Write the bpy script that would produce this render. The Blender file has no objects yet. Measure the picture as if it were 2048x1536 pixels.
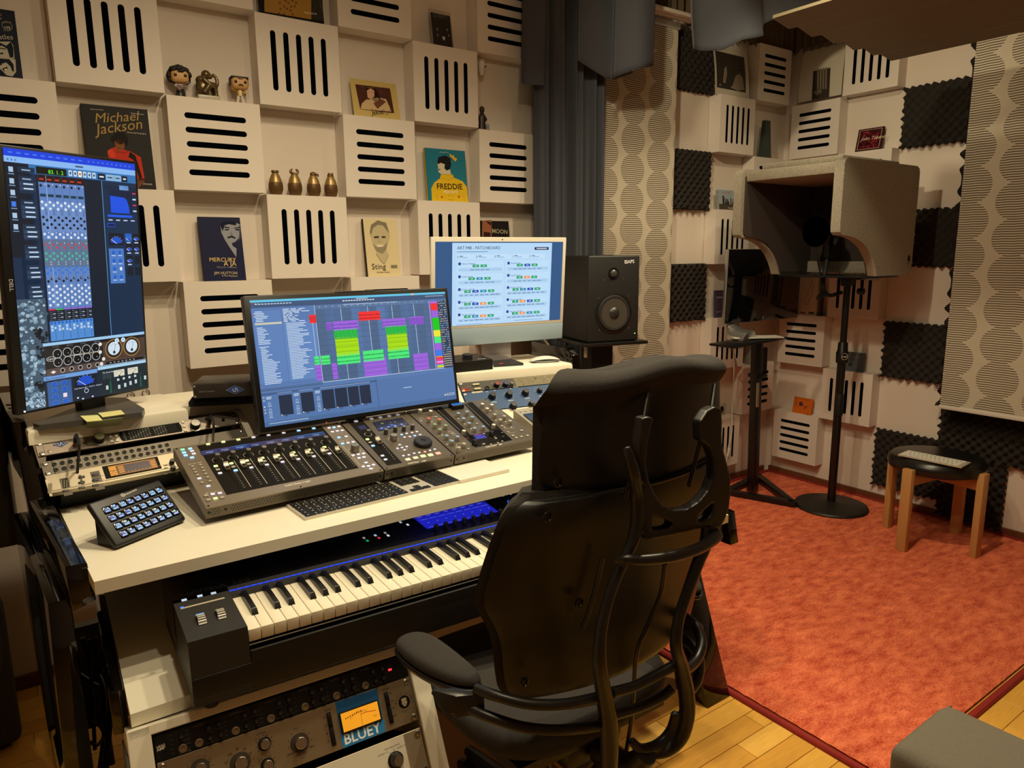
import bpy, bmesh, math, random
from mathutils import Vector, Matrix, Euler
random.seed(7)
D = bpy.data
SC = bpy.context.scene
COL = SC.collection
V = Vector
PI = math.pi

# ------------------------------------------------------------------ camera, world, lamps, exposure
CAM = V((-0.20213, -2.62661, 1.40451))
RX = V((0.81500155, -0.57939877, -0.00833875))
RY = V((-0.11089576, -0.14183276, -0.98365929))
RZ = V((0.56874827, 0.80260858, -0.17984679))
FOC = 1428.1289
cam = D.objects.new('camera', D.cameras.new('camera'))
COL.objects.link(cam)
m = Matrix((RX, -RY, -RZ)).transposed().to_4x4()
m.translation = CAM
cam.matrix_world = m
cam.data.sensor_width = 36
cam.data.lens = FOC / 2048 * 36
cam.data.clip_start = .02
SC.camera = cam
SC.view_settings.view_transform = 'Standard'
SC.view_settings.look = 'None'
SC.view_settings.gamma = 1
SC.view_settings.use_curve_mapping = False
SC.view_settings.exposure = 0.0
w = D.worlds.new('world')
SC.world = w
w.use_nodes = True
w.node_tree.nodes['Background'].inputs[0].default_value = (1.0, .72, .42, 1)
w.node_tree.nodes['Background'].inputs[1].default_value = .02


def lamp(name, loc, aim, power, size=.035, cone=150, blend=.6, color=(1, .845, .55)):
    l = D.lights.new(name, 'SPOT')
    l.energy = power
    l.shadow_soft_size = size
    l.spot_size = math.radians(cone)
    l.spot_blend = blend
    l.color = color
    o = D.objects.new(name, l)
    COL.objects.link(o)
    o.location = loc
    o.rotation_euler = (V(aim) - V(loc)).to_track_quat('-Z', 'Y').to_euler()
    return o




for loc_, aim_, p_, cone_ in (((.55, -1.12, 2.62), (.55, -1.05, 0), 60, 150), ((.95, -1.30, 2.62), (.9, -1.2, 0), 42, 150), ((.10, -1.70, 2.62), (.2, -1.2, .5), 40, 150), ((.35, -2.1, 2.62), (.5, -.6, .9), 22, 150),
                             ((1.85, -1.35, 2.62), (1.9, -1.3, 0), 92, 140), ((2.3, -1.2, 2.62), (2.5, -1.3, 0), 64, 140), ((2.62, -.88, 2.62), (3.2, -.9, .6), 24, 150), ((1.25, -.95, 2.5), (3.6, -.45, 1.9), 60, 85)):  # last entry is an added fill spot, aimed to brighten the right wall
    lamp('ceiling_or_fill_spot', loc_, aim_, p_, cone=cone_, blend=1)


# ------------------------------------------------------------------ survey helpers (photo pixel -> point on a known plane)
def ray(px, py):
    a, b = (px - 1024) / FOC, (py - 768) / FOC
    return RX * a + RY * b + RZ


def Zp(px, py, z):
    d = ray(px, py)
    return CAM + d * ((z - CAM.z) / d.z)


def Yp(px, py, y):
    d = ray(px, py)
    return CAM + d * ((y - CAM.y) / d.y)


def Xp(px, py, x):
    d = ray(px, py)
    return CAM + d * ((x - CAM.x) / d.x)


def zoom(ox, oy, s):
    return lambda x, y: (ox + x * s, oy + y * s)


ID = lambda x, y: (x, y)


class Frame:
    """a plane on an object: ex to the right, ey up, n out of the face"""
    def __init__(s, o, ex, ey, n=None):
        s.o, s.ex = V(o), V(ex).normalized()
        n = V(n) if n else s.ex.cross(V(ey))
        s.n = n.normalized()
        s.ey = s.n.cross(s.ex).normalized()
        m = Matrix((s.ex, s.ey, s.n)).transposed().to_4x4()
        m.translation = s.o
        s.m = m

    def hit(s, px, py, h=0):
        d = ray(px, py)
        o = s.o + s.n * h
        p = CAM + d * ((o - CAM).dot(s.n) / d.dot(s.n)) - s.o
        return V((p.dot(s.ex), p.dot(s.ey)))


def pose(x, y, z, yaw, tilt):
    r = Matrix.Rotation(yaw, 3, 'Z') @ Matrix.Rotation(tilt, 3, 'X')
    return Frame((x, y, z), r @ V((1, 0, 0)), r @ V((0, 0, 1)), r @ V((0, -1, 0)))


def rotz(a):
    return Matrix.Rotation(a, 4, 'Z')


def T(x, y=None, z=None):
    return Matrix.Translation(V(x) if y is None else V((x, y, z)))


# ------------------------------------------------------------------ materials
def lin(h):
    h = h.lstrip('#')
    v = [int(h[i:i + 2], 16) / 255 for i in (0, 2, 4)]
    return tuple((c / 12.92 if c <= .04045 else ((c + .055) / 1.055) ** 2.4) for c in v) + (1,)


MATS = {}


def mat(name, col='808080', rough=.5, metal=0, emit=0, noise=0, nscale=60, bump=0, bscale=200, coat=0, stretch=None, trans=0, spec=.5):
    if name in MATS:
        return MATS[name]
    mt = D.materials.new(name)
    mt.use_nodes = True
    nt = mt.node_tree
    b = nt.nodes['Principled BSDF']
    c = lin(col) if isinstance(col, str) else tuple(col) + (1,)
    b.inputs['Base Color'].default_value = c
    b.inputs['Roughness'].default_value = rough
    b.inputs['Metallic'].default_value = metal
    b.inputs['Coat Weight'].default_value = coat
    b.inputs['Specular IOR Level'].default_value = spec
    b.inputs['Transmission Weight'].default_value = trans
    if emit:
        b.inputs['Emission Color'].default_value = c
        b.inputs['Emission Strength'].default_value = emit
    if noise or bump:
        tc = nt.nodes.new('ShaderNodeTexCoord')
        src = tc.outputs['Object']
        if stretch:
            mp = nt.nodes.new('ShaderNodeMapping')
            mp.inputs['Scale'].default_value = stretch
            nt.links.new(src, mp.inputs[0])
            src = mp.outputs[0]
        if noise:
            n = nt.nodes.new('ShaderNodeTexNoise')
            n.inputs['Scale'].default_value = nscale
            n.inputs['Detail'].default_value = 4
            nt.links.new(src, n.inputs['Vector'])
            r = nt.nodes.new('ShaderNodeMix')
            r.data_type = 'RGBA'
            r.inputs['A'].default_value = tuple(max(0, x * (1 - noise)) for x in c[:3]) + (1,)
            r.inputs['B'].default_value = tuple(min(1, x * (1 + noise)) for x in c[:3]) + (1,)
            nt.links.new(n.outputs['Fac'], r.inputs['Factor'])
            nt.links.new(r.outputs['Result'], b.inputs['Base Color'])
        if bump:
            n = nt.nodes.new('ShaderNodeTexNoise')
            n.inputs['Scale'].default_value = bscale
            n.inputs['Detail'].default_value = 3
            nt.links.new(src, n.inputs['Vector'])
            bp = nt.nodes.new('ShaderNodeBump')
            bp.inputs['Strength'].default_value = bump
            bp.inputs['Distance'].default_value = .002
            nt.links.new(n.outputs['Fac'], bp.inputs['Height'])
            nt.links.new(bp.outputs[0], b.inputs['Normal'])
    MATS[name] = mt
    return mt


def attr_mat(name, screen):
    mt = D.materials.new(name)
    mt.use_nodes = True
    nt = mt.node_tree
    b = nt.nodes['Principled BSDF']
    a = nt.nodes.new('ShaderNodeAttribute')
    a.attribute_name = 'Col'
    if screen:
        b.inputs['Base Color'].default_value = (.01, .01, .012, 1)
        b.inputs['Roughness'].default_value = .3
        nt.links.new(a.outputs['Color'], b.inputs['Emission Color'])
        b.inputs['Emission Strength'].default_value = 1.0
    else:
        nt.links.new(a.outputs['Color'], b.inputs['Base Color'])
        b.inputs['Roughness'].default_value = .6
        b.inputs['Specular IOR Level'].default_value = .12
    MATS[name] = mt
    return mt


attr_mat('screen', True)
attr_mat('print', False)
WHITE = mat('white_lacquer', 'ddd2c7', .55, spec=.3)
BLACKG = mat('gloss_black', '040405', .05, coat=.25, spec=.5)
BLACK = mat('satin_black', '0c0c0d', .38)
BLACKM = mat('matt_black', '0a0a0a', .7)
DARK = mat('dark_plastic', '17171a', .42)
GREYP = mat('grey_plastic', '5c5a58', .5)
STEEL = mat('steel', 'b9b4aa', .28, 1)
ALU = mat('aluminium', 'c4c2bf', .35, .85)
DESKW = mat('desk_white', 'e9e2cf', .38, noise=.02, nscale=8)
FELT = mat('slot_felt', '02040a', .9, spec=.02)
PAPER = mat('paper', 'd8cdb0', .8)


# ------------------------------------------------------------------ mesh builder
class G:
    def __init__(s):
        s.b = bmesh.new()

    def add(s, pts, faces):
        vs = [s.b.verts.new(p) for p in pts]
        for f in faces:
            try:
                s.b.faces.new([vs[i] for i in f])
            except ValueError:
                pass
        return s

    def merge(s, o, M=None):
        if M:
            bmesh.ops.transform(o, matrix=M, verts=o.verts)
        me = D.meshes.new('tmp')
        o.to_mesh(me)
        s.b.from_mesh(me)
        D.meshes.remove(me)
        o.free()
        return s

    def box(s, c, d, bev=0, M=None, seg=2):
        o = bmesh.new()
        bmesh.ops.create_cube(o, size=1)
        bmesh.ops.transform(o, matrix=Matrix.Diagonal((d[0], d[1], d[2], 1)), verts=o.verts)
        if bev:
            bmesh.ops.bevel(o, geom=o.edges[:] , offset=bev, segments=seg, profile=.5, affect='EDGES')
        return s.merge(o, (M or Matrix()) @ T(c))

    def prism(s, poly, z0, z1, M=None, bev=0):
        """polygon in local xy extruded z0..z1"""
        o = bmesh.new()
        a = [o.verts.new((p[0], p[1], z0)) for p in poly]
        c = [o.verts.new((p[0], p[1], z1)) for p in poly]
        n = len(poly)
        o.faces.new(a[::-1])
        o.faces.new(c)
        for i in range(n):
            o.faces.new((a[i], a[(i + 1) % n], c[(i + 1) % n], c[i]))
        bmesh.ops.recalc_face_normals(o, faces=o.faces)
        if bev:
            bmesh.ops.bevel(o, geom=[e for e in o.edges if abs(e.verts[0].co.z - e.verts[1].co.z) < 1e-6 and e.verts[0].co.z == max(z0, z1)], offset=bev, segments=2, profile=.5, affect='EDGES')
        return s.merge(o, M)

    def cyl(s, p0, p1, r0, r1=None, n=20, cap=True):
        r1 = r0 if r1 is None else r1
        p0, p1 = V(p0), V(p1)
        q = (p1 - p0).to_track_quat('Z', 'Y')
        pts = []
        for p, r in ((p0, r0), (p1, r1)):
            for i in range(n):
                a = 2 * PI * i / n
                pts.append(p + q @ V((math.cos(a) * r, math.sin(a) * r, 0)))
        f = [(i, (i + 1) % n, n + (i + 1) % n, n + i) for i in range(n)]
        if cap:
            f += [tuple(range(n))[::-1], tuple(range(n, 2 * n))]
        return s.add(pts, f)

    def lathe(s, prof, M=None, n=28, sx=1, sy=1):
        o = bmesh.new()
        rings = []
        for r, z in prof:
            rings.append([o.verts.new((math.cos(2 * PI * i / n) * r * sx, math.sin(2 * PI * i / n) * r * sy, z)) for i in range(n)] if r > 1e-6 else [o.verts.new((0, 0, z))])
        for a, c in zip(rings, rings[1:]):
            for i in range(n):
                j = (i + 1) % n
                if len(a) > 1 and len(c) > 1:
                    o.faces.new((a[i], a[j], c[j], c[i]))
                elif len(a) > 1:
                    o.faces.new((a[i], a[j], c[0]))
                elif len(c) > 1:
                    o.faces.new((a[0], c[j], c[i]))
        if len(rings[0]) > 1:
            o.faces.new(rings[0][::-1])
        if len(rings[-1]) > 1:
            o.faces.new(rings[-1])
        bmesh.ops.recalc_face_normals(o, faces=o.faces)
        return s.merge(o, M)

    def tube(s, pts, rad, n=10, smooth=True, flat=None, close=False):
        """swept tube; rad a number or list; flat=(vector, k) squashes the section along vector"""
        pts = [V(p) for p in pts]
        rr = rad if isinstance(rad, (list, tuple)) else [rad] * len(pts)
        if smooth and len(pts) > 2:
            P, Rr = [], []
            m_ = len(pts)
            for i in range(m_ - 1):
                p0 = pts[max(i - 1, 0)]
                p1, p2 = pts[i], pts[i + 1]
                p3 = pts[min(i + 2, m_ - 1)]
                for k in range(6):
                    t = k / 6
                    P.append(.5 * ((2 * p1) + (p2 - p0) * t + (2 * p0 - 5 * p1 + 4 * p2 - p3) * t * t + (3 * p1 - p0 - 3 * p2 + p3) * t ** 3))
                    Rr.append(rr[i] + (rr[i + 1] - rr[i]) * t)
            P.append(pts[-1])
            Rr.append(rr[-1])
            pts, rr = P, Rr
        N = len(pts)
        up = None
        vs = []
        for i, p in enumerate(pts):
            d = (pts[min(i + 1, N - 1)] - pts[max(i - 1, 0)]).normalized()
            if up is None:
                up = d.orthogonal().normalized()
            up = (up - d * up.dot(d)).normalized()
            sd = d.cross(up)
            for k in range(n):
                a = 2 * PI * k / n
                v = (up * math.cos(a) + sd * math.sin(a)) * rr[i]
                if flat:
                    f = V(flat[0])
                    v -= f * v.dot(f) * (1 - flat[1])
                vs.append(p + v)
        f = [(i * n + k, i * n + (k + 1) % n, (i + 1) * n + (k + 1) % n, (i + 1) * n + k) for i in range(N - 1) for k in range(n)]
        f += [tuple(range(n))[::-1], tuple(range((N - 1) * n, N * n))]
        return s.add(vs, f)

    def ball(s, c, r, M=None, u=20, v=12):
        o = bmesh.new()
        bmesh.ops.create_uvsphere(o, u_segments=u, v_segments=v, radius=1)
        r = r if isinstance(r, (tuple, list)) else (r, r, r)
        return s.merge(o, (M or Matrix()) @ T(c) @ Matrix.Diagonal((r[0], r[1], r[2], 1)))

    def grid(s, fn, nu, nv):
        pts = [fn(i / nu, j / nv) for j in range(nv + 1) for i in range(nu + 1)]
        return s.add(pts, [(j * (nu + 1) + i, j * (nu + 1) + i + 1, (j + 1) * (nu + 1) + i + 1, (j + 1) * (nu + 1) + i) for j in range(nv) for i in range(nu)])

    def obj(s, name, mt, parent=None, M=None, sharp=35, flat=False, recalc=True):
        if recalc:
            bmesh.ops.recalc_face_normals(s.b, faces=s.b.faces)
        me = D.meshes.new(name)
        s.b.to_mesh(me)
        s.b.free()
        me.materials.append(mt)
        if not flat:
            me.polygons.foreach_set('use_smooth', [True] * len(me.polygons))
            me.set_sharp_from_angle(angle=math.radians(sharp))
        return link(name, me, parent, M)


def link(name, me, parent=None, M=None):
    o = D.objects.new(name, me)
    COL.objects.link(o)
    if parent:
        o.parent = parent
    if M is not None:
        o.matrix_local = M
    return o


def tag(o, label, cat, group=None):
    o['label'] = label
    o['category'] = cat
    if group:
        o['group'] = group
    return o


def thing(name, label, cat, M=None, group=None):
    o = D.objects.new(name, None)
    o.empty_display_size = .05
    COL.objects.link(o)
    if M is not None:
        o.matrix_world = M
    return tag(o, label, cat, group)


def dup(root, M, label=None, group=None):
    r = root.copy()
    COL.objects.link(r)
    r.matrix_world = M
    if label:
        r['label'] = label
    if group:
        r['group'] = group
    for ch in list(root.children):
        c = ch.copy()
        COL.objects.link(c)
        c.parent = r
        for g in list(ch.children):
            d = g.copy()
            COL.objects.link(d)
            d.parent = c
    return r


def structure(o):
    o['kind'] = 'structure'
    return o


def text_mesh(s, size, align='LEFT', bold=0, shear=0):
    cu = D.curves.new('lettering', 'FONT')
    cu.body = s
    cu.size = size
    cu.align_x = align
    cu.offset = bold * size * .5
    cu.shear = shear
    cu.resolution_u = 2
    o = D.objects.new('lettering', cu)
    me = D.meshes.new_from_object(o)
    D.objects.remove(o)
    D.curves.remove(cu)
    return me


class Art:
    """flat print or screen image: coloured polygons on a Frame, stacked in thin layers"""
    def __init__(s, fr, zm=ID, h=.0006, step=.00012):
        s.f, s.zm, s.h, s.step = fr, zm, h, step
        s.v, s.fc, s.c = [], [], []
        s.l = 0

    def L(s, n):
        s.l = n
        return s

    def xy(s, p):
        return s.f.hit(*s.zm(*p))

    def poly(s, pts, col, loc=False):
        z = s.h + s.l * s.step
        n = len(s.v)
        s.v += [((p[0], p[1], z) if loc else (*s.xy(p), z)) for p in pts]
        s.fc.append(tuple(range(n, n + len(pts))))
        s.c.append(lin(col) if isinstance(col, str) else col)
        return s

    def rect(s, x0, y0, x1, y1, col):
        return s.poly([(x0, y0), (x1, y0), (x1, y1), (x0, y1)], col, True)

    def box(s, p, q, col):
        """axis-aligned rectangle between two surveyed corners"""
        a, b = s.xy(p), s.xy(q)
        return s.rect(a.x, a.y, b.x, b.y, col)

    def disc(s, p, r, col, loc=False, n=20, ry=None):
        c = V(p) if loc else s.xy(p)
        ry = ry or r
        return s.poly([(c.x + math.cos(2 * PI * i / n) * r, c.y + math.sin(2 * PI * i / n) * ry) for i in range(n)], col, True)

    def ring(s, p, r, wd, col, loc=False, n=28, a0=0, a1=2 * PI):
        c = V(p) if loc else s.xy(p)
        for i in range(n):
            a, b = a0 + (a1 - a0) * i / n, a0 + (a1 - a0) * (i + 1) / n
            s.poly([(c.x + math.cos(t) * k, c.y + math.sin(t) * k) for t, k in ((a, r), (b, r), (b, r - wd), (a, r - wd))], col, True)
        return s

    def line(s, pts, wd, col, loc=False):
        P = [V(p) if loc else s.xy(p) for p in pts]
        for a, b in zip(P, P[1:]):
            d = (b - a)
            if d.length < 1e-7:
                continue
            d.normalize()
            k = V((-d.y, d.x)) * wd / 2
            s.poly([a + k - d * wd * .2, b + k + d * wd * .2, b - k + d * wd * .2, a - k - d * wd * .2], col, True)
        return s

    def text(s, t, p, size, col, loc=False, align='LEFT', rot=0, bold=0, shear=0, sx=1):
        c = V(p) if loc else s.xy(p)
        me = text_mesh(t, size, align, bold, shear)
        z = s.h + s.l * s.step
        n = len(s.v)
        ca, sa = math.cos(rot), math.sin(rot)
        for v in me.vertices:
            x, y = v.co.x * sx, v.co.y
            s.v.append((c.x + x * ca - y * sa, c.y + x * sa + y * ca, z))
        for f in me.polygons:
            s.fc.append(tuple(n + i for i in f.vertices))
            s.c.append(lin(col))
        D.meshes.remove(me)
        return s

    def fit(s, t, p, q, col, bold=0, shear=0):
        """text whose baseline runs between two surveyed points"""
        a, b = s.xy(p), s.xy(q)
        me = text_mesh(t, 1, 'LEFT', 0, shear)
        wd = max(v.co.x for v in me.vertices) or 1
        D.meshes.remove(me)
        k = (b - a).length / wd
        return s.text(t, a, k, col, True, rot=math.atan2(b.y - a.y, b.x - a.x), bold=bold, shear=shear)

    def scribble(s, x0, x1, y, hgt, col, words=3, loc=True):
        """illegibly small line of words as a row of tiny dashes"""
        x = x0
        w_ = (x1 - x0) / max(words, 1)
        for i in range(words):
            s.rect(x, y, x + w_ * random.uniform(.55, .9), y + hgt, col)
            x += w_
        return s

    def done(s, name, parent, screen=False, M=None):
        me = D.meshes.new(name)
        me.from_pydata(s.v, [], s.fc)
        at = me.color_attributes.new('Col', 'FLOAT_COLOR', 'CORNER')
        k = 0
        buf = []
        for f, c in zip(s.fc, s.c):
            buf += list(c) * len(f)
        at.data.foreach_set('color', buf)
        # make every face look outward
        fl = [p for p in me.polygons if p.normal.z < 0]
        if fl:
            bm = bmesh.new()
            bm.from_mesh(me)
            bm.faces.ensure_lookup_table()
            bmesh.ops.reverse_faces(bm, faces=[bm.faces[p.index] for p in fl])
            bm.to_mesh(me)
            bm.free()
        me.materials.append(MATS['screen' if screen else 'print'])
        return link(name, me, parent, M)


def P2(lst, zm, fr, h=0):
    return [fr.hit(*zm(*p), h) for p in lst]


def knob_mesh(name, r, hgt, mt, cap=None, taper=.88, skirt=0):
    g = G()
    pr = []
    if skirt:
        pr += [(skirt, 0), (skirt, hgt * .12), (r * 1.02, hgt * .16)]
    pr += [(r, 0 if not skirt else hgt * .17), (r * taper, hgt * .92), (r * taper * .9, hgt), (0, hgt)]
    g.lathe(pr, n=16)
    g.box((0, r * taper * .6, hgt), (r * .16, r * .7, hgt * .04))
    bmesh.ops.recalc_face_normals(g.b, faces=g.b.faces)
    me = D.meshes.new(name)
    g.b.to_mesh(me)
    g.b.free()
    me.materials.append(mt)
    me.materials.append(cap or mt)
    me.polygons.foreach_set('use_smooth', [True] * len(me.polygons))
    me.set_sharp_from_angle(angle=math.radians(40))
    if cap:
        for p in me.polygons:
            if p.normal.z > .8 and p.center.z > hgt * .85:
                p.material_index = 1
    return me


def box_mesh(name, d, bev, mt, seg=2, taper=None):
    g = G().box((0, 0, d[2] / 2), d, bev, seg=seg)
    if taper:
        for v in g.b.verts:
            if v.co.z > d[2] * .5:
                v.co.x *= taper
                v.co.y *= taper
    me = D.meshes.new(name)
    g.b.to_mesh(me)
    g.b.free()
    me.materials.append(mt)
    return me
# ------------------------------------------------------------------ the room
WALL = mat('wall_paint', 'dccfc2', .75, bump=.05, bscale=90)
XR, YB, ZC = 3.74, .08, 2.80


def wallbox(name, c, d, mt=WALL):
    return structure(G().box(c, d).obj(name, mt, flat=True))


wallbox('wall_back', (.9, YB + .06, ZC / 2), (6.0, .12, ZC))
wallbox('wall_right', (XR + .06, -2.1, ZC / 2), (.12, 4.5, ZC))
wallbox('wall_left', (-2.06, -2.1, ZC / 2), (.12, 4.5, ZC))
wallbox('wall_front', (.9, -4.36, ZC / 2), (6.0, .12, ZC))
wallbox('ceiling', (.9, -2.1, ZC + .06), (6.0, 4.6, .12))
wallbox('baseboard_right', (XR - .008, -2.1, .021), (.016, 4.3, .042), mat('baseboard_wood', '6a3a22', .5))
wallbox('baseboard_back', (.9, YB - .008, .021), (5.6, .016, .042), MATS['baseboard_wood'])

WOODS = []
for i, c in enumerate(('e8b452', 'e0a845', 'f0be5c', 'd69c3c', 'e6ae48')):
    WOODS.append(mat('oak_%d' % i, c, .42, noise=.22, nscale=5, stretch=(3, 26, 3), bump=.06, bscale=60))
fl = structure(G().box((.9, -2.1, -.014), (6, 4.6, .02)).obj('floor', mat('floor_under', 'a87a35', .5, noise=.2, nscale=6, stretch=(2, 20, 2)), flat=True))
pw = .0705
pmesh = {}
y = .06
row = 0
while y > -2.75:
    x = -1.75 + (row * 37 % 50) * .01
    while x < 3.0:
        L = .5
        yc = y - pw / 2
        vis = (x < .25 and yc > -2.0) or (x > .55 and x < 2.9 and yc < -1.2)
        if vis and not (x > 1.62 and yc > -1.70):
            k = random.randrange(5)
            if k not in pmesh:
                g = G().box((0, 0, -.003), (L - .0016, pw - .0016, .006), .0009, seg=1)
                o = g.obj('plank', WOODS[k], flat=True)
                pmesh[k] = o.data
                D.objects.remove(o)
            link('plank', pmesh[k], fl, T(x + L / 2, yc, .0))
        x += L
    y -= pw
    row += 1


# rug
def rug_mat():
    mt = mat('rug_pile', 'c4492a', .95)
    nt = mt.node_tree
    b = nt.nodes['Principled BSDF']
    b.inputs['Sheen Weight'].default_value = .25
    b.inputs['Sheen Tint'].default_value = lin('ff9a70')
    tc = nt.nodes.new('ShaderNodeTexCoord')
    n1 = nt.nodes.new('ShaderNodeTexNoise')
    n1.inputs['Scale'].default_value = 13
    n1.inputs['Detail'].default_value = 6
    n1.inputs['Roughness'].default_value = .68
    mp = nt.nodes.new('ShaderNodeMapping')
    mp.inputs['Rotation'].default_value = (0, 0, .6)
    mp.inputs['Scale'].default_value = (1, 2.2, 1)
    n2 = nt.nodes.new('ShaderNodeTexNoise')
    n2.inputs['Scale'].default_value = 160
    n2.inputs['Detail'].default_value = 3
    nt.links.new(tc.outputs['Object'], mp.inputs[0])
    nt.links.new(mp.outputs[0], n1.inputs['Vector'])
    nt.links.new(tc.outputs['Object'], n2.inputs['Vector'])
    ad = nt.nodes.new('ShaderNodeMath')
    ad.operation = 'MULTIPLY_ADD'
    ad.inputs[1].default_value = .55
    nt.links.new(n2.outputs['Fac'], ad.inputs[0])
    nt.links.new(n1.outputs['Fac'], ad.inputs[2])
    cr = nt.nodes.new('ShaderNodeValToRGB')
    cr.color_ramp.elements[0].position = .55
    cr.color_ramp.elements[0].color = lin('b2301a')
    cr.color_ramp.elements[1].position = .98
    cr.color_ramp.elements[1].color = lin('ff8a5c')
    nt.links.new(ad.outputs[0], cr.inputs[0])
    nt.links.new(cr.outputs[0], b.inputs['Base Color'])
    bp = nt.nodes.new('ShaderNodeBump')
    bp.inputs['Strength'].default_value = .9
    bp.inputs['Distance'].default_value = .006
    nt.links.new(n2.outputs['Fac'], bp.inputs['Height'])
    nt.links.new(bp.outputs[0], b.inputs['Normal'])
    return mt


rx0, ry0, rx1, ry1 = 1.575, -1.835, XR - .02, YB - .03
t = thing('rug', 'large orange red shaggy rug with a dark red bound edge', 'rug', T(0, 0, .0))
g = G()
nu, nv = 120, 110
g.grid(lambda u, v: (rx0 + .02 + (rx1 - rx0 - .04) * u, ry0 + .02 + (ry1 - ry0 - .04) * v, .012 + .0016 * math.sin(u * 311 + v * 97) * math.sin(v * 263 + u * 41) - (.004 if u in (0, 1) or v in (0, 1) else 0)), nu, nv)
g.obj('pile', rug_mat(), t)
g = G()
for a, b in (((rx0, ry0), (rx1, ry0)), ((rx1, ry0), (rx1, ry1)), ((rx1, ry1), (rx0, ry1)), ((rx0, ry1), (rx0, ry0))):
    g.tube([(*a, .0075), (*b, .0075)], .011, 8, flat=((0, 0, 1), .62))
    g.box((sum(p[0] for p in (a, b)) / 2, sum(p[1] for p in (a, b)) / 2, .004), (abs(a[0] - b[0]) + .024, abs(a[1] - b[1]) + .024, .006))
g.obj('edge_binding', mat('rug_binding', '8e1d14', .8, bump=.4, bscale=700), t)

# ------------------------------------------------------------------ slotted acoustic panels
PN, PD = .2965, .078


def panel_mesh():
    g = G()
    h = PN / 2
    w, L, sp = .0185, .197, .0452
    xs = [-2 * sp, -sp, 0, sp, 2 * sp]
    yc = L / 2 - w / 2
    edges = [-h]
    for x in xs:
        edges += [x - w / 2, x + w / 2]
    edges.append(h)
    top, z = .0, 0

    def q(x0, x1, y0, y1):
        g.add([(x0, y0, z), (x1, y0, z), (x1, y1, z), (x0, y1, z)], [(0, 1, 2, 3)])
    for i in range(0, len(edges), 2):
        q(edges[i], edges[i + 1], -h, h)
    for x in xs:
        arc = [(x + math.cos(a) * w / 2, yc + math.sin(a) * w / 2) for a in [PI * k / 8 for k in range(9)]]
        up = [(x - w / 2, h), (x - w / 2, yc)] + arc[::-1][1:] + [(x + w / 2, h)]
        g.add([(p[0], p[1], z) for p in up], [tuple(range(len(up)))])
        g.add([(p[0], -p[1], z) for p in up], [tuple(range(len(up)))[::-1]])
        rim = arc + [(-(p[0] - x) + x, -p[1]) for p in arc]
        n = len(rim)
        g.add([(p[0], p[1], z) for p in rim] + [(p[0], p[1], z - .004) for p in rim], [(i, n + i, n + (i + 1) % n, (i + 1) % n) for i in range(n)])
    b = .0015
    for a, c in (((-h, -h), (h, -h)), ((h, -h), (h, h)), ((h, h), (-h, h)), ((-h, h), (-h, -h))):
        g.add([(*a, z), (*c, z), (*c, -PD), (*a, -PD)], [(0, 3, 2, 1)])
    bmesh.ops.remove_doubles(g.b, verts=g.b.verts, dist=1e-5)
    bmesh.ops.recalc_face_normals(g.b, faces=g.b.faces)
    me = D.meshes.new('face_board')
    g.b.to_mesh(me)
    g.b.free()
    me.materials.append(WHITE)
    return me


PANEL = panel_mesh()
BACKING = box_mesh('felt_backing', (PN - .02, PN - .02, .01), 0, FELT)
MB_ = Matrix(((1, 0, 0, 0), (0, 0, -1, 0), (0, 1, 0, 0), (0, 0, 0, 1)))       # local z -> -y (faces the room from the back wall)
MR_ = Matrix(((0, 0, -1, 0), (-1, 0, 0, 0), (0, 1, 0, 0), (0, 0, 0, 1)))      # faces -x from the right wall


def panel(c, base, horiz, label):
    t = thing('acoustic_panel', label, 'acoustic panel', T(c) @ base, 'white slotted acoustic panels')
    R = rotz(PI / 2) if horiz else Matrix()
    link('face_board', PANEL, t, R)
    link('felt_backing', BACKING, t, T(0, 0, -.0105))


def zrow(j):
    return 2.22 - .3 * j - .15


V_, H_ = 'white acoustic panel with five upright slots, ', 'white acoustic panel with five level slots, '
for i, j, hz, lb in [
    (0, 0, 0, V_ + 'above the black book'), (2, 0, 0, V_ + 'above the four brass jars'), (4, 0, 0, V_ + 'above the blue and yellow book'),
    (1, 1, 1, H_ + 'right of the black book'), (3, 1, 1, H_ + 'right of the four brass jars'), (5, 1, 1, H_ + 'by the grey curtain'), (-1, 1, 1, H_ + 'under the navy portrait book'),
    (0, 2, 0, V_ + 'partly behind the upright monitor'), (2, 2, 0, V_ + 'under the four brass jars'), (4, 2, 0, V_ + 'under the blue and yellow book'),
    (1, 3, 1, H_ + 'by the left edge of the wide monitor'), (3, 3, 1, H_ + 'under the cream book'), (-1, 3, 1, H_ + 'at the far left behind the upright monitor'),
    (1, -1, 1, H_ + 'over the big headed figures'), (3, -1, 1, H_ + 'left of the plectrum card'), (5, -1, 1, H_ + 'at the top, left of the grey curtain'),
    (5, 3, 1, H_ + 'behind the white computer')]:
    panel((.3 * i + .15, 0, zrow(j)), MB_, hz, lb)
for i, j, hz, lb in [
    (0, 0, 0, V_ + 'left of the green obelisk'), (1, -1, 1, H_ + 'under the brown foam strip'), (1, 1, 1, H_ + 'in the corner under the green obelisk'), (0, 2, 0, V_ + 'under the skyline book'),
    (1, 3, 1, H_ + 'hidden behind the dark desktop computer'), (0, 4, 0, V_ + 'behind the foot of the dark computer'), (1, 5, 1, H_ + 'behind the black corner stand'), (0, 6, 0, V_ + 'behind the white hanging cable')]:
    panel((3.04 + .31 * i + .15, 0, zrow(j) + .015), MB_, hz, lb)
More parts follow.
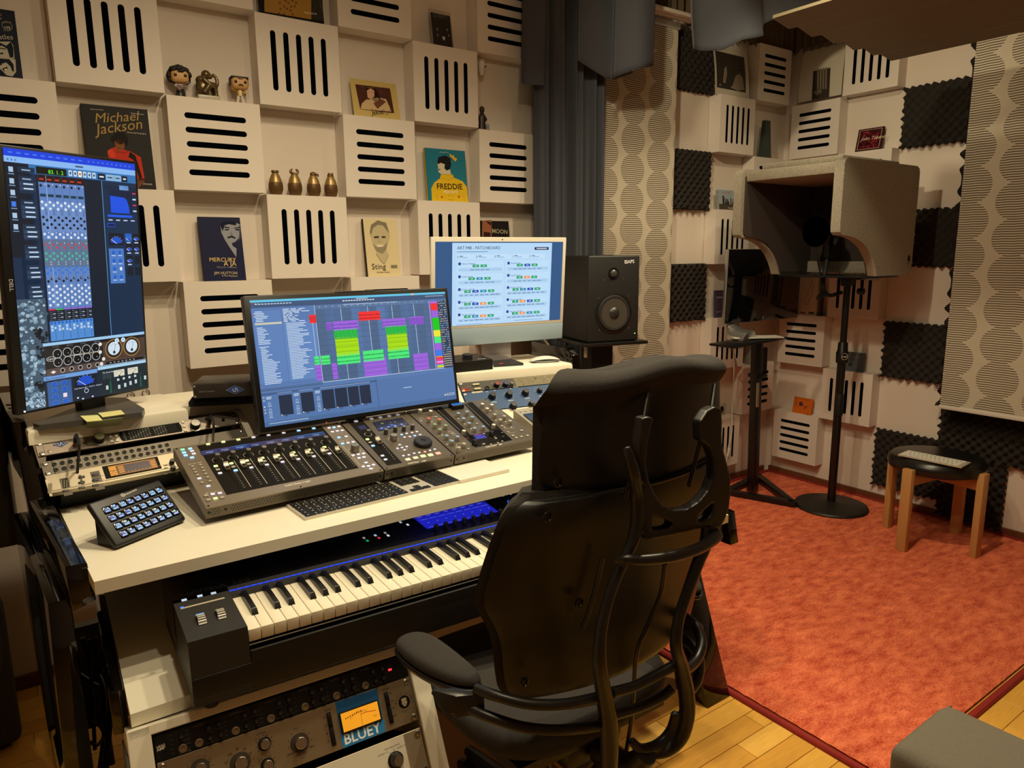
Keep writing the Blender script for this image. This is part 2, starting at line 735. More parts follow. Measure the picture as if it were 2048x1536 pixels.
for k, j, hz, lb in [
    (0, 0, 1, H_ + 'over the vocal booth'), (0, 2, 1, H_ + 'hidden behind the grey vocal booth'), (0, 4, 1, H_ + 'just left of the microphone stand pole'), (0, 6, 1, H_ + 'under the orange disc case'),
    (1, -1, 0, V_ + 'under the wooden ceiling baffle'), (1, 1, 0, V_ + 'under the red disc case'), (1, 3, 0, V_ + 'behind the top of the microphone stand'), (1, 5, 0, V_ + 'under the grey disc case, right of the pole')]:
    panel((3.66, -.012 - .306 * k - .15, zrow(j) + .012), MR_, hz, lb)

# ------------------------------------------------------------------ egg crate foam
FOAM = mat('foam_charcoal', '241f1a', .95, bump=.3, bscale=900)


def foam(name, M, w, h, label, amp=.02, pitch=.036, base=.018, ridge=False, cat='acoustic foam', mt=None, res=6):
    nu, nv = max(4, int(w / pitch * res)), max(4, int(h / pitch * res))
    g = G()

    def f(u, v):
        x, y = u * w, v * h
        a = 2 * PI * x / pitch
        b = 2 * PI * y / pitch
        if ridge:
            k = .5 + .5 * math.cos(a)
            wv = amp * k
            y2 = y - (.03 * (1 - k) if False else 0)
        else:
            wv = amp * (.5 + .5 * math.cos(a * .75) * math.cos(b * .75))
            wv = min(wv, amp)
        return (x, y, base + wv)
    g.grid(f, nu, nv)
    n = nu + 1
    # close the sides down to the wall
    bd = [i for i in range(n)] + [(j * n + nu) for j in range(1, nv + 1)] + [nv * n + i for i in range(nu - 1, -1, -1)] + [j * n for j in range(nv - 1, 0, -1)]
    g.b.verts.ensure_lookup_table()
    vs = [g.b.verts[i] for i in bd]
    lo = [g.b.verts.new((v.co.x, v.co.y, 0)) for v in vs]
    for i in range(len(vs)):
        j = (i + 1) % len(vs)
        g.b.faces.new((vs[i], lo[i], lo[j], vs[j]))
    # wavy rim like cut egg crate foam
    for v in g.b.verts:
        for ax, L, q in ((0, w, 1), (1, h, 0)):
            if v.co[ax] < 1e-6 or v.co[ax] > L - 1e-6:
                s_ = -1 if v.co[ax] < 1e-6 else 1
                v.co[ax] += s_ * .006 * math.cos(2 * PI * v.co[q] / pitch)
    o = g.obj(name, mt or FOAM, None, M, sharp=80)
    return tag(o, label, cat, 'charcoal foam tiles')


def MBk(x, z, y=YB):
    return T(x, y, z) @ MB_


def MRt(y, z, x=XR):
    return T(x, y, z) @ MR_


foam('foam_tile', MBk(2.73, 2.24), .305, .29, 'charcoal foam tile, topmost beside the left patterned blind')
foam('foam_tile', MBk(2.74, 1.635), .30, .30, 'charcoal foam tile, second one down beside the left patterned blind', amp=.028)
foam('foam_tile', MBk(2.74, 1.03), .30, .305, 'charcoal foam tile, left of the dark desktop computer', amp=.028)
foam('foam_tile', MRt(-.63, 1.93), .33, .295, 'charcoal foam tile right of the red disc case')
foam('foam_tile', MRt(-.74, 1.32), .28, .29, 'charcoal foam tile just behind the right side of the vocal booth')
foam('foam_tile', MRt(-.63, .72), .33, .30, 'charcoal foam tile right of the grey disc case', amp=.022)
foam('foam_tile', MRt(-.63, .10), .36, .32, 'charcoal foam tile behind the left legs of the round stool')
foam('foam_strip', MRt(-.955, .62), .10, 1.95, 'tall charcoal foam strip along the edge of the right blind', amp=.045, base=.04, pitch=.062, cat='acoustic foam')
foam('foam_sheet', MRt(-.96, .36), .75, .40, 'wide charcoal foam sheet under the right patterned blind', amp=.03)
foam('foam_tile', MRt(-.98, .03), .30, .33, 'charcoal foam tile behind the right legs of the round stool', amp=.028)
RIDGE = mat('foam_brown', '5e4e3a', .95, bump=.3, bscale=900)


def ridgefoam(M, w, h, label):
    """convoluted foam strip with a pointed lower edge"""
    g = G()
    p = .048
    n = int(w / p) * 8

    def f(u, v):
        x = u * w
        k = abs(((x / p) % 1) * 2 - 1)
        z = .03 + .03 * (1 - k)
        lo = .045 * k
        return (x, lo + (h - lo) * v, z)
    g.grid(f, n, 3)
    g.box((w / 2, h / 2 + .03, .014), (w, h - .06, .028))
    return tag(g.obj('foam_strip', RIDGE, None, M, sharp=30), label, 'acoustic foam', 'charcoal foam tiles')


ridgefoam(MBk(2.80, 2.51), .93, .28, 'brown ridged foam strip with a pointed edge left of the corner')
ridgefoam(MRt(.07, 2.51), .42, .28, 'brown ridged foam strip with a pointed edge right of the corner')
ridgefoam(MBk(2.15, 2.55), .60, .24, 'brown ridged foam strip above the left blind between two cloths')

# ------------------------------------------------------------------ blinds with printed line circles


def blind_mat(name, dx, dy, x0):
    mt = mat(name, 'b5aa97', .8, bump=.05, bscale=500)
    nt = mt.node_tree
    b = nt.nodes['Principled BSDF']
    N = nt.nodes.new
    Lk = nt.links.new
    tc = N('ShaderNodeTexCoord')
    sp = N('ShaderNodeSeparateXYZ')
    Lk(tc.outputs['Object'], sp.inputs[0])

    def M_(op, a, b_=None, c_=None):
        n = N('ShaderNodeMath')
        n.operation = op
        for i, v in enumerate((a, b_, c_)):
            if v is None:
                continue
            if isinstance(v, (int, float)):
                n.inputs[i].default_value = v
            else:
                Lk(v, n.inputs[i])
        return n.outputs[0]
    X = M_('ADD', sp.outputs[0], x0)
    col = M_('FLOOR', M_('DIVIDE', X, dx))
    fx = M_('SUBTRACT', M_('SUBTRACT', X, M_('MULTIPLY', col, dx)), dx / 2)
    yo = M_('MULTIPLY', M_('MULTIPLY', M_('MODULO', M_('ADD', col, 20), 2), .5), dy)
    Y = M_('ADD', M_('ADD', sp.outputs[1], yo), 10 * dy)
    ry = M_('FLOOR', M_('DIVIDE', Y, dy))
    fy = M_('SUBTRACT', M_('SUBTRACT', Y, M_('MULTIPLY', ry, dy)), dy / 2)
    r2 = M_('ADD', M_('POWER', M_('DIVIDE', fx, dx * .45), 2), M_('POWER', M_('DIVIDE', fy, dy * .53), 2))
    ins = M_('LESS_THAN', r2, 1.0)
    wob = M_('MULTIPLY', M_('SINE', M_('MULTIPLY', X, 90)), .0006)
    ln = M_('LESS_THAN', M_('FRACT', M_('DIVIDE', M_('ADD', Y, wob), dy / 15)), .34)
    k = M_('MULTIPLY', ins, ln)
    mx = N('ShaderNodeMix')
    mx.data_type = 'RGBA'
    mx.inputs['A'].default_value = lin('c2b9a6')
    mx.inputs['B'].default_value = lin('3a2c1e')
    Lk(k, mx.inputs['Factor'])
    Lk(mx.outputs['Result'], b.inputs['Base Color'])
    return mt


t = thing('patterned_blind', 'beige panel blind printed with line circles, behind the black loudspeaker', 'blind', T(2.03, -.005, .73) @ MB_)
g = G()
g.grid(lambda u, v: (.66 * u, 1.76 * v, .004 * math.sin(u * 5 + 1)), 16, 4)
g.obj('cloth', blind_mat('blind_left', .182, .143, .09), t, sharp=60)
G().box((.33, 1.775, 0), (.67, .03, .02), .004).obj('head_rail', ALU, t)
G().box((.33, .0, 0), (.66, .02, .012), .004).obj('bottom_bar', WHITE, t)
t = thing('curtain_rail', 'white double curtain rail above the left patterned blind', 'curtain rail', T(2.4, -.01, 2.545))
G().box((0, 0, 0), (.75, .03, .018), .003).obj('rail', WHITE, t)
G().box((0, -.045, 0), (.75, .03, .018), .003).obj('rail', WHITE, t)

t = thing('patterned_blind', 'beige panel blind printed with line circles, on the right wall over the stool', 'blind', T(3.585, -1.005, .63) @ MR_)
g = G()
g.grid(lambda u, v: (.75 * u, 1.9 * v, .003 * math.sin(u * 4)), 16, 4)
g.obj('cloth', blind_mat('blind_right', .20, .165, .06), t, sharp=60)
G().box((.375, 0, 0), (.755, .022, .014), .005).obj('bottom_bar', mat('rail_white', 'd8d0c4', .4), t)
G().box((.375, 1.91, 0), (.76, .03, .02), .004).obj('head_rail', ALU, t)

# ------------------------------------------------------------------ curtain and hanging cloths
CURT = mat('curtain_cloth', '43464f', .9, noise=.06, nscale=300, bump=.15, bscale=900)
t = thing('curtain', 'long dark grey pleated curtain between the panels and the patterned blind', 'curtain', T(1.74, -.075, 0))
g = G()


def fold(u):
    return .026 * math.sin(u * 2 * PI * 5.2 + 1.5 * math.sin(u * 7)) + .012 * math.sin(u * 2 * PI * 11 + 1)


g.grid(lambda u, v: (.42 * u + .012 * math.sin(u * 30) * (1 - v), fold(u) * (1.15 - .3 * v), .02 + 2.74 * v), 150, 24)
o = g.obj('pleated_cloth', CURT, t, sharp=80)
g = G()
g.grid(lambda u, v: (-.07 + .11 * u - .02 * (1 - v) + .0 * v, -.02 + .015 * math.sin(u * 5), 2.10 + .66 * v - .0 * u), 14, 10)
g.obj('front_flap', CURT, t, sharp=80)


def cloth(name, pts, y, label, amp, k, lift=.0):
    """hanging cloth: pts are (x, lower edge z); hangs from the ceiling with soft vertical folds"""
    g = G()
    n = len(pts) - 1

    def f(u, v):
        s_ = u * n
        i = min(int(s_), n - 1)
        a = s_ - i
        x = pts[i][0] + (pts[i + 1][0] - pts[i][0]) * a
        z = pts[i][1] + (pts[i + 1][1] - pts[i][1]) * a
        return (x, y + amp * math.sin(u * k + .6) * (1.2 - v) - lift * (1 - v) ** 2, z + (2.79 - z) * v)
    g.grid(f, 70, 20)
    o = g.obj(name, CURT, None, sharp=80)
    sd = o.modifiers.new('thick', 'SOLIDIFY')
    sd.thickness = .004
    return tag(o, label, 'curtain')


p = [Yp(*q, -.22) for q in [(1228, 165), (1236, 152), (1262, 142), (1285, 137), (1309, 131)]]
cloth('hanging_cloth', [(q.x, q.z) for q in p], -.22, 'grey cloth hanging from the ceiling in front of the left blind', .018, 6)
p = [Yp(*q, -.16) for q in [(1158, 120), (1215, 155), (1232, 158), (1262, 148)]]
cloth('hanging_cloth', [(q.x, q.z) for q in p], -.16, 'dark cloth lining hanging behind the grey cloth by the blind', .008, 4)
p = [Yp(*q, -.42) for q in [(1377, 100), (1400, 103), (1430, 104), (1455, 88), (1480, 84), (1512, 76), (1522, 50), (1548, 36), (1590, 34), (1640, 26), (1695, 20), (1702, 6)]]
cloth('hanging_cloth', [(q.x, q.z) for q in p], -.42, 'wide grey cloth looped from the ceiling left of the wooden baffle', .03, 13, lift=.05)

# ------------------------------------------------------------------ wooden ceiling baffle
BAF = mat('baffle_wood', '6a5f48', .55, noise=.18, nscale=4, stretch=(30, 2, 30))
t = thing('ceiling_baffle', 'wooden baffle of overlapping boards hung below the ceiling at upper right', 'ceiling baffle', T(0, 0, 0))
ZZ = [(1545, 37), (1577, 58), (1595, 54), (1623, 74), (1643, 70), (1668, 88), (1685, 84), (1708, 101), (1727, 97), (1746, 111), (1762, 109), (1782, 122)]
q = [Yp(*p, -.85) for p in ZZ]
for i in range(0, len(q), 2):
    a, b = q[i], q[i + 1]
    th = .012
    d = (b - a)
    ln = V((d.x, 0, d.z))
    nx = V((-ln.z, 0, ln.x)).normalized() * th
    if nx.z < 0:
        nx = -nx
    poly = [(a.x, a.z), (b.x, b.z), (b.x + nx.x, b.z + nx.z), (a.x + nx.x, a.z + nx.z)]
    if i + 2 < len(q):
        c = q[i + 2]
        poly = [(a.x, a.z), (b.x, b.z), (c.x, c.z), (c.x + nx.x, c.z + .02), (a.x + nx.x, a.z + nx.z)]
    g = G()
    M = Matrix(((1, 0, 0, 0), (0, 0, 1, 0), (0, 1, 0, 0), (0, 0, 0, 1)))
    g.prism(poly, -3.0, -.85, M)
    g.obj('board', BAF, t, flat=True)
g = G()
for yy in (-1.2, -2.2):
    g.box(((q[0].x + q[-1].x) / 2, yy, q[0].z + .06), (.9, .05, .06))
g.obj('carrier_beam', BAF, t, flat=True)
g = G()
for xx in (q[0].x + .1, q[-1].x - .1):
    for yy in (-1.2, -2.2):
        g.cyl((xx, yy, q[0].z + .06), (xx, yy, ZC), .004, n=8)
g.obj('hanger_rods', STEEL, t)
# ------------------------------------------------------------------ things standing in the recesses of the wall
def zt(j, off=0):
    return 2.22 - .3 * j - .0018 + off      # top of the panel whose upper grid line is j


def lean_frame(bl, br, z, lean):
    a, b = Yp(*bl, .022), Yp(*br, .022)
    a.z = b.z = z
    ex = (b - a).normalized()
    bk = V((0, 0, 1)).cross(ex).normalized()
    up = (V((0, 0, 1)) * math.cos(lean) + bk * math.sin(lean))
    return Frame(a, ex, up), (b - a).length


def wall_frame(tl, tr, bl, y, z=None, lean=0.0):
    """front face near plane y from three surveyed corners"""
    a, b, c = Yp(*bl, y), Yp(*tr, y), Yp(*tl, y)
    ex = V((1, 0, 0))
    f = Frame(a, ex, V((0, math.sin(lean), math.cos(lean))))
    return f, b.x - c.x, (c - a).length


def book(fr, w, h, t, label, cover, spine=None, cat='book', pages=True):
    """fr sits at the lower left corner of the front cover"""
    b = thing('book' if pages else 'picture_card', label, cat, fr.m)
    cm = mat('cover_' + cover, cover, .55, spec=.15)
    g = G()
    if pages:
        bt = min(.003, t * .2)
        g.box((w / 2, h / 2, -bt / 2), (w, h, bt), .0006, seg=1)
        g.box((w / 2, h / 2, -t + bt / 2), (w, h, bt), .0006, seg=1)
        g.obj('cover', cm, b)
        G().box((bt * .6, h / 2, -t / 2), (bt * 1.2, h, t - .0004), .0006, seg=1).obj('spine', mat('cover_' + spine, spine, .55, spec=.15) if spine else cm, b)
        G().box((w / 2 + .0, h / 2, -t / 2), (w - .008, h - .008, t - 2 * bt), 0).obj('pages', PAPER, b, flat=True)
    else:
        g.box((w / 2, h / 2, -t / 2), (w, h, t), min(.0006, t * .3), seg=1)
        g.obj('card', cm, b)
    return b


def face(a, cx, cy, s, skin, hair, shade, eye='1a1210', mous=None):
    """small stylised printed head; units: s = head height"""
    a.disc((cx, cy + s * .08), s * .43, hair, True, ry=s * .52)
    a.L(a.l + 1)
    a.disc((cx, cy), s * .34, skin, True, ry=s * .46)
    a.L(a.l + 1)
    a.poly([(cx - s * .35, cy + s * .2), (cx - s * .2, cy + s * .3), (cx + s * .2, cy + s * .32), (cx + s * .35, cy + s * .2), (cx + s * .3, cy + s * .46), (cx, cy + s * .56), (cx - s * .3, cy + s * .46)], hair, True)
    for k in (-1, 1):
        a.disc((cx + k * s * .14, cy + s * .06), s * .05, eye, True, ry=s * .03)
        a.rect(cx + k * s * .14 - s * .09, cy + s * .12, cx + k * s * .14 + s * .09, cy + s * .145, eye)
    a.poly([(cx, cy + s * .04), (cx + s * .06, cy - s * .12), (cx - s * .03, cy - s * .12)], shade, True)
    a.rect(cx - s * .11, cy - s * .24, cx + s * .11, cy - s * .2, mous or shade)
    if mous:
        a.poly([(cx - s * .16, cy - s * .2), (cx, cy - s * .12), (cx + s * .16, cy - s * .2), (cx + s * .1, cy - s * .16), (cx - s * .1, cy - s * .16)], mous, True)


z1 = zoom(0, 0, .2734)
z2 = zoom(500, 0, .2832)
z3c = zoom(0, 0, .20833)
z5b = zoom(320, 360, .2637)

# navy music book at the far left
f, w_ = lean_frame(z3c(-200, 735), z3c(222, 758), zt(1), .10)
h_ = f.hit(*z3c(-60, 75)).y
b = book(f, w_, h_, .012, 'navy song book with two pale portraits at the far left top', '0d1526')
a = Art(f, z3c)
a.fit('Beatles', (-95, 372), (128, 380), 'b9b3a2')
a.ring((68, 248), .0125, .0008, 'b9b3a2').fit('195', (40, 278), (102, 280), 'c9c3b2', bold=.02).fit('COMPLETE', (15, 225), (112, 222), '8f8b80').fit('CLASSICS', (28, 298), (105, 300), '8f8b80')
a.fit('BOOK', (-60, 190), (20, 188), 'b9b3a2').fit('SONG', (-60, 155), (14, 150), 'b9b3a2')
a.L(1).poly([(-60, 405), (0, 400), (105, 400), (128, 440), (140, 560), (90, 570), (-60, 555)], 'b3ad9c').poly([(-60, 575), (90, 565), (148, 570), (155, 690), (120, 735), (60, 722), (-60, 700)], 'b3ad9c')
a.L(2).poly([(-60, 400), (10, 415), (60, 440), (105, 400), (128, 460), (130, 550), (95, 555), (78, 500), (70, 470), (20, 440), (-60, 450)], '10182a').poly([(-60, 590), (20, 565), (90, 570), (130, 620), (135, 690), (118, 685), (100, 640), (60, 600), (10, 615), (-60, 640)], '10182a')
a.poly([(-10, 510), (35, 505), (30, 520), (-5, 522)], '10182a').poly([(0, 460), (60, 468), (60, 476), (0, 470)], '10182a').poly([(20, 660), (70, 640), (75, 660), (40, 690)], '10182a').poly([(-20, 620), (20, 615), (20, 625), (-20, 632)], '10182a').poly([(-60, 690), (0, 660), (40, 700), (60, 722), (-60, 702)], '10182a')
a.L(3).poly([(38, 665), (70, 655), (62, 678), (44, 684)], 'c9c3b2')
a.done('cover_print', b)

# black book with a red jacket figure
f, w_ = lean_frame(z1(660, 1352), z1(1145, 1383), zt(2), .12)
h_ = f.hit(*z1(610, 757)).y
b = book(f, w_, h_, .028, 'large black book with a figure in a red jacket and gold script', '1d1b1a', '141313')
a = Art(f, z1)
a.L(1).fit('Michael', (690, 900), (1035, 880), 'a98a4e', shear=.35).fit('Jackson', (705, 985), (1050, 940), 'a98a4e', shear=.35)
a.fit('Guillermo Nunez', (660, 803), (758, 808), 'cfc6b5').fit('Entertainment', (958, 832), (1052, 842), 'cfc6b5').fit('Illustrated biography', (930, 972), (1070, 985), 'cfc6b5').fit('STRANA', (1045, 1352), (1115, 1355), 'cfc6b5')
a.L(2).poly([(785, 1105), (840, 1075), (960, 1110), (1030, 1150), (1060, 1320), (1005, 1330), (1000, 1383), (770, 1360), (800, 1200)], 'b5301e')
a.poly([(1005, 1310), (1062, 1312), (1050, 1335), (1010, 1383), (1000, 1380)], '6b4027')
a.L(3).disc((875, 1010), .0185, '120f0e', ry=.02).poly([(835, 1030), (870, 1010), (910, 1030), (912, 1080), (880, 1110), (850, 1090)], '7d4a2c')
a.L(4).poly([(808, 1010), (850, 965), (905, 970), (938, 1010), (935, 1060), (915, 1070), (905, 1030), (870, 1015), (835, 1035), (830, 1050)], '120f0e').poly([(850, 1020), (860, 1015), (856, 1045)], '120f0e')
for p, q in (((842, 1045), (862, 1043)), ((880, 1046), (902, 1048)), ((862, 1085), (888, 1085))):
    a.line([p, q], .0012, '1a0f0a')
a.poly([(785, 1105), (815, 1085), (850, 1140), (820, 1160), (790, 1130)], 'd0402a').poly([(950, 1110), (990, 1140), (1010, 1200), (1040, 1300), (1020, 1310), (990, 1220), (975, 1170), (940, 1150)], '15100f')
a.line([(850, 1110), (900, 1120), (930, 1110)], .0012, '3a0d08').line([(1015, 1310), (1060, 1310)], .003, '15100f')
a.done('cover_print', b)

# bevelled brown record sleeve at the top
f, w_ = lean_frame(z2(75, 88), z2(525, 160), zt(0), .12)
b = book(f, w_, .30, .012, 'tan and grey framed record sleeve cut by the top edge', '14110e', pages=False, cat='picture')
a = Art(f, z2)
a.poly([(97, -160), (432, -160), (432, 138), (102, 82)], 'a97f3a').poly([(432, -160), (508, -160), (515, 148), (432, 138)], '33312d').L(1)
for x, y in ((210, 20), (240, 45), (270, 20), (290, 48), (315, 45), (215, 65), (285, 75), (205, 95), (240, 100), (300, 102), (260, 62), (250, 5), (325, 20), (300, 5)):
    a.disc((x, y), .0042, '7c4f1c', n=8)
a.fit('PRELUDE XII', (383, 95), (470, 105), 'e6dcc0', bold=.02).box((490, -20), (500, 60), '77736a')
a.done('cover_print', b)

# signed sepia photograph
f, w_ = lean_frame(z2(738, 802), z2(1063, 838), zt(1), .22)
h_ = f.hit(*z2(695, 548)).y
b = book(f, w_, h_, .0015, 'signed sepia photo card of a long haired person in fringed shirt', 'c6ad6a', pages=False, cat='photo')
a = Art(f, z2)
a.poly([(742, 595), (988, 625), (1018, 800), (778, 772)], '4c2a22').L(1)
random.seed(3)
for i in range(70):
    x, y = random.uniform(755, 1000), random.uniform(606, 780)
    a.disc((x, y), random.uniform(.0009, .0022), random.choice(('7a4e38', '65402f', '8d6549', '3a1e1a')), n=6)
a.L(2).poly([(780, 770), (790, 730), (830, 695), (900, 690), (960, 700), (1000, 790)], 'c9ab82').poly([(820, 620), (850, 610), (885, 620), (905, 660), (925, 710), (890, 730), (860, 700), (825, 705)], '281512')
a.L(3).poly([(824, 640), (850, 625), (876, 640), (878, 680), (855, 702), (830, 690)], 'd0a183').poly([(870, 730), (930, 700), (960, 720), (900, 770)], '6b4230')
a.L(4).line([(828, 652), (845, 650)], .0008, '281512').line([(856, 650), (872, 652)], .0008, '281512').line([(842, 686), (862, 686)], .0008, '8a4a3a').line([(830, 620), (880, 622)], .0014, 'b98b50')
a.line([(850, 790), (862, 765), (870, 800), (885, 775), (892, 805), (905, 780), (925, 800), (945, 770), (960, 815), (985, 780), (1005, 795), (990, 770), (970, 815)], .0009, '171310').fit('Jakob', (860, 815), (950, 806), '171310', shear=.4)
a.done('photo_print', b)

# card with plectrums
f, w_ = lean_frame(z2(1300, 300), z2(1435, 316), zt(0), .16)
h_ = f.hit(*z2(1262, 82)).y
b = book(f, w_, h_, .002, 'small grey card with guitar plectrums in a clear sleeve', '2f2c2b', pages=False, cat='plectrum card')
g = G()
for i, (x, y, s_) in enumerate(((1322, 205, 1), (1392, 210, .9), (1325, 248, .9), (1405, 250, .9), (1368, 268, 1.35))):
    c = f.hit(*z2(x, y))
    r = .0052 * s_
    o = G().prism([(c.x + math.cos(t) * r * (1 if math.sin(t) > 0 else .75), c.y + math.sin(t) * r * (.8 if math.sin(t) > 0 else 1.35)) for t in [2 * PI * k / 14 for k in range(14)]], 0, .0012).obj('plectrum', mat('plectrum_%d' % (i // 4), 'd8d2c4' if i == 4 else '6e675f', .3), b)
a = Art(f, z2)
a.fit('QUEEN', (1290, 118), (1390, 132), '6e6a66').disc((1368, 268), .0025, '3b3a36', n=8)
a.l = 12
a.disc((1368, 268), .0022, '5b584f', n=8)
a.done('card_print', b)
G().box((w_ / 2, h_ * .55, -.003), (w_ + .012, h_ * 1.12, .0006)).obj('clear_sleeve', mat('clear_film', 'd8d4cc', .15, trans=.8), b)

# four brass jars
BRASS = mat('aged_brass', '94794a', .36, .5, noise=.35, nscale=40)
BRASSD = mat('aged_brass_dark', '6a4e30', .4, .45, noise=.3, nscale=40)
names = ('with a flat stopper', 'with a two horned stopper', 'with a bird headed stopper', 'with a rounded stopper')
for i, (x, x2) in enumerate(((185, 0), (320, 0), (452, 0), (573, 0))):
    p = Zp(*z2(x, 1366 + i * 5), zt(2))
    p.y = .028
    p = V((Yp(*z2(x, 1350), .028).x, .028, zt(2)))
    t = thing('brass_jar', 'small aged brass jar ' + names[i] + ', ' + ('leftmost', 'second', 'third', 'rightmost')[i] + ' of four', 'jar', T(p) @ Matrix.Diagonal((1.22, 1.1, 1.1, 1)), 'brass jars in a row')
    G().lathe([(.013, 0), (.0165, .004), (.0205, .018), (.021, .030), (.0195, .040), (.0185, .041)], n=24).obj('lower_body', BRASSD, t)
    G().lathe([(.0192, .0405), (.0165, .052), (.0125, .062), (.0098, .068)], n=24).obj('upper_body', BRASS, t)
    g = G()
    if i == 0:
        g.lathe([(.0095, .0675), (.0085, .070), (.011, .073), (.0105, .078), (0, .079)], n=16)
    elif i == 1:
        g.lathe([(.0095, .0675), (.008, .070), (0, .072)], n=16)
        for k in (-1, 1):
            g.tube([(0, 0, .070), (k * .009, 0, .074), (k * .010, 0, .081), (k * .005, 0, .086)], [.004, .0045, .004, .002], 8)
    elif i == 2:
        g.ball((0, 0, .072), (.010, .009, .009))
        g.tube([(.004, -.004, .074), (.011, -.008, .071), (.013, -.009, .064)], [.005, .0035, .001], 8)
    else:
        g.ball((0, 0, .071), (.010, .0095, .008))
        for k in (-1, 1):
            g.ball((k * .006, -.003, .078), .003, u=8, v=6)
    g.obj('stopper', BRASSD, t)

# blue and yellow book
f, w_ = lean_frame(z2(1262, 1420), z2(1543, 1430), zt(2), .10)
h_ = f.hit(*z2(1236, 1042)).y
b = book(f, w_, h_, .016, 'blue and yellow book showing the back of a yellow jacket', '1f6f86', 'c9a92a')
a = Art(f, z2)
a.L(1).poly([(1285, 1420), (1280, 1330), (1300, 1290), (1340, 1260), (1350, 1230), (1430, 1232), (1440, 1255), (1500, 1280), (1530, 1320), (1542, 1430)], 'd8b21e')
a.poly([(1322, 1150), (1335, 1130), (1420, 1140), (1412, 1200), (1420, 1232), (1350, 1230), (1330, 1215), (1328, 1180)], 'c8bda4')
a.L(2).poly([(1322, 1150), (1330, 1110), (1380, 1098), (1415, 1120), (1420, 1160), (1412, 1195), (1390, 1205), (1372, 1190), (1375, 1160), (1345, 1150), (1330, 1160)], '15151a').poly([(1408, 1100), (1412, 1083), (1424, 1100), (1438, 1095), (1442, 1112), (1463, 1120), (1450, 1142)], 'd8a81e')
a.line([(1350, 1260), (1395, 1272), (1440, 1258)], .001, '8a6a12').line([(1340, 1262), (1345, 1232), (1435, 1236), (1440, 1258)], .0012, '8a6a12').line([(1320, 1420), (1318, 1370)], .0008, '8a6a12').line([(1515, 1425), (1508, 1370)], .0008, '8a6a12').poly([(1330, 1192), (1348, 1196), (1334, 1203)], '15151a')
a.L(3).fit('FREDDIE', (1318, 1335), (1500, 1338), '1b1712', bold=.03).fit('Mercury', (1365, 1368), (1470, 1362), 'e9e2cc', shear=.3)
a.disc((1355, 1392), .0045, 'b5332a', n=10).disc((1475, 1390), .0048, 'b5332a', n=10)
for x in (1400, 1415, 1430):
    a.disc((x, 1382), .0013, '1b1712', n=8)
a.line([(1338, 1078), (1350, 1073), (1362, 1080), (1380, 1074), (1400, 1080)], .0011, 'd8d4c0').line([(1398, 1411), (1438, 1413)], .0012, '5a4a14')
a.done('cover_print', b)

# navy book
f, w_ = lean_frame(z5b(338, 755), z5b(655, 747), zt(3), .12)
h_ = f.hit(*z5b(297, 278)).y
b = book(f, w_, h_, .014, 'navy blue book with a pale moustached face and cream capitals', '1c1e3e', '15172f')
a = Art(f, z5b)
a.L(1).poly([(458, 350), (480, 320), (580, 325), (608, 340), (606, 430), (570, 470), (545, 478), (550, 500), (580, 520), (578, 585), (520, 500), (490, 450), (465, 400)], '8d8f98')
a.L(2).poly([(458, 350), (470, 318), (520, 312), (580, 320), (575, 345), (520, 335), (490, 345), (475, 390)], '14152c').poly([(488, 372), (525, 372), (520, 382), (492, 382)], '1d1f38').poly([(570, 370), (600, 372), (598, 384), (572, 382)], '1d1f38').poly([(510, 432), (545, 422), (575, 438), (570, 446), (540, 436), (515, 444)], '14152c').poly([(598, 345), (612, 345), (610, 440), (590, 470), (600, 420)], '4c4e60').poly([(535, 385), (555, 420), (530, 424)], '777a88')
a.poly([(488, 352), (528, 360), (526, 367), (488, 362)], '14152c').poly([(560, 362), (600, 356), (600, 364), (562, 368)], '14152c')
a.fit('MERCURY', (373, 618), (578, 620), 'd9bd7c').fit('A JÁ', (484, 652), (580, 650), 'd9bd7c').fit('JIM HUTTON', (412, 716), (586, 715), 'c9b792').fit('Můj život s Freddiem', (430, 667), (582, 668), '8e8a90').fit('& Tim Wapshott', (470, 731), (588, 734), 'c9b792')
a.done('cover_print', b)

# cream book
f, w_ = lean_frame(z5b(1580, 735), z5b(1826, 731), zt(3), .12)
h_ = f.hit(*z5b(1543, 292)).y
b = book(f, w_, h_, .02, 'cream book with a grey smiling bearded portrait', 'd3c299', '1b1a18')
a = Art(f, z5b)
a.L(1).poly([(1590, 400), (1600, 340), (1650, 308), (1710, 325), (1740, 400), (1742, 440), (1715, 530), (1735, 570), (1720, 600), (1700, 640), (1640, 570), (1640, 540), (1610, 470)], 'b9ab88')
a.L(2).poly([(1590, 395), (1600, 340), (1650, 306), (1715, 325), (1738, 400), (1720, 385), (1690, 345), (1650, 340), (1615, 365), (1600, 420)], '7b735f').poly([(1610, 480), (1630, 500), (1700, 500), (1725, 470), (1715, 530), (1685, 560), (1640, 540)], '8d846c').poly([(1620, 428), (1660, 425), (1658, 440), (1625, 442)], '35312b').poly([(1680, 425), (1712, 428), (1708, 440), (1682, 440)], '35312b')
a.L(3).poly([(1635, 492), (1700, 490), (1690, 508), (1650, 510)], 'e0d4b4').line([(1665, 440), (1655, 470), (1680, 472)], .001, '6b6453').line([(1640, 560), (1670, 610), (1700, 640), (1735, 570)], .001, '5b5548').line([(1630, 490), (1668, 512), (1705, 488)], .0009, '35312b')
a.fit('Sting', (1606, 678), (1714, 676), '26231f').fit('broken music', (1645, 706), (1742, 704), '4b463c').box((1750, 645), (1800, 668), '8b8470')
for i in range(8):
    a.L(4).line([(1754 + i * 6, 645), (1754 + i * 6, 667)], .0004 + .0003 * (i % 3), '26231f')
a.done('cover_print', b)

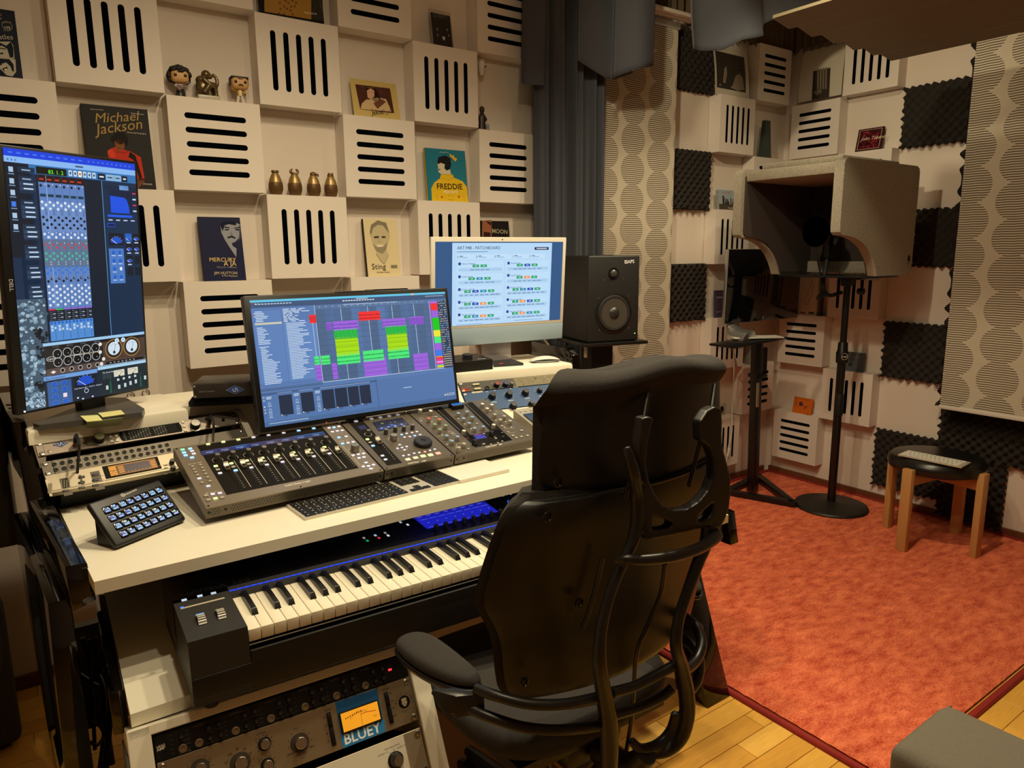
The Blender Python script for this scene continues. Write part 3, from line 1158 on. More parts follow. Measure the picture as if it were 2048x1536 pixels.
# book peeping out above the computer
z4b = zoom(840, 440, .2344)
f, w_ = lean_frame((966, 556), (1024, 555), zt(3), .10)
h_ = f.hit(*z4b(530, 5)).y
b = book(f, w_, h_, .014, 'dark biography book peeping out above the white desktop computer', '15110f')
a = Art(f, z4b)
a.poly([(530, 5), (610, 0), (610, 160), (530, 160)], '8a553a').L(1).poly([(560, 8), (608, 20), (606, 50), (580, 30)], '2c1710').poly([(545, 100), (600, 108), (600, 150), (540, 150)], '2c1710')
a.fit('MOON', (612, 110), (745, 120), 'a79a80', bold=.02)
a.done('cover_print', b)

# white sensor, dark statuette and postcard half hidden by the panel
p = Yp(*z2(1640, 470), .03)
t = thing('wall_sensor', 'white cylindrical wall device in the recess by the curtain', 'sensor', T(p.x, .035, p.z))
G().lathe([(.0, -.034), (.008, -.034), (.0145, -.01), (.0155, .0), (.0155, .024), (.012, .028), (0, .028)], n=20).obj('housing', mat('white_plastic', 'cfcabf', .4), t)
G().lathe([(.0158, .021), (.0158, .0225), (.0158, .0228)], n=20).obj('seam_ring', GREYP, t)
G().box((0, .03, 0), (.02, .03, .03), .003).obj('wall_bracket', MATS['white_plastic'], t)
G().ball((.011, -.012, .0), .004, u=10, v=8).obj('button', BLACK, t)
p = Yp(*z2(1640, 900), .03)
t = thing('statuette', 'dark carved standing statuette beside the landscape postcard', 'statuette', T(p.x, .03, zt(1)))
g = G()
g.lathe([(.017, 0), (.018, .01), (.014, .03), (.0165, .05), (.011, .066), (.007, .072)], n=16, sy=.8)
g.ball((.0, 0, .084), (.011, .011, .014))
g.tube([(.013, 0, .06), (.017, -.006, .045), (.008, -.013, .04)], .004, 8)
g.obj('figure', mat('dark_wood', '2a1a14', .4), t)
f, w_ = lean_frame(z2(1655, 908), z2(1770, 918), zt(1), .12)
f = Frame(V((p.x + .012, .05, zt(1))), (1, 0, 0), (0, .1, 1))
b = book(f, .04, .034, .0008, 'landscape postcard of blue sky over red earth behind the statuette', 'b9b3a4', pages=False, cat='postcard')
a = Art(f)
a.rect(.001, .014, .039, .033, '8a97a6').rect(.001, .001, .039, .014, '7b4a2c').L(1).poly([(.001, .014), (.012, .017), (.022, .015), (.039, .018), (.039, .012), (.001, .012)], 'a9a290', True).poly([(.006, .028), (.02, .026), (.034, .029), (.02, .03)], 'c6c9c8', True)
a.done('photo_print', b)

# ---- big headed vinyl figures and the monkey
zf = zoom(320, 110, .09766)
SK = mat('toy_skin', 'c99a62', .5)
HAIRM = mat('toy_hair', '1b1613', .6, bump=.5, bscale=150)


def toy(px, s, lb, curly):
    p = Yp(*zf(px, 800), .03)
    t = thing('vinyl_figure', lb, 'figurine', T(p.x, .032, zt(1)) @ rotz(-.05) @ Matrix.Scale(s, 4), 'vinyl figures')
    hz = .060
    G().box((0, 0, hz), (.050, .040, .036), .012, seg=4).obj('head', SK, t)
    e = G()
    for k in (-1, 1):
        e.ball((k * .0135, -.0195, hz + .002), (.0045, .002, .0048), u=12, v=8)
    e.obj('eyes', mat('toy_eye', '0c0a09', .2), t)
    e = G()
    for k in (-1, 1):
        e.box((k * .0135, -.0205, hz + .010), (.009, .001, .0016), 0, T(0, 0, 0) @ Matrix.Rotation(-k * .15, 4, 'Y'))
    e.obj('eyebrows', HAIRM, t)
    g = G()
    if curly:
        random.seed(5)
        for i in range(130):
            a_, e_ = random.uniform(0, 2 * PI), random.uniform(-.9, 1.45)
            x, y, z = math.cos(a_) * math.cos(e_) * .031, math.sin(a_) * math.cos(e_) * .024 + .004, hz + .004 + math.sin(e_) * .026
            if y < -.008 and z < hz + .014 and abs(x) < .026:
                continue
            g.ball((x, y, z), random.uniform(.005, .0075), u=7, v=5)
    else:
        g.prism([(-.0262, -.004), (-.0262, .02), (.0262, .02), (.0262, -.004)], hz - .006, hz + .004, T(0, .0, 0))
        g.box((0, .003, hz + .0155), (.0525, .040, .008), .0035)
        g.box((-.0255, .006, hz + .006), (.002, .026, .022), .0008)
        g.box((.0255, .006, hz + .006), (.002, .026, .022), .0008)
    g.obj('hair', HAIRM, t, sharp=60)
    if curly:
        G().box((0, 0, .034), (.018, .012, .018), .004).obj('torso', mat('toy_shirt', 'b9a79c', .6), t)
        G().tube([(-.009, -.002, .040), (-.014, -.006, .034), (-.007, -.010, .029)], .0035, 8).obj('arm', MATS['toy_shirt'], t)
        G().tube([(.009, -.002, .040), (.013, -.008, .036), (.012, -.012, .034)], .0035, 8).obj('arm', MATS['toy_shirt'], t)
        for k in (-1, 1):
            G().tube([(k * .005, 0, .027), (k * .008, 0, .014), (k * .010, -.001, .0)], [.005, .0048, .0056], 8).obj('leg', mat('toy_trousers', '15131a', .6), t)
        g = G()
        g.prism([(-.012, -.006), (-.006, -.008), (.002, -.005), (.002, .004), (-.006, .008), (-.012, .005)], 0, .003)
        g.box((.012, 0, .002), (.024, .0022, .002))
        g.box((.026, 0, .002), (.006, .004, .0022))
        g.obj('guitar', mat('toy_guitar', '5a2320', .4), t, T(-.001, -.015, .030) @ Matrix.Rotation(-.55, 4, 'Y') @ Matrix.Rotation(PI / 2, 4, 'X'))
    else:
        G().tube([(-.0075, -.0215, hz - .0085), (0, -.0225, hz - .006), (.0075, -.0215, hz - .0085)], [.001, .0018, .001], 8).obj('moustache', HAIRM, t)
        G().box((0, 0, .033), (.017, .012, .020), .004).obj('jacket', mat('toy_yellow', 'b98f2a', .55), t)
        G().box((0, -.0052, .033), (.008, .004, .019), .001).obj('vest', mat('toy_white', 'd6cdbd', .6), t)
        G().tube([(-.008, 0, .040), (-.017, -.003, .041), (-.024, -.004, .044)], [.0038, .0036, .0045], 8).obj('arm', MATS['toy_yellow'], t)
        G().tube([(.008, 0, .040), (.013, -.003, .034), (.014, -.007, .029)], [.0038, .0035, .0035], 8).obj('arm', MATS['toy_yellow'], t)
        for k in (-1, 1):
            G().tube([(k * .004, 0, .025), (k * .007, 0, .012), (k * .009, 0, 0)], [.0048, .0042, .005], 8).obj('leg', MATS['toy_white'], t)
        g = G().cyl((.016, -.007, .0), (.014, -.007, .028), .0008, n=8)
        g.ball((.0138, -.007, .030), .0024, u=8, v=6)
        g.obj('tiny_stand', BLACK, t)


toy(430, 1.08, 'big headed toy figure with bushy dark curls holding a guitar', True)
toy(1640, 1.12, 'big headed toy figure with a moustache and yellow jacket', False)
p = Yp(*zf(980, 850), .03)
t = thing('monkey_statue', 'bronze monkey statue deep in thought on a pale stone block', 'statue', T(p.x, .034, zt(1)) @ Matrix.Scale(1.6, 4))
BRZ = mat('bronze', '6a5a3c', .3, .6, noise=.4, nscale=50)
G().box((0, 0, .0045), (.044, .032, .009), .001).obj('stone_block', mat('pale_stone', 'b5ac9a', .35, noise=.15, nscale=80), t)
g = G()
g.ball((-.008, .002, .026), (.014, .012, .018))
g.ball((-.010, .002, .040), (.011, .011, .010))
g.ball((.0, 0, .052), (.0095, .009, .0095))
g.ball((.0075, -.001, .0495), (.0055, .006, .0055))
g.tube([(-.008, -.007, .014), (.004, -.009, .030), (.014, -.008, .030), (.016, -.008, .012)], [.007, .0062, .005, .004], 8)
g.tube([(-.008, .007, .014), (.004, .008, .027), (.013, .008, .027), (.015, .008, .012)], [.007, .006, .005, .004], 8)
g.tube([(-.008, -.009, .042), (.006, -.011, .030), (.018, -.008, .031), (.019, -.006, .046), (.012, -.004, .054)], [.0055, .0045, .004, .0036, .003], 8)
g.tube([(-.008, .010, .042), (.006, .010, .033), (.015, .006, .034)], [.0055, .0045, .0035], 8)
g.ball((.016, -.008, .0105), (.006, .004, .0025))
g.ball((.015, .008, .0105), (.006, .004, .0025))
o = g.obj('monkey', BRZ, t, sharp=180)
md = o.modifiers.new('fuse', 'REMESH')
md.mode = 'VOXEL'
md.voxel_size = .0011
md.use_smooth_shade = True
sm = o.modifiers.new('soft', 'SMOOTH')
sm.iterations = 3

# ---- right part of the room: prints, cases, obelisk
zr = zoom(1280, 0, .21484)
# black and white print, slightly bowed sheet
f, w_ = lean_frame(zr(700, 850), zr(1015, 905), zt(0, .015), .12)
b = thing('photo_print', 'white bordered black and white photo of a seated person', 'photo', f.m)


def bowed(nm, w, h, par, m_, x0=0, y0=0, x1=None, y1=None, dz=0):
    x1, y1 = x1 or w, y1 or h
    g = G()
    g.grid(lambda u, v: (x0 + (x1 - x0) * u, y0 + (y1 - y0) * v, dz + .006 * math.sin((y0 + (y1 - y0) * v) / h * PI)), 1, 12)
    return g.obj(nm, m_, par, sharp=90)


h_ = .262
bowed('sheet', w_, h_, b, mat('photo_paper', 'c9c0ae', .5))
p0, p1 = f.hit(*zr(712, 815)), f.hit(*zr(968, 620))
bowed('image', w_, h_, b, mat('photo_dark', '2a251f', .45), p0.x, .035, p1.x, .225, .0008)
a = Art(f, zr, h=.0075)
a.poly([(760, 770), (775, 640), (795, 620), (800, 690), (785, 780)], '8d8270').poly([(850, 800), (880, 710), (915, 690), (945, 730), (962, 840), (900, 850), (830, 820)], '8d8270').disc((922, 672), .0085, '6b6254').poly([(905, 660), (920, 648), (938, 660), (935, 670), (910, 670)], '1a1714').poly([(720, 800), (740, 780), (745, 805)], '8d8270')
a.done('image_detail', b)
# print with curtains
f, w_ = lean_frame(zr(1470, 955), zr(1870, 905), zt(0, .012), .10)
f = Frame(Xp(*zr(1470, 958), 3.69), (0, -1, 0), (.08, 0, 1))
w_ = f.hit(*zr(1870, 905)).x
b = thing('photo_print', 'white bordered photo of tall pale curtains leaning on the right wall', 'photo', f.m)
bowed('sheet', w_, .28, b, MATS['photo_paper'])
a = Art(f, zr, h=.0072)
a.poly([(1620, 665), (1780, 632), (1765, 905), (1605, 930)], '3a332a').L(1)
for x in (1665, 1690, 1715, 1740):
    a.poly([(x - 8, 655 - (x - 1620) * .2), (x + 9, 650 - (x - 1620) * .2), (x + 4, 830), (x - 12, 835)], '776c5a')
a.poly([(1620, 860), (1650, 840), (1690, 830), (1700, 860), (1650, 890)], '6b6250').poly([(1640, 850), (1660, 838), (1655, 862)], '9a907c')
a.done('image', b)
# obelisk
p = Yp(*zr(1145, 1460), .03)
t = thing('obelisk', 'dark green stone obelisk standing in the corner recess', 'ornament', T(p.x, .02, zt(1, .015)))
g = G()
b0, b1, hh = .038, .022, .205
pts = [(-b0, -.018, 0), (b0, -.018, 0), (b0, .018, 0), (-b0, .018, 0), (-b1, -.012, hh), (b1, -.012, hh), (b1, .012, hh), (-b1, .012, hh)]
g.add(pts, [(0, 1, 2, 3), (4, 7, 6, 5), (0, 4, 5, 1), (1, 5, 6, 2), (2, 6, 7, 3), (3, 7, 4, 0)])
g.obj('stone', mat('green_stone', '2f3a33', .5, noise=.3, nscale=30, bump=.2, bscale=80), t)
# red case
zw = zoom(1400, 0, .3164)
f = Frame(Xp(*zw(978, 960), 3.685), (0, -1, 0), (.22, 0, 1))
w_, h_ = f.hit(*zw(1140, 940)).x, f.hit(*zw(1010, 820)).y
b = book(f, w_, h_, .01, 'dark red disc case with a cream line border', '3b0d14', pages=False, cat='disc case')
a = Art(f)
for (x0, y0, x1, y1) in ((.08, .06, .92, .075), (.08, .925, .92, .94), (.07, .06, .085, .94), (.915, .06, .93, .94)):
    a.rect(x0 * w_, y0 * h_, x1 * w_, y1 * h_, 'c9b59a')
random.seed(2)
a.L(1)
for i in range(40):
    a.disc((random.uniform(.15, .85) * w_, random.uniform(.15, .85) * h_), random.uniform(.004, .01), random.choice(('5e1420', '7a1a26', '2b0a12', '8a2a30')), True, n=8)
a.L(2).text('John Taband', (.16 * w_, .47 * h_), .026, 'd8c8a8', True, shear=.4)
a.done('cover_print', b)
# skyline book
f, w_ = lean_frame(zw(122, 1335), zw(232, 1335), zt(2, .015), .14)
h_ = f.hit(*zw(102, 1198)).y
b = book(f, w_, h_, .016, 'small city skyline book under the slotted panel left of the booth', '9aa0a0')
a = Art(f)
a.rect(0, .55 * h_, w_, h_, '93a0a8').rect(0, 0, w_, .3 * h_, '4b4137').L(1)
random.seed(8)
for i in range(16):
    x = random.uniform(.04, .9) * w_
    a.rect(x, .28 * h_, x + .05 * w_, random.uniform(.4, .72) * h_, random.choice(('2b2a2a', '3b3a38', '57554f')))
a.L(2).text('NEW YORK', (.2 * w_, .82 * h_), .014, 'b5452f', True).text('Fotografie', (.5 * w_, .08 * h_), .012, 'd8d0c0', True)
a.done('cover_print', b)
# purple book left of the dark computer
f, w_ = lean_frame((1430, 642), (1452, 643), zt(4, .015), .05)
b = book(f, .075, .155, .012, 'muted purple book standing left of the dark desktop computer', '4d3f52')
Art(f).rect(.01, .11, .065, .12, '8b7f92').rect(.01, .03, .05, .036, '8b7f92').done('cover_print', b)
# white box with a sketch
zs = zoom(1400, 300, .2441)
f = Frame(Xp(*zs(805, 1370), 3.67), (0, -1, 0), (.03, 0, 1))
w_, h_ = f.hit(*zs(945, 1365)).x, f.hit(*zs(825, 1035)).y
b = thing('picture_box', 'white box printed with a red line sketch beside the dark computer', 'box', f.m)
G().box((w_ / 2, h_ / 2, -.02), (w_, h_, .04), .002).obj('carton', mat('carton_white', 'c9bfae', .6), b)
a = Art(f)
a.line([(w_ * .55, h_ * .88), (w_ * .75, h_ * .8), (w_ * .7, h_ * .55), (w_ * .4, h_ * .3), (w_ * .25, h_ * .45), (w_ * .45, h_ * .62), (w_ * .65, h_ * .9)], .0022, '8a5a48', True)
a.line([(w_ * .3, h_ * .75), (w_ * .5, h_ * .5), (w_ * .6, h_ * .25), (w_ * .45, h_ * .2)], .0015, 'a07866', True)
a.rect(w_ * .1, h_ * .1, w_ * .4, h_ * .14, '8a4a3a').rect(w_ * .6, h_ * .1, w_ * .9, h_ * .15, '5b4a44')
a.done('carton_print', b)
G().box((w_ * 1.12, h_ / 2, -.03), (.012, h_ * .96, .02), .001).obj('side_flap', mat('carton_brown', '4b3328', .6), b)
# grey case, orange case
zq = zoom(1380, 620, .3262)
f = Frame(Xp(*zq(915, 395), 3.68), (0, -1, 0), (.2, 0, 1))
w_ = f.hit(*zq(1050, 405)).x
h_ = f.hit(*zq(1065, 265)).y
b = book(f, w_, h_, .011, 'grey blue disc case with a dark dot, right of the pole', '555c63', pages=False, cat='disc case')
Art(f).disc((w_ * .42, h_ * .48), .011, '23252a', True).L(1).disc((w_ * .42, h_ * .48), .003, '6b7178', True).L(0).text('kind of dots', (w_ * .45, h_ * .78), .01, '8b9298', True).rect(w_ * .1, h_ * .1, w_ * .3, h_ * .12, '7b8288').done('cover_print', b)
f = Frame(Xp(*zq(620, 650), 3.68), (0, -1, 0), (.2, 0, 1))
w_ = f.hit(*zq(735, 668)).x
h_ = f.hit(*zq(640, 528)).y
b = book(f, w_, h_, .012, 'bright orange disc case in the lower corner recess', 'c4601a', pages=False, cat='disc case')
a = Art(f)
a.disc((w_ * .4, h_ * .68), .013, '4b2a4a', True).L(1).line([(w_ * .4, h_ * .68), (w_ * .65, h_ * .55), (w_ * .75, h_ * .62), (w_ * .6, h_ * .45)], .003, '3a2030', True).line([(w_ * .2, h_ * .8), (w_ * .15, h_ * .6), (w_ * .3, h_ * .5)], .002, '3a2030', True)
for i in range(7):
    a.rect(w_ * (.2 + .1 * i), h_ * .9, w_ * (.23 + .1 * i), h_ * (.93 + .02 * (i % 2)), '5b2010')
a.rect(w_ * .82, h_ * .12, w_ * .88, h_ * .26, '5b1a10').rect(w_ * .1, h_ * .12, w_ * .3, h_ * .15, '5b2010').rect(w_ * .72, h_ * .16, w_ * .76, h_ * .22, '5b1a10')
a.done('cover_print', b)
# grey carton behind the stand
p = Yp(*zq(385, 335), .03)
t = thing('small_carton', 'grey printed carton behind the black keyboard stand', 'box', T(p.x, .03, zt(5, .015)))
G().box((0, 0, .06), (.11, .05, .12), .002).obj('carton', mat('carton_grey', '8d857a', .6), t)
G().box((.03, -.0262, .08), (.045, .001, .06)).obj('label_panel', mat('carton_dark', '3b3a3a', .6), t)
# power socket with plugs and a white cable by the chair
p = Yp(1440, 830, YB)
t = thing('wall_socket', 'beige double wall socket beside the chair headrest', 'socket', T(p.x, YB - .004, p.z) @ MB_)
G().box((0, 0, 0), (.075, .15, .012), .004).obj('cover_plate', mat('socket_beige', 'b8ac98', .4), t)
for k in (-.035, .035):
    G().lathe([(.024, .006), (.024, .0075), (.019, .0075), (.018, .002), (0, .002)], n=20).obj('socket_well', mat('socket_shade', '8a8070', .5), t, T(0, k, 0))
p = [Yp(*q, -.02) for q in [(1466, 690), (1468, 740), (1464, 800), (1464, 860), (1456, 900), (1451, 945)]]
t = tag(G().tube(p, .0035, 8).obj('white_cable', MATS['white_plastic']), 'white cable hanging down the wall beside the chair', 'cable')
G().cyl(Yp(1459, 895, -.02), Yp(1455, 912, -.02), .007, n=10).obj('plug', MATS['white_plastic'], t)
# ------------------------------------------------------------------ studio desk
ZD, ZS, ZK = .815, 1.0, .600        # worktop, upper shelf and keyboard shelf heights
desk = thing('studio_desk', 'white studio desk with glossy black side frames and angled rack bays', 'desk', T(0, 0, 0))
g = G()
g.prism([(-.122, -1.175), (1.535, -1.175), (1.535, -.42), (-.16, -.42)], ZD - .026, ZD, bev=.006)
g.obj('worktop', DESKW, desk, sharp=30)
A_, B_ = V((-.188, -.627)), V((.173, -.581))
g = G()
g.prism([(-.188, -.627), (.173, -.581), (.158, -.30), (-.215, -.30)], ZS - .034, ZS, bev=.007)
g.obj('left_shelf', DESKW, desk, sharp=30)
g = G()
g.prism([(1.02, -.54), (1.498, -.617), (1.51, -.60), (1.53, -.30), (1.04, -.26)], ZS - .034, ZS, bev=.007)
g.obj('right_shelf', DESKW, desk, sharp=30)
G().prism([(.16, -.525), (1.03, -.50), (1.03, -.28), (.15, -.30)], ZS - .034, ZS - .004, bev=.004).obj('middle_shelf', DESKW, desk, sharp=30)
G().box((.59, -.47, .90), (.86, .02, .13)).obj('middle_back_board', WHITE, desk, flat=True)
# rack bay sides
LR = pose(-.178, -.614, .968, .1172, -.8928)          # left rack face, origin top left
RRK = pose(1.045, -.542, .966, -.157, -.8928)         # right rack face


def bay(fr, w, nm, xs):
    for x in xs:
        pts = []
        for (u, v) in ((x, .004), (x, -.185)):
            pts.append(fr.m @ V((u, v, 0)))
        t_, b_ = pts
        ex = fr.ex * .009
        poly = [t_, b_, V((b_.x, b_.y, ZD)), V((t_.x, t_.y + .12, ZD)), V((t_.x, t_.y + .12, t_.z - .0))]
        g = G()
        n = len(poly)
        g.add([p - ex for p in poly] + [p + ex for p in poly], [tuple(range(n))[::-1], tuple(range(n, 2 * n))] + [(i, (i + 1) % n, n + (i + 1) % n, n + i) for i in range(n)])
        g.obj(nm, DESKW, desk, flat=True)
    g = G()
    g.box((w / 2, -.09, -.11), (w, .19, .004))
    g.obj('bay_back_board', BLACKM, desk, fr.m, flat=True)


bay(LR, .4826, 'bay_side', (.4826 + .012,))
bay(RRK, .4826, 'bay_side', (-.012,))
# keyboard shelf
g = G()
g.prism([(-.098, -1.292), (1.565, -1.292), (1.565, -.55), (-.072, -.55)], ZK - .026, ZK, bev=.004)
g.obj('keyboard_shelf', DESKW, desk, sharp=30)
G().box((.75, -.545, .70), (1.66, .02, .2)).obj('keyboard_back_board', WHITE, desk, flat=True)
# glossy black side frames, profile in depth (u) and height (z)


def side(x0, x1, yaw, y0, poly, nm, bev=.003):
    xm = (x0 + x1) / 2
    M = T(xm, y0, 0) @ rotz(yaw) @ Matrix(((0, 0, 1, 0), (1, 0, 0, 0), (0, 1, 0, 0), (0, 0, 0, 1)))
    o = bmesh.new()
    hw = (x1 - x0) / 2
    a = [o.verts.new((p[0], p[1], -hw)) for p in poly]
    c = [o.verts.new((p[0], p[1], hw)) for p in poly]
    n = len(poly)
    o.faces.new(a[::-1])
    o.faces.new(c)
    for i in range(n):
        o.faces.new((a[i], a[(i + 1) % n], c[(i + 1) % n], c[i]))
    bmesh.ops.recalc_face_normals(o, faces=o.faces)
    bmesh.ops.bevel(o, geom=o.edges[:], offset=bev, segments=2, profile=.5, affect='EDGES')
    g = G()
    g.merge(o, M)
    return g.obj(nm, BLACKG, desk, sharp=30)


arm = [(0, .832), (.41, .862), (.50, 1.015), (.56, 1.045), (.80, 1.045), (.80, .99), (.60, .96), (.52, .80), (.07, .765), (.07, .728), (0, .728)]
def chain(nm, quads, bev=.0025):
    """bar through successive four-cornered sections (top left, top right, bottom right, bottom left)"""
    o = bmesh.new()
    R_v = [[o.verts.new(p) for p in q] for q in quads]
    for a, b in zip(R_v, R_v[1:]):
        for k in range(4):
            o.faces.new((a[k], a[(k + 1) % 4], b[(k + 1) % 4], b[k]))
    o.faces.new(R_v[0][::-1])
    o.faces.new(R_v[-1])
    bmesh.ops.recalc_face_normals(o, faces=o.faces)
    bmesh.ops.bevel(o, geom=o.edges[:], offset=bev, segments=2, profile=.5, affect='EDGES')
    g = G()
    g.merge(o)
    return g.obj(nm, BLACKG, desk, sharp=30)


chain('side_arm', [[(-.162, -1.10, .828), (-.125, -1.10, .826), (-.117, -1.10, .746), (-.159, -1.10, .734)],
                   [(-.204, -.70, .853), (-.163, -.70, .853), (-.160, -.70, .745), (-.204, -.70, .735)],
                   [(-.214, -.56, 1.013), (-.189, -.56, 1.014), (-.186, -.52, .86), (-.214, -.52, .86)],
                   [(-.226, -.48, 1.03), (-.196, -.48, 1.03), (-.196, -.46, .88), (-.226, -.46, .88)],
                   [(-.24, -.18, 1.03), (-.21, -.18, 1.03), (-.21, -.18, .88), (-.24, -.18, .88)]])
chain('front_leg', [[(-.196, -1.05, .742), (-.157, -1.05, .742), (-.153, -1.05, 0), (-.214, -1.05, 0)], [(-.240, -.60, .80), (-.198, -.60, .80), (-.185, -.60, 0), (-.224, -.60, 0)]])
a0, b0 = Zp(216, 1385, .604), Zp(247, 1377, .604)
chain('shelf_arm', [[a0, b0, (b0.x + .003, b0.y, .512), (a0.x + .001, a0.y, .512)], [(-.099, -.735, .604), (-.080, -.745, .604), (-.080, -.745, .53), (-.099, -.735, .53)]])
# right hand frame
side(1.54, 1.58, -.06, -.62, [(0, .70), (.06, 1.02), (.10, 1.045), (.34, 1.045), (.34, .99), (.16, .96), (.12, .70)], 'side_arm')
side(1.565, 1.605, 0, -1.285, [(0, .602), (.10, .606), (.70, .606), (.70, .56), (.10, .545), (.07, .502), (-.02, .502)], 'shelf_arm')
side(1.452, 1.562, 0, -1.335, [(0, 0), (.13, 0), (.17, .20), (.26, .40), (.40, .575), (.26, .575), (.155, .42), (.06, .16)], 'front_leg')
side(1.565, 1.605, 0, -.75, [(0, .8), (.12, .8), (.12, 0), (0, 0)], 'rear_leg')
G().box((.70, -.50, .28), (1.7, .03, .30)).obj('rear_panel', mat('desk_black_panel', '0b0b0b', .3), desk, flat=True)

# lower rack cabinet under the shelf
HR = pose(-.0693, -1.325, .5649, -.0517, -.49)
W19 = .4826
cab = thing('rack_cabinet', 'white lower rack cabinet under the piano keyboard shelf', 'rack cabinet', HR.m)
for x in (-.022, W19 + .022):
    G().box((x, -.28, -.20), (.038, .60, .42), .002).obj('side_wall', DESKW, cab, flat=True)
G().box((W19 / 2, .012, -.20), (W19 + .08, .018, .42), .002).obj('top_board', DESKW, cab, flat=True)
G().box((W19 / 2, -.28, -.395), (W19 + .01, .58, .01)).obj('back_board', BLACKM, cab, flat=True)
G().box((-.042, -.30, -.20), (.003, .56, .40)).obj('blue_edge_sheet', mat('blue_film', '7896b4', .5), cab, flat=True)

# ------------------------------------------------------------------ rack units


_s = G().lathe([(.006, 0), (.006, .0016), (.0045, .0026), (.0018, .0026), (.0014, .0014), (0, .0014)], n=12).obj('rack_screw', STEEL)
SCREW = _s.data
D.objects.remove(_s)


def unit(name, label, fr, y1, y0, col, depth=.15, cat='rack unit', w=W19, metal=.6, rough=.42, noise=.0, screws=True, proud=.003):
    """one rack unit whose face spans local y0..y1 on the rack plane"""
    f = Frame(fr.m @ V((0, y0, 0)), fr.ex, fr.ey, fr.n)
    t = thing(name, label, cat, f.m, 'rack units')
    h = y1 - y0
    fm = mat('face_' + name + col, col, rough, metal, noise=noise, nscale=20, stretch=(2, 90, 2)) if noise else mat('face_' + name + col, col, rough, metal)
    G().box((w / 2, h / 2, -.0015 + proud / 2), (w, h - .0012, .003 + proud), .0008, seg=1).obj('face_plate', fm, t)
    G().box((w / 2, h / 2, -.004 - depth / 2), (w - .05, h - .004, depth), 0).obj('chassis', BLACKM, t, flat=True)
    if screws:
        for x in (.0085, w - .0085):
            for y in ((.0065, h - .0065) if h < .06 else (.009, h - .009)):
                link('rack_screw', SCREW, t, T(x, y, proud))
    f.h0 = proud
    return t, f, h


def ua_logo(a, p, sx, sy):
    c = a.xy(p)
    a.poly([(c.x - sx, c.y), (c.x, c.y + sy), (c.x + sx, c.y), (c.x, c.y - sy)], '10131c', True).L(a.l + 1)
    k = .82
    a.poly([(c.x - sx * k, c.y), (c.x, c.y + sy * k), (c.x + sx * k, c.y), (c.x, c.y - sy * k)], '8fa3d8', True).L(a.l + 1)
    a.poly([(c.x - sx * .62, c.y), (c.x, c.y + sy * .62), (c.x + sx * .62, c.y), (c.x, c.y - sy * .62)], '18203c', True).L(a.l + 1)
    a.line([(c.x - sx * .32, c.y + sy * .28), (c.x - sx * .25, c.y - sy * .25), (c.x - sx * .02, c.y - sy * .3), (c.x + sx * .0, c.y + sy * .35), (c.x + sx * .12, c.y + sy * .35), (c.x + sx * .3, c.y - sy * .3)], sx * .09, 'b9c6ee', True)
    a.line([(c.x - sx * .1, c.y - sy * .05), (c.x + sx * .25, c.y - sy * .05)], sx * .07, 'b9c6ee', True)


zA = zoom(40, 800, .14325)
zB = zoom(40, 740, .23438)
KN_AP = knob_mesh('level_knob', .0125, .017, BLACK, mat('knob_cap_silver', 'cfcac0', .25, .9), taper=.97)
KN_S = knob_mesh('small_knob', .0042, .011, BLACK, mat('knob_cap_grey', '2c2a28', .45, .2))
BTN_S = box_mesh('button', (.007, .0055, .003), .0008, mat('button_white', 'd6d2c8', .4))
BTN_D = box_mesh('button', (.0075, .0045, .003), .0008, mat('button_grey', '6b665e', .4))
JACK = G().lathe([(.0058, 0), (.0058, .002), (.0042, .0024), (.0040, -.004 + .004), (.0038, .0006), (0, .0006)], n=16).obj('jack_socket', BLACKM)
JK = JACK.data
D.objects.remove(JACK)

# silver interface, top of left bay
yt = -.001
t, f, h = unit('audio_interface', 'silver audio interface with two large knobs, top of the left rack bay', LR, yt, yt - .0444, 'a3968a', metal=.7, rough=.38)
a = Art(f, zA, h=.0034)
ua_logo(a, (565, 628), .0165, .0095)
a.l = 0
p0, p1 = f.hit(*zA(1410, 425)), f.hit(*zB(1365, 555))
xa, xb = f.hit(*zB(870, 570)).x, f.hit(*zB(1360, 500)).x
a.poly([(xa, .005), (xb, .005), (xb, .040), (xa, .040)], '0d0d0e', True)
for x in (xa - .004, xb + .003):
    a.disc((x + (.004 if x < xa else -.003), .0222), .006, '0d0d0e', True, ry=.0178)
a.L(1)
for i in range(14):
    x = xa + .016 + i * .0066
    for k in range(8):
        if i == 8:
            break
        a.rect(x, .008 + k * .0035, x + .0036, .0092 + k * .0035, '6b6a66' if (i * 7 + k * 3) % 5 else 'a9a7a0')
for k in range(6):
    a.rect(xa + .003, .008 + k * .005, xa + .008, .0095 + k * .005, '77756f')
a.L(0).line([(xa - .17 + .0, .005), (xa - .17, .04)], .0006, '4a4238', True)
a.done('face_print', t)
for px in ((1105, 560),):
    q = f.hit(*zA(*px))
    link('level_knob', KN_AP, t, T(q.x - .001, q.y - .003, .003))
    G().lathe([(.0175, .003), (.0175, .0042), (.0135, .0046)], n=28).obj('knob_ring', STEEL, t, T(q.x - .001, q.y - .003, 0))
q = f.hit(*zB(1490, 490))
link('level_knob', KN_AP, t, T(q.x, q.y, .003))
G().lathe([(.0165, .003), (.0165, .0042), (.0135, .0046)], n=28).obj('knob_ring', STEEL, t, T(q.x, q.y, 0))
for px in ((1247, 470), (1325, 458), (1262, 530), (1342, 518), (1280, 592), (1358, 582)):
    q = f.hit(*zA(*px))
    link('button', BTN_S, t, T(q.x, q.y, .003))
for px in ((1388, 455), (1400, 490), (1410, 527)):
    q = f.hit(*zB(*px))
    link('button', BTN_S, t, T(q.x, q.y, .003))
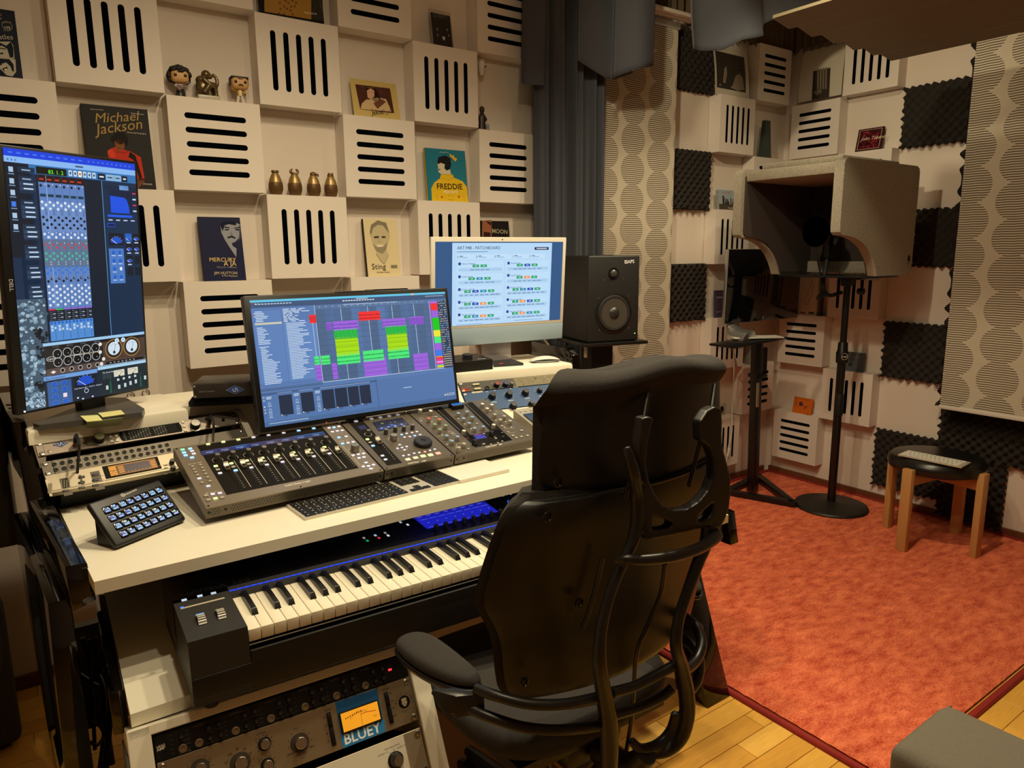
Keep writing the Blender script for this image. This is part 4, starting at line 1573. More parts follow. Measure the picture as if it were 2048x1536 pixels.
for px, m_ in (((1730, 437), BLACK), ((1590, 430), BLACK)):
    q = f.hit(*zB(*px))
    link('small_knob', KN_S, t, T(q.x, q.y, .003))
q = f.hit(*zA(903, 630))
G().lathe([(.0062, .003), (.0062, .006), (.004, .0062), (.0038, .003), (0, .003)], n=18).obj('headphone_jack', STEEL, t, T(q.x, q.y, 0))
g = G()
for px in ((375, 578), (408, 730)):
    q = f.hit(*zA(*px))
    g.lathe([(.004, .003), (.004, .0045), (.002, .0048), (0, .0042)], T(q.x, q.y, 0), n=12)
for px in ((1780, 480), (1668, 485), (1760, 400)):
    q = f.hit(*zB(*px))
    g.lathe([(.003, .003), (.003, .0045), (.0015, .0048), (0, .0042)], T(q.x, q.y, 0), n=12)
g.obj('face_screws', STEEL, t)


def plug_cable(name, label, top, pts):
    """jack plug standing out of a front socket with its cable hanging over the gear"""
    p = top
    n = LR.n
    t = thing(name, label, 'cable', T(p))
    G().lathe([(.0052, .0), (.0055, .004), (.0062, .006), (.0062, .016)], n=14).obj('brass_sleeve', mat('plug_brass', '8a6a2c', .35, .8), t, T(0, 0, 0) @ (n.to_track_quat('Z', 'Y').to_matrix().to_4x4()))
    g = G()
    q = n * .016
    g.tube([q, q + n * .012 + V((0, 0, .002)), q + n * .026 + V((0, -.002, -.002))] , [.006, .0055, .004], 10)
    g.obj('plug_grip', BLACK, t)
    G().tube([q + n * .024] + [V(v) - p for v in pts], .0032, 8).obj('cord', DARK, t)


q = LR.m @ V((*LR.hit(*zA(775, 640)), .003))
e1 = [Zp(*zB(505, 640), .975), Zp(*zB(495, 800), .925), Zp(*zB(483, 1000), .865), Zp(*zB(483, 1150), .818)]
plug_cable('headphone_plug', 'black cable plugged into the left end of the silver interface', q, e1)
q = LR.m @ V((*LR.hit(*zB(1605, 480)), .003))
plug_cable('headphone_plug', 'black cable plugged into the right end of the silver interface', q, [Zp(*zB(1652, 450), .985), Zp(*zB(1650, 540), .955), Zp(*zB(1648, 610), .915)])

# patch bay with two rows of jacks
yt = -.062
t, f, h = unit('patch_bay', 'grey patch bay with two rows of jack sockets in the left rack bay', LR, yt, yt - .0444, '6e665c', metal=.4, rough=.5, screws=False)
for x in (.0085, .474):
    for y in (.008, .036):
        link('rack_screw', SCREW, t, T(x, y, .003))
a = Art(f, zA, h=.0034)
a.rect(.022, .001, .0235, .043, '14120f')
qa, qb = f.hit(*zA(485, 938)), f.hit(*zB(1265, 678))
n_ = 15
for i in range(16):
    x = qa.x + (qb.x - qa.x) * i / n_
    for y in (.030, .0135):
        link('jack_socket', JK, t, T(x, y, .003) @ Matrix.Scale(.86, 4))
    x2 = x + (qb.x - qa.x) / n_ * .5
    a.L(0).line([(x2, .038), (x2, .008)], .0006, 'a39a8a', True).line([(x2 - .003, .021), (x2, .021)], .0006, 'a39a8a', True)
    a.rect(x + .006, .036, x + .008, .0375, 'c9c0ae')
a.text('P', (.0285, .036), .006, 'b9b09e', True).scribble(.03, .14, .0025, .001, 'a39a8a', 14)
a.done('face_print', t)

# silver effects unit with orange display
yt = -.1075
t, f, h = unit('effects_unit', 'silver effects unit with a glowing orange display in the left rack bay', LR, yt, yt - .047, 'b3a78f', metal=.35, rough=.4, screws=False, proud=.009)
f2 = Frame(f.m @ V((0, 0, .009)), f.ex, f.ey, f.n)
a = Art(f2, zA, h=.0095)
# dark panels
for (p, q_) in (((545, 1105), (740, 1320)), ((815, 1050), (920, 1260)), ((975, 1010), (1190, 1240))):
    a.box(p, q_, '6d675c')
a.L(1).box((565, 1110), (705, 1235), '26231f')
for i in range(4):
    for k in range(8):
        a.L(2).box((572 + i * 36, 1118 + k * 14), (592 + i * 36, 1122 + k * 14), '9a9282')
a.L(1).line([(1120, 1040), (1150, 1058), (1185, 1055)], .0006, 'c9bda4').line([(1115, 1115), (1185, 1108)], .0006, 'c9bda4').line([(1115, 1190), (1150, 1185), (1185, 1160)], .0006, 'c9bda4')
a.L(0).box((350, 1120), (455, 1340), 'd2c7ae').L(1)
for k in range(9):
    a.box((385, 1172 + k * 15), (450, 1175 + k * 15), '8a7f6a')
xa, xb = f2.hit(*zA(1200, 1100)).x, f2.hit(*zB(1215, 850)).x
a.L(0).rect(xa, .004, xb, .043, '0e0c0a')
a.done('face_print', t)
a = Art(f2, zB, h=.0098)
xa2, xb2 = xa + .012, xb - .007
a.rect(xa2, .009, xb2, .039, '3a1c06').L(1)
a.rect(xa2, .009, xa2 + .016, .039, 'd98a14').rect(xb2 - .016, .009, xb2, .039, '8a4a08').rect(xa2, .037, xb2, .039, 'c9780f').rect(xa2, .009, xb2, .0105, 'c9780f')
a.L(2).rect(xa2 + .018, .0115, xa2 + .034, .0365, '6b3a08').rect(xa2 + .001, .023, xa2 + .015, .0245, '3a1c06').rect(xa2 + .036, .012, xb2 - .018, .0362, '35222a')
a.L(3)
for i in range(3):
    for k in range(3):
        a.rect(xa2 + .002 + i * .0045, .0115 + k * .0038, xa2 + .005 + i * .0045, .0135 + k * .0038, '5b3006' if (i + k) % 2 else 'f0a41e')
for k in range(4):
    a.rect(xa2 + .020, .014 + k * .0055, xa2 + .032, .017 + k * .0055, 'd98a14')
    a.rect(xb2 - .013, .012 + k * .006, xb2 - .003, .0145 + k * .006, 'e0901a')
for i in range(12):
    a.rect(xa2 + .038 + i * .008, .0125, xa2 + .041 + i * .008, .014, 'd98a14')
a.done('display', t, True)
for x, y in ((860, 1080), (860, 1155), (860, 1228), (1050, 1050), (1050, 1122), (1050, 1195), (635, 1272)):
    q = f2.hit(*zA(x, y))
    G().box((q.x, q.y, .010), (.0135, .0055, .004), .0012).obj('soft_key', DARK, t)
for x, y in ((1295, 795), (1303, 850)):
    q = f2.hit(*zB(x, y))
    G().lathe([(.0065, .009), (.006, .02), (.005, .0225), (0, .0225)], n=18).obj('rotary_knob', BLACK, t, T(q.x, q.y, 0))
a = Art(f2, zB, h=.0095)
for k in range(4):
    a.box((1225, 812 + k * 24), (1262, 815 + k * 24), '7b7468').box((1330, 830 + k * 18), (1350, 833 + k * 18), '7b7468')
a.done('right_print', t)
G().box((.2413, -.004, .004), (.4826, .008, .016), .003).obj('lower_lip', MATS['face_effects_unitb3a78f'], t)

# ---- right bay
zR = zoom(880, 680, .15625)
t, f, h = unit('preamp', 'black microphone preamp with red and blue knobs, top of the right rack bay', RRK, -.001, -.0454, '3a3834', metal=.3, rough=.5)
a = Art(f, zR, h=.0034)
xp = f.hit(*zR(950, 540)).x
a.rect(xp, .001, .44, .0434, '77705c').L(1)
random.seed(4)
for i in range(60):
    a.disc((random.uniform(xp + .01, .43), random.uniform(.006, .038)), random.uniform(.002, .005), random.choice(('7d7661', '716a57', '847c66')), True, n=8)
a.L(1).box((265, 635), (368, 660), 'b5301c').L(2).fit('WARM', (275, 658), (360, 645), '2a0d08', bold=.02)
a.L(1).box((400, 672), (545, 677), 'b9b3a2')
for x, y in ((415, 685), (480, 678), (530, 670), (590, 668), (690, 650), (890, 625), (940, 610), (970, 606)):
    a.box((x, y), (x + 18, y + 6), 'cfc8b6')
for k in range(11):
    q = f.hit(*zR(700, 590))
    t_ = -.6 + k * .45
    a.disc((q.x + math.sin(t_) * .0155, q.y + math.cos(t_) * .0135), .001, 'd8d2c0', True, n=6)
    q = f.hit(*zR(815, 590))
    a.disc((q.x + math.sin(t_) * .0145, q.y + math.cos(t_) * .0125), .0009, 'd8d2c0', True, n=6)
a.disc((360, 606), .0022, 'd8401c').disc((1565, 490), .0022, 'd8401c')
a.done('face_print', t)
for x, y in ((455, 585), (475, 640), (1605, 482)):
    q = f.hit(*zR(x, y))
    g = G().box((q.x, q.y, .006), (.026 if x < 1000 else .012, .0075, .007), .003, seg=3)
    g.obj('switch_key', mat('ivory', 'cdbf98', .4), t)
for (x, y), c in (((712, 585), '7a2620'), ((825, 580), '22285c'), ((900, 580), '5b5952')):
    q = f.hit(*zR(x, y))
    km = knob_mesh('rotary_knob', .0105 if c != '5b5952' else .0075, .016, BLACK if c != '5b5952' else GREYP, mat('knob_cap_' + c, c, .4))
    link('rotary_knob', km, t, T(q.x, q.y - .004, .003))
q = f.hit(*zR(600, 625))
link('jack_socket', JK, t, T(q.x, q.y, .003) @ Matrix.Scale(1.5, 4))

t, f, h = unit('compressor', 'blue two unit compressor with black knobs and amber meter in the right rack bay', RRK, -.0465, -.1355, '163f6c', metal=.1, rough=.5)
KN_B = knob_mesh('rotary_knob', .0125, .018, BLACK, taper=.85, skirt=.0135)
KN_B2 = knob_mesh('rotary_knob', .0095, .016, BLACK, taper=.85, skirt=.0105)
a = Art(f, zR, h=.0034)
for x, y, big in ((660, 740, 1), (875, 720, 1), (1085, 695, 1), (930, 865, 1), (1268, 665, 0), (1160, 835, 0), (1320, 815, 0)):
    q = f.hit(*zR(x, y))
    link('rotary_knob', KN_B if big else KN_B2, t, T(q.x, q.y, .003) @ rotz(random.uniform(-1.5, 1.5)))
    for k in range(7):
        t_ = -2.1 + k * .7
        a.disc((q.x + math.sin(t_) * .0185, q.y + math.cos(t_) * .0185), .0009, 'd6dbe0', True, n=6)
    a.rect(q.x - .010, q.y - .0235, q.x + .010, q.y - .0215, 'c9cfd6')
a.done('face_print', t)
xm = f.hit(*zR(1440, 640)).x
fm = f
g = G().box((xm + .035, .047, .004), (.086, .062, .006), .002)
g.obj('meter_frame', BLACK, t)
a = Art(f, zR, h=.0075)
a.rect(xm - .001, .022, xm + .071, .074, 'b0842c').L(1)
for k in range(9):
    t_ = -.9 + k * .225
    a.line([(xm + .035 + math.sin(t_) * .034, .020 + math.cos(t_) * .042), (xm + .035 + math.sin(t_) * .030, .020 + math.cos(t_) * .038)], .0008, '3a2408', True)
a.line([(xm + .035, .022), (xm + .012, .062)], .0008, '1a1008', True)
a.done('meter_face', t, True)

t, f, h = unit('monitor_controller', 'silver monitor controller with one big aluminium knob in the right rack bay', RRK, -.137, -.186, 'aca18e', metal=.5, rough=.4, screws=False)
q = f.hit(*zR(1180, 985))
G().lathe([(.030, .003), (.030, .006), (.0265, .0065), (.0265, .004)], n=36).obj('knob_ring', STEEL, t, T(q.x, q.y, 0))
G().lathe([(.0255, .003), (.0245, .014)], n=36).obj('knob_skirt', BLACK, t, T(q.x, q.y, 0))
G().lathe([(.0245, .014), (.0235, .018), (.004, .0185), (0, .018)], n=36).obj('knob_top', mat('brushed_knob', 'b9c3cc', .22, .95), t, T(q.x, q.y, 0))
a = Art(f, zR, h=.0034)
a.poly([(965, 1020), (1060, 1010), (1095, 985), (1100, 1050), (1030, 1075)], '15161a').L(1).box((1010, 1030), (1060, 1050), '3a4450')
a.done('face_print', t)
for x, y in ((1100, 1108), (1190, 1125)):
    q = f.hit(*zR(x, y))
    link('button', BTN_S, t, T(q.x, q.y, .003))
# small silver remote box standing beside the consoles
z_ = V((1.12, -.93, ZD))
p = Zp(*zR(1245, 1340), ZD)
t = thing('desktop_remote', 'small silver desktop controller between the last console and the chair', 'controller', T(p.x + .045, p.y + .03, ZD) @ rotz(-.1))
G().prism([(-.11, 0), (.11, 0), (.11, .085), (-.11, .035)], -.045, .045, Matrix(((0, 0, 1, 0), (1, 0, 0, 0), (0, 1, 0, 0), (0, 0, 0, 1))), ).obj('housing', mat('remote_silver', 'b3aa98', .4, .4), t, sharp=20)
ft = Matrix.Rotation(math.atan2(.05, .22), 4, 'X')
G().box((.0, .0, .062), (.07, .16, .002), .0005, ft).obj('display_glass', BLACKG, t, flat=True)
for i in range(3):
    link('button', BTN_S, t, T(-.03 + i * .02, .088, .0815))
G().box((0, 0, .003), (.07, .19, .006)).obj('rubber_foot', BLACKM, t, flat=True)

# ---- lower bay units
zH = zoom(240, 1236, .29297)
t, f, h = unit('headphone_amp', 'black headphone amplifier with rows of small knobs, top of the lower rack', HR, -.001, -.0454, '0d0d0e', metal=.2, rough=.4, screws=False)
a = Art(f, zH, h=.0034)
a.fit('HEAD', (250, 893), (308, 868), 'd0c8b8', bold=.03).fit('AMP', (252, 913), (310, 890), 'd0c8b8', bold=.03)
for x, y, r in ((428, 888, 1), (538, 850, 1), (788, 768, 1), (1028, 685, 1), (1260, 605, 1), (1475, 530, 1), (1672, 460, 1)):
    q = f.hit(*zH(x, y))
    G().lathe([(.0072, .003), (.0072, .0055), (.0045, .006), (.0042, .0032), (0, .0032)], n=20).obj('headphone_jack', mat('jack_nickel', 'a39478', .3, .8), t, T(q.x, q.y, 0))
    a.rect(q.x - .008, q.y - .0125, q.x + .009, q.y - .0112, '8a8274')
    for k in range(5):
        a.disc((q.x - .016, .007 + k * .0075), .0009, '6b665c', True, n=6).disc((q.x - .019, .007 + k * .0075), .0009, '4a463e', True, n=6)
for x, y in ((415, 808), (600, 748), (668, 722), (610, 818), (683, 795), (843, 663), (912, 635), (855, 735), (925, 705), (1077, 580), (1143, 557), (1087, 648), (1155, 625), (1300, 508), (1362, 485), (1310, 572), (1375, 550), (1512, 435), (1572, 415), (1527, 498), (1585, 475), (1715, 368), (1777, 350), (1735, 430), (1787, 410)):
    q = f.hit(*zH(x, y))
    link('small_knob', KN_S, t, T(q.x, q.y, .003))
    a.rect(q.x - .006, q.y - .0085, q.x + .006, q.y - .0075, '5b564c')
for i, (x, y) in enumerate(((505, 745), (760, 660), (1000, 578), (1225, 500), (1440, 430), (1650, 358))):
    a.text('CHANNEL %d' % (i + 1), (x - 15, y + 8), .0042, '8f8778')
a.text('DIRECT IN', (405, 932), .004, '8f8778')
a.done('face_print', t)
q = f.hit(*zH(1838, 353))
G().box((q.x, q.y, .0045), (.007, .004, .003), .0006).obj('power_led', mat('led_red', 'ff3038', .4, emit=2.0), t)

t, f, h = unit('limiter', 'brushed silver limiting amplifier with amber meter and blue badge, middle of the lower rack', HR, -.0458, -.1345, 'a8977a', metal=.75, rough=.36, noise=.10)
a = Art(f, zH, h=.0034)
KN_M = knob_mesh('rotary_knob', .0115, .014, STEEL, mat('knob_face_steel', 'c2b8a6', .2, .95), taper=.96)
for x, y, r, c in ((820, 985, .0185, 1), (985, 858, .0125, 0), (1225, 850, .018, 1), (1005, 1000, .0125, 0), (545, 1025, .0165, 1)):
    q = f.hit(*zH(x, y))
    if c:
        G().lathe([(r, .003), (r * .97, .005), (r * .62, .0058)], n=30).obj('knob_skirt', mat('smoke_skirt', '3b342b', .35), t, T(q.x, q.y, 0))
    else:
        G().lathe([(r, .003), (r * .95, .0045), (r * .7, .005)], n=24).obj('knob_skirt', BLACK, t, T(q.x, q.y, 0))
    s_ = r * .62 / .0115 if c else r * .72 / .0115
    link('rotary_knob', KN_M, t, T(q.x, q.y, .004) @ Matrix.Scale(s_, 4) @ rotz(.2))
    for k in range(9):
        t_ = -2.2 + k * .55
        a.rect(q.x + math.sin(t_) * r * 1.25 - .0006, q.y + math.cos(t_) * r * 1.25 - .001, q.x + math.sin(t_) * r * 1.25 + .0006, q.y + math.cos(t_) * r * 1.25 + .001, '2a2118')
for s_, p in (('24', (785, 905)), ('18', (835, 905)), ('30', (735, 945)), ('12', (872, 940)), ('36', (710, 1000)), ('6', (878, 998)), ('24', (530, 998)), ('18', (590, 995)), ('3', (922, 838)), ('5', (990, 812)), ('1', (940, 905)), ('3', (945, 980)), ('5', (1015, 960)), ('20', (1382, 690)), ('12', (1392, 745)), ('8', (1408, 798)), ('4', (1415, 850))):
    a.text(s_, p, .0062, '2a2118')
a.fit('ATTACK', (930, 803), (998, 780), '2a2118').fit('COMP MIX', (1185, 950), (1273, 920), '2a2118').fit('RATIO', (1395, 640), (1440, 625), '2a2118').fit('METER', (1785, 498), (1832, 483), '2a2118').fit('DRY 0%', (1140, 942), (1192, 925), '2a2118').fit('WET 100%', (1255, 900), (1325, 876), '2a2118').fit('50%', (1183, 765), (1210, 755), '2a2118')
for s_, p in (('GR', (1835, 522)), ('+4', (1846, 572)), ('+8', (1855, 622)), ('OFF', (1862, 676))):
    a.text(s_, p, .0045, '2a2118')
a.poly([(1465, 575), (1750, 480), (1808, 775), (1522, 890)], '245a8c').L(1)
a.poly([(1500, 800), (1800, 690), (1808, 775), (1522, 890)], '2f78b4').fit('FET LIMITING AMPLIFIER', (1520, 808), (1770, 722), '9fb4c4')
a.L(2).fit('BLUEY', (1530, 866), (1780, 772), 'e8ecef', bold=.04)
c_ = f.hit(*zH(1937, 572))
a.L(0).disc((c_.x, c_.y), .0125, '15110d', True)
a.L(1).poly([(c_.x + x * .001, c_.y + y * .001) for x, y in ((-6, 6), (-3, 8), (0, 7), (3, 8), (6, 6), (5, 2), (6, -2), (3, -7), (0, -9), (-3, -7), (-6, -2), (-5, 2))], 'b3a284', True)
a.L(2).poly([(c_.x + x * .001, c_.y + y * .001) for x, y in ((-4, 3), (-1, 1.6), (-3, .8))], '15110d', True).poly([(c_.x + x * .001, c_.y + y * .001) for x, y in ((4, 3), (1, 1.6), (3, .8))], '15110d', True).poly([(c_.x + x * .001, c_.y + y * .001) for x, y in ((-1.6, -2.4), (1.6, -2.4), (0, -4.2))], '15110d', True).line([(c_.x, c_.y - .004), (c_.x, c_.y - .0065)], .0006, '15110d', True)
a.L(0)
for i, ch in enumerate('BLACK LION'):
    t_ = -1.45 + i * .30
    a.text(ch, (c_.x + math.sin(t_) * .0165 - .001, c_.y + math.cos(t_) * .0165 - .001), .0048, '2a2118', True, rot=-t_)
for i, ch in enumerate('AUDIO'):
    t_ = PI + .5 - i * .25
    a.text(ch, (c_.x + math.sin(t_) * .0195 - .0016, c_.y + math.cos(t_) * .0195), .0046, '2a2118', True, rot=-t_ + PI)
a.done('face_print', t)
vu = [f.hit(*zH(*p)) for p in ((1497, 650), (1745, 572), (1775, 690), (1520, 778))]
vx0, vx1, vy0, vy1 = min(vu[0].x, vu[3].x), max(vu[1].x, vu[2].x), min(p.y for p in vu), max(p.y for p in vu)
vx0, vx1 = (vu[0].x + vu[3].x) / 2, (vu[1].x + vu[2].x) / 2
vy1, vy0 = (vu[0].y + vu[1].y) / 2, (vu[2].y + vu[3].y) / 2
G().box(((vx0 + vx1) / 2, (vy0 + vy1) / 2, .005), (vx1 - vx0 + .006, vy1 - vy0 + .006, .005), .0015).obj('meter_frame', BLACK, t)
a = Art(f, zH, h=.0078)
a.rect(vx0, vy0, vx1, vy1, 'f09a1e').L(1)
mx, my = (vx0 + vx1) / 2, vy0 - .012
R_ = (vy1 - vy0) * .98
for k in range(13):
    t_ = -.62 + k * .082
    a.line([(mx + math.sin(t_) * R_ * 1.02, my + math.cos(t_) * R_ * 1.0 + .003), (mx + math.sin(t_) * (R_ + .004), my + math.cos(t_) * (R_ + .004) + .003)], .0006, '5a2a06', True)
for k in range(8):
    a.rect(vx0 + .008 + k * .0046, vy1 - .013 + (k * .0008 if k < 5 else .004), vx0 + .010 + k * .0046, vy1 - .010 + (k * .0008 if k < 5 else .004), '5a2a06')
a.line([(mx + .002, vy1 - .013), (mx + .012, vy1 - .0125), (vx1 - .006, vy1 - .016)], .0012, 'a3200c', True).line([(mx, vy0 + .002), (mx + .001, vy1 - .010)], .0006, '5a1a06', True).text('VU', (vx1 - .013, vy0 + .008), .0058, '5a2a06', True)
a.done('meter_face', t, True)
for (x, y), (x2, y2) in (((1420, 645), (1458, 870)), ((1812, 505), (1850, 718))):
    p0, p1 = f.hit(*zH(x, y)), f.hit(*zH(x2, y2))
    G().box(((p0.x + p1.x) / 2, (p0.y + p1.y) / 2, .0035), (.009, p0.y - p1.y, .0015)).obj('switch_slot', BLACKM, t, flat=True)
    G().box(((p0.x + p1.x) / 2, p0.y - .013, .006), (.007, .02, .006), .001).obj('switch_keys', BLACK, t)
    G().box(((p0.x + p1.x) / 2, p1.y + .018, .006), (.007, .026, .006), .001).obj('switch_keys', BLACK, t)

t, f, h = unit('opto_leveler', 'white and grey leveling amplifier with one dark knob, bottom of the lower rack', HR, -.149, -.236, 'a89c86', metal=.5, rough=.4)
a = Art(f, zH, h=.0034)
wl, wr = f.hit(*zH(1440, 1024)).x, f.hit(*zH(1940, 850)).x
a.rect(.05, .002, wr, .085, 'd3cab6').L(1)
a.fit('GAIN REDUCTION', (1802, 905), (1905, 862), '2a2118').fit('OUTPUT +10', (1757, 948), (1828, 918), '2a2118').fit('OUTPUT +4', (1888, 893), (1945, 868), '2a2118').line([(1868, 905), (1862, 890)], .0008, '2a2118').line([(1835, 925), (1845, 918)], .0008, '2a2118')
a.done('face_print', t)
q = f.hit(*zH(1878, 968))
link('rotary_knob', knob_mesh('rotary_knob', .0135, .02, BLACK, STEEL, taper=.8, skirt=.0165), t, T(q.x, q.y, .003) @ rotz(.3))
# ------------------------------------------------------------------ upright monitor on the left shelf
zd1 = zoom(0, 280, .15625)
zd2 = zoom(0, 500, .23438)
f = pose(-.0324, -.5443, 1.3452, .5604, .0631)
t = thing('monitor', 'tall upright monitor on the left shelf showing mixer channels', 'monitor', f.m)
sw, sh = .336, .597
G().box((-.006, 0, -.012), (sw + .030, sh + .014, .022), .004).obj('bezel', BLACK, t)
G().box((0, 0, -.035), (sw * .8, sh * .6, .03), .012).obj('rear_housing', DARK, t)
a = Art(f, zd1, h=.0002)
hw, hh = sw / 2, sh / 2
a.rect(-hw, -hh, hw, hh, '0e2a47').rect(-hw + .02, -.17, -hw + .06, hh - .04, '0b1d30')
U = lambda u, v: (-hw + sw * u, hh - sh * v)


def R_(a, u0, v0, u1, v1, c):
    p, q = U(u0, v0), U(u1, v1)
    return a.rect(p[0], q[1], q[0], p[1], c)


a.L(1)
R_(a, 0, 0, 1, .028, '1440d8')
R_(a, 0, .028, 1, .05, '86b6f0')
R_(a, .16, .05, 1, .084, '2f6fae')
R_(a, 0, .05, .16, .40, '0a1828')
a.L(2)
for k in range(10):
    R_(a, .03 + k * .055, .011, .06 + k * .055, .017, '3f72f0')
    R_(a, .6 + k * .038, .011, .615 + k * .038, .017, '3f72f0')
R_(a, .50, .036, .56, .042, '3a4c6a')
for k in range(3):
    R_(a, .02 + k * .025, .037, .03 + k * .025, .044, '4f7ab0')
R_(a, .21, .055, .43, .082, '04120a')
for k in range(6):
    R_(a, .445 + k * .037, .056, .472 + k * .037, .079, 'b9d4ec' if k != 2 else 'f0f0c8')
    a.L(3)
    R_(a, .453 + k * .037, .063, .464 + k * .037, .072, '1b2a3c' if k != 2 else 'd03020')
    a.L(2)
for k, (u, wd, c) in enumerate(((.675, .06, '0a1622'), (.742, .065, '8fb6d6'), (.81, .06, '8fb6d6'), (.875, .05, '0a1622'))):
    R_(a, u, .057, u + wd, .081, c)
    a.L(3)
    R_(a, u + .012, .066, u + wd - .012, .072, 'd8e8f8' if c[0] == '0' else '3b5570')
    a.L(2)
a.L(3).text('83. 1. 2', U(.295, .078), .0125, '6cf03a', True, bold=.01)
# left icon column and menus
a.L(2)
for k in range(6):
    R_(a, .025, .066 + k * .042, .055, .085 + k * .042, 'a9c6e0' if k != 3 else '3f78e8')
    R_(a, .02, .09 + k * .042, .06, .094 + k * .042, '6f8fae')
for v0, v1, rows in ((.063, .083, 0), (.096, .16, 2), (.183, .252, 3), (.275, .335, 2), (.352, .412, 2), (.43, .485, 2), (.505, .555, 2)):
    R_(a, .085, v0, .20, v1, '152b44')
    a.L(3)
    R_(a, .11, v0 + .008, .17, v0 + .013, '8fa8c4')
    for r in range(rows):
        v = v0 + .026 + r * .0175
        R_(a, .09, v - .004, .195, v + .009, '27405e')
        a.L(4)
        R_(a, .115, v, .18, v + .005, 'c4d8ec')
        a.L(3)
    a.L(2)
# six mixer channels
cx0, cx1 = .218, .555
cw = (cx1 - cx0) / 6
R_(a, cx0, .086, cx1, .112, '241014')
R_(a, cx0, .112, cx1, .605, '5d80bd')
R_(a, .205, .086, cx0, .72, '0c1a2a')
a.L(3)
R_(a, cx0, .185, cx1, .30, '6a8cc6')
R_(a, cx0, .33, cx1, .44, '5b7290')
for i in range(6):
    u = cx0 + i * cw
    R_(a, u + .008, .098, u + .04, .104, 'c03a22')
    R_(a, u - .001, .086, u + .001, .605, '2a4a7a' if i != 1 else 'b8d4f8')
    R_(a, u + .006, .156, u + .048, .167, '173a4c')
    a.L(4)
    ks = []
    for v, c, sl in ((.125, '14202e', 0), (.187, 'd8e4f0', 0), (.198, 'd8e4f0', 1), (.212, 'd8e4f0', 0), (.245, '101a26', 0), (.256, '101a26', 1), (.272, '101a26', 0), (.285, '101a26', 1), (.310, 'd8e4f0', 0), (.322, 'd8e4f0', 1),
                     (.350, 'b8465a', 0), (.362, 'b8465a', 1), (.385, '46b494', 0), (.396, '46b494', 1), (.408, '46b494', 0), (.440, '2f74d8', 0), (.451, '2f74d8', 1), (.463, '2f74d8', 0), (.485, '101a26', 1), (.495, '101a26', 0),
                     (.515, 'd8e4e8', 0), (.528, 'd8e4e8', 1), (.54, 'd8e4e8', 0), (.552, 'd8e4e8', 1), (.564, 'd8e4e8', 0), (.577, 'd8e4e8', 1), (.59, 'd8e4e8', 0)):
        p = U(u + (.016 if not sl else .042), v)
        a.disc(p, .0033, c, True, n=10)
    for v in (.125, .20, .31, .35, .425, .434, .49):
        p = U(u + .045, v - .006)
        a.disc(p, .0013, 'f6e8d8', True, n=6)
    for k in range(2):
        R_(a, u + .034 + k * .009, .212, u + .037 + k * .009, .237, '2a3d5c')
    R_(a, u + .0, .606, u + cw - .003, .611, ('e0284a', '28c850', '9a6ae0', '9a6ae0', '9a6ae0', '9a6ae0')[i])
    a.L(3)
R_(a, cx0, .612, cx1, .655, '0a1018')
R_(a, cx0, .655, cx1, .735, '4f8ad0')
a.L(4)
for i in range(6):
    u = cx0 + i * cw
    for k in range(5):
        R_(a, u + .006, .616 + k * .008, u + .026, .619 + k * .008, '55667c')
        R_(a, u + .03, .616 + k * .008, u + .05, .619 + k * .008, 'b8ccec' if k in (1, 3) else '3b4a60')
    for k in (0, 1):
        a.disc(U(u + .014 + k * .026, .662), .0032, '1f5cc0', True, n=10)
    R_(a, u + .008, .672, u + .024, .682, 'b9d0ec')
    R_(a, u + .008, .685, u + .024, .695, 'b9d0ec')
    R_(a, u + .038, .668, u + .041, .73, '28466e')
    R_(a, u + .033, .678 + .006 * (i % 3), u + .046, .687 + .006 * (i % 3), 'c8d8e8')
# empty lanes and divider
a.L(2)
R_(a, .555, .086, .70, .74, '0b1b2c')
R_(a, .70, .086, .705, .74, '5a94c8')
# equaliser block
R_(a, .725, .10, 1, .115, '10233a')
R_(a, .85, .098, .93, .116, '78a8e8')
R_(a, .76, .118, .955, .215, '0c1e3c')
a.L(3)
p = [U(.765, .143), U(.89, .148), U(.91, .158), U(.925, .185), U(.93, .214), U(.765, .214)]
a.poly(p, '1450dc', True)
R_(a, .735, .222, .95, .232, '1c5ae0')
for k, c in enumerate(('b03a60', '2a5a78', 'b03a60', '2a5a78')):
    R_(a, .952, .117 + k * .025, 1, .137 + k * .025, '101c30')
    a.L(4)
    R_(a, .96, .124 + k * .025, .992, .131 + k * .025, c if k % 2 == 0 else 'a8d0e8')
    a.L(3)
for k in range(4):
    R_(a, .74 + k * .065, .242, .775 + k * .065, .247, 'b8c8e0')
R_(a, .725, .258, .795, .274, '1c50c8')
a.L(4)
R_(a, .73, .2605, .79, .2715, '081a4a')
# vu meters of the compressor list


def vu(a, u0, v0, u1, v1, box=None):
    R_(a, u0, v0, u1, v1, box or '0a1526')
    a.L(a.l + 1)
    p, q = U(u0, v0), U(u1, v1)
    mx, my, r = (p[0] + q[0]) / 2, q[1] + (p[1] - q[1]) * .12, (q[0] - p[0]) * .42
    pts = [(mx + math.cos(t_) * r * .95, my + math.sin(t_) * r) for t_ in [PI * (.05 + .9 * k / 12) for k in range(13)]]
    a.poly(pts + [(mx, my)], '1c4fc4', True)
    a.L(a.l + 1)
    for k in range(6):
        t_ = PI * (.15 + .7 * k / 5)
        a.line([(mx + math.cos(t_) * r, my + math.sin(t_) * r), (mx + math.cos(t_) * r * 1.1, my + math.sin(t_) * r * 1.1)], .0007, 'd8e8ff', True)
    a.line([(mx, my), (mx - r * .85, my + r * .62)], .0009, 'ffffff', True)
    a.L(a.l - 2)


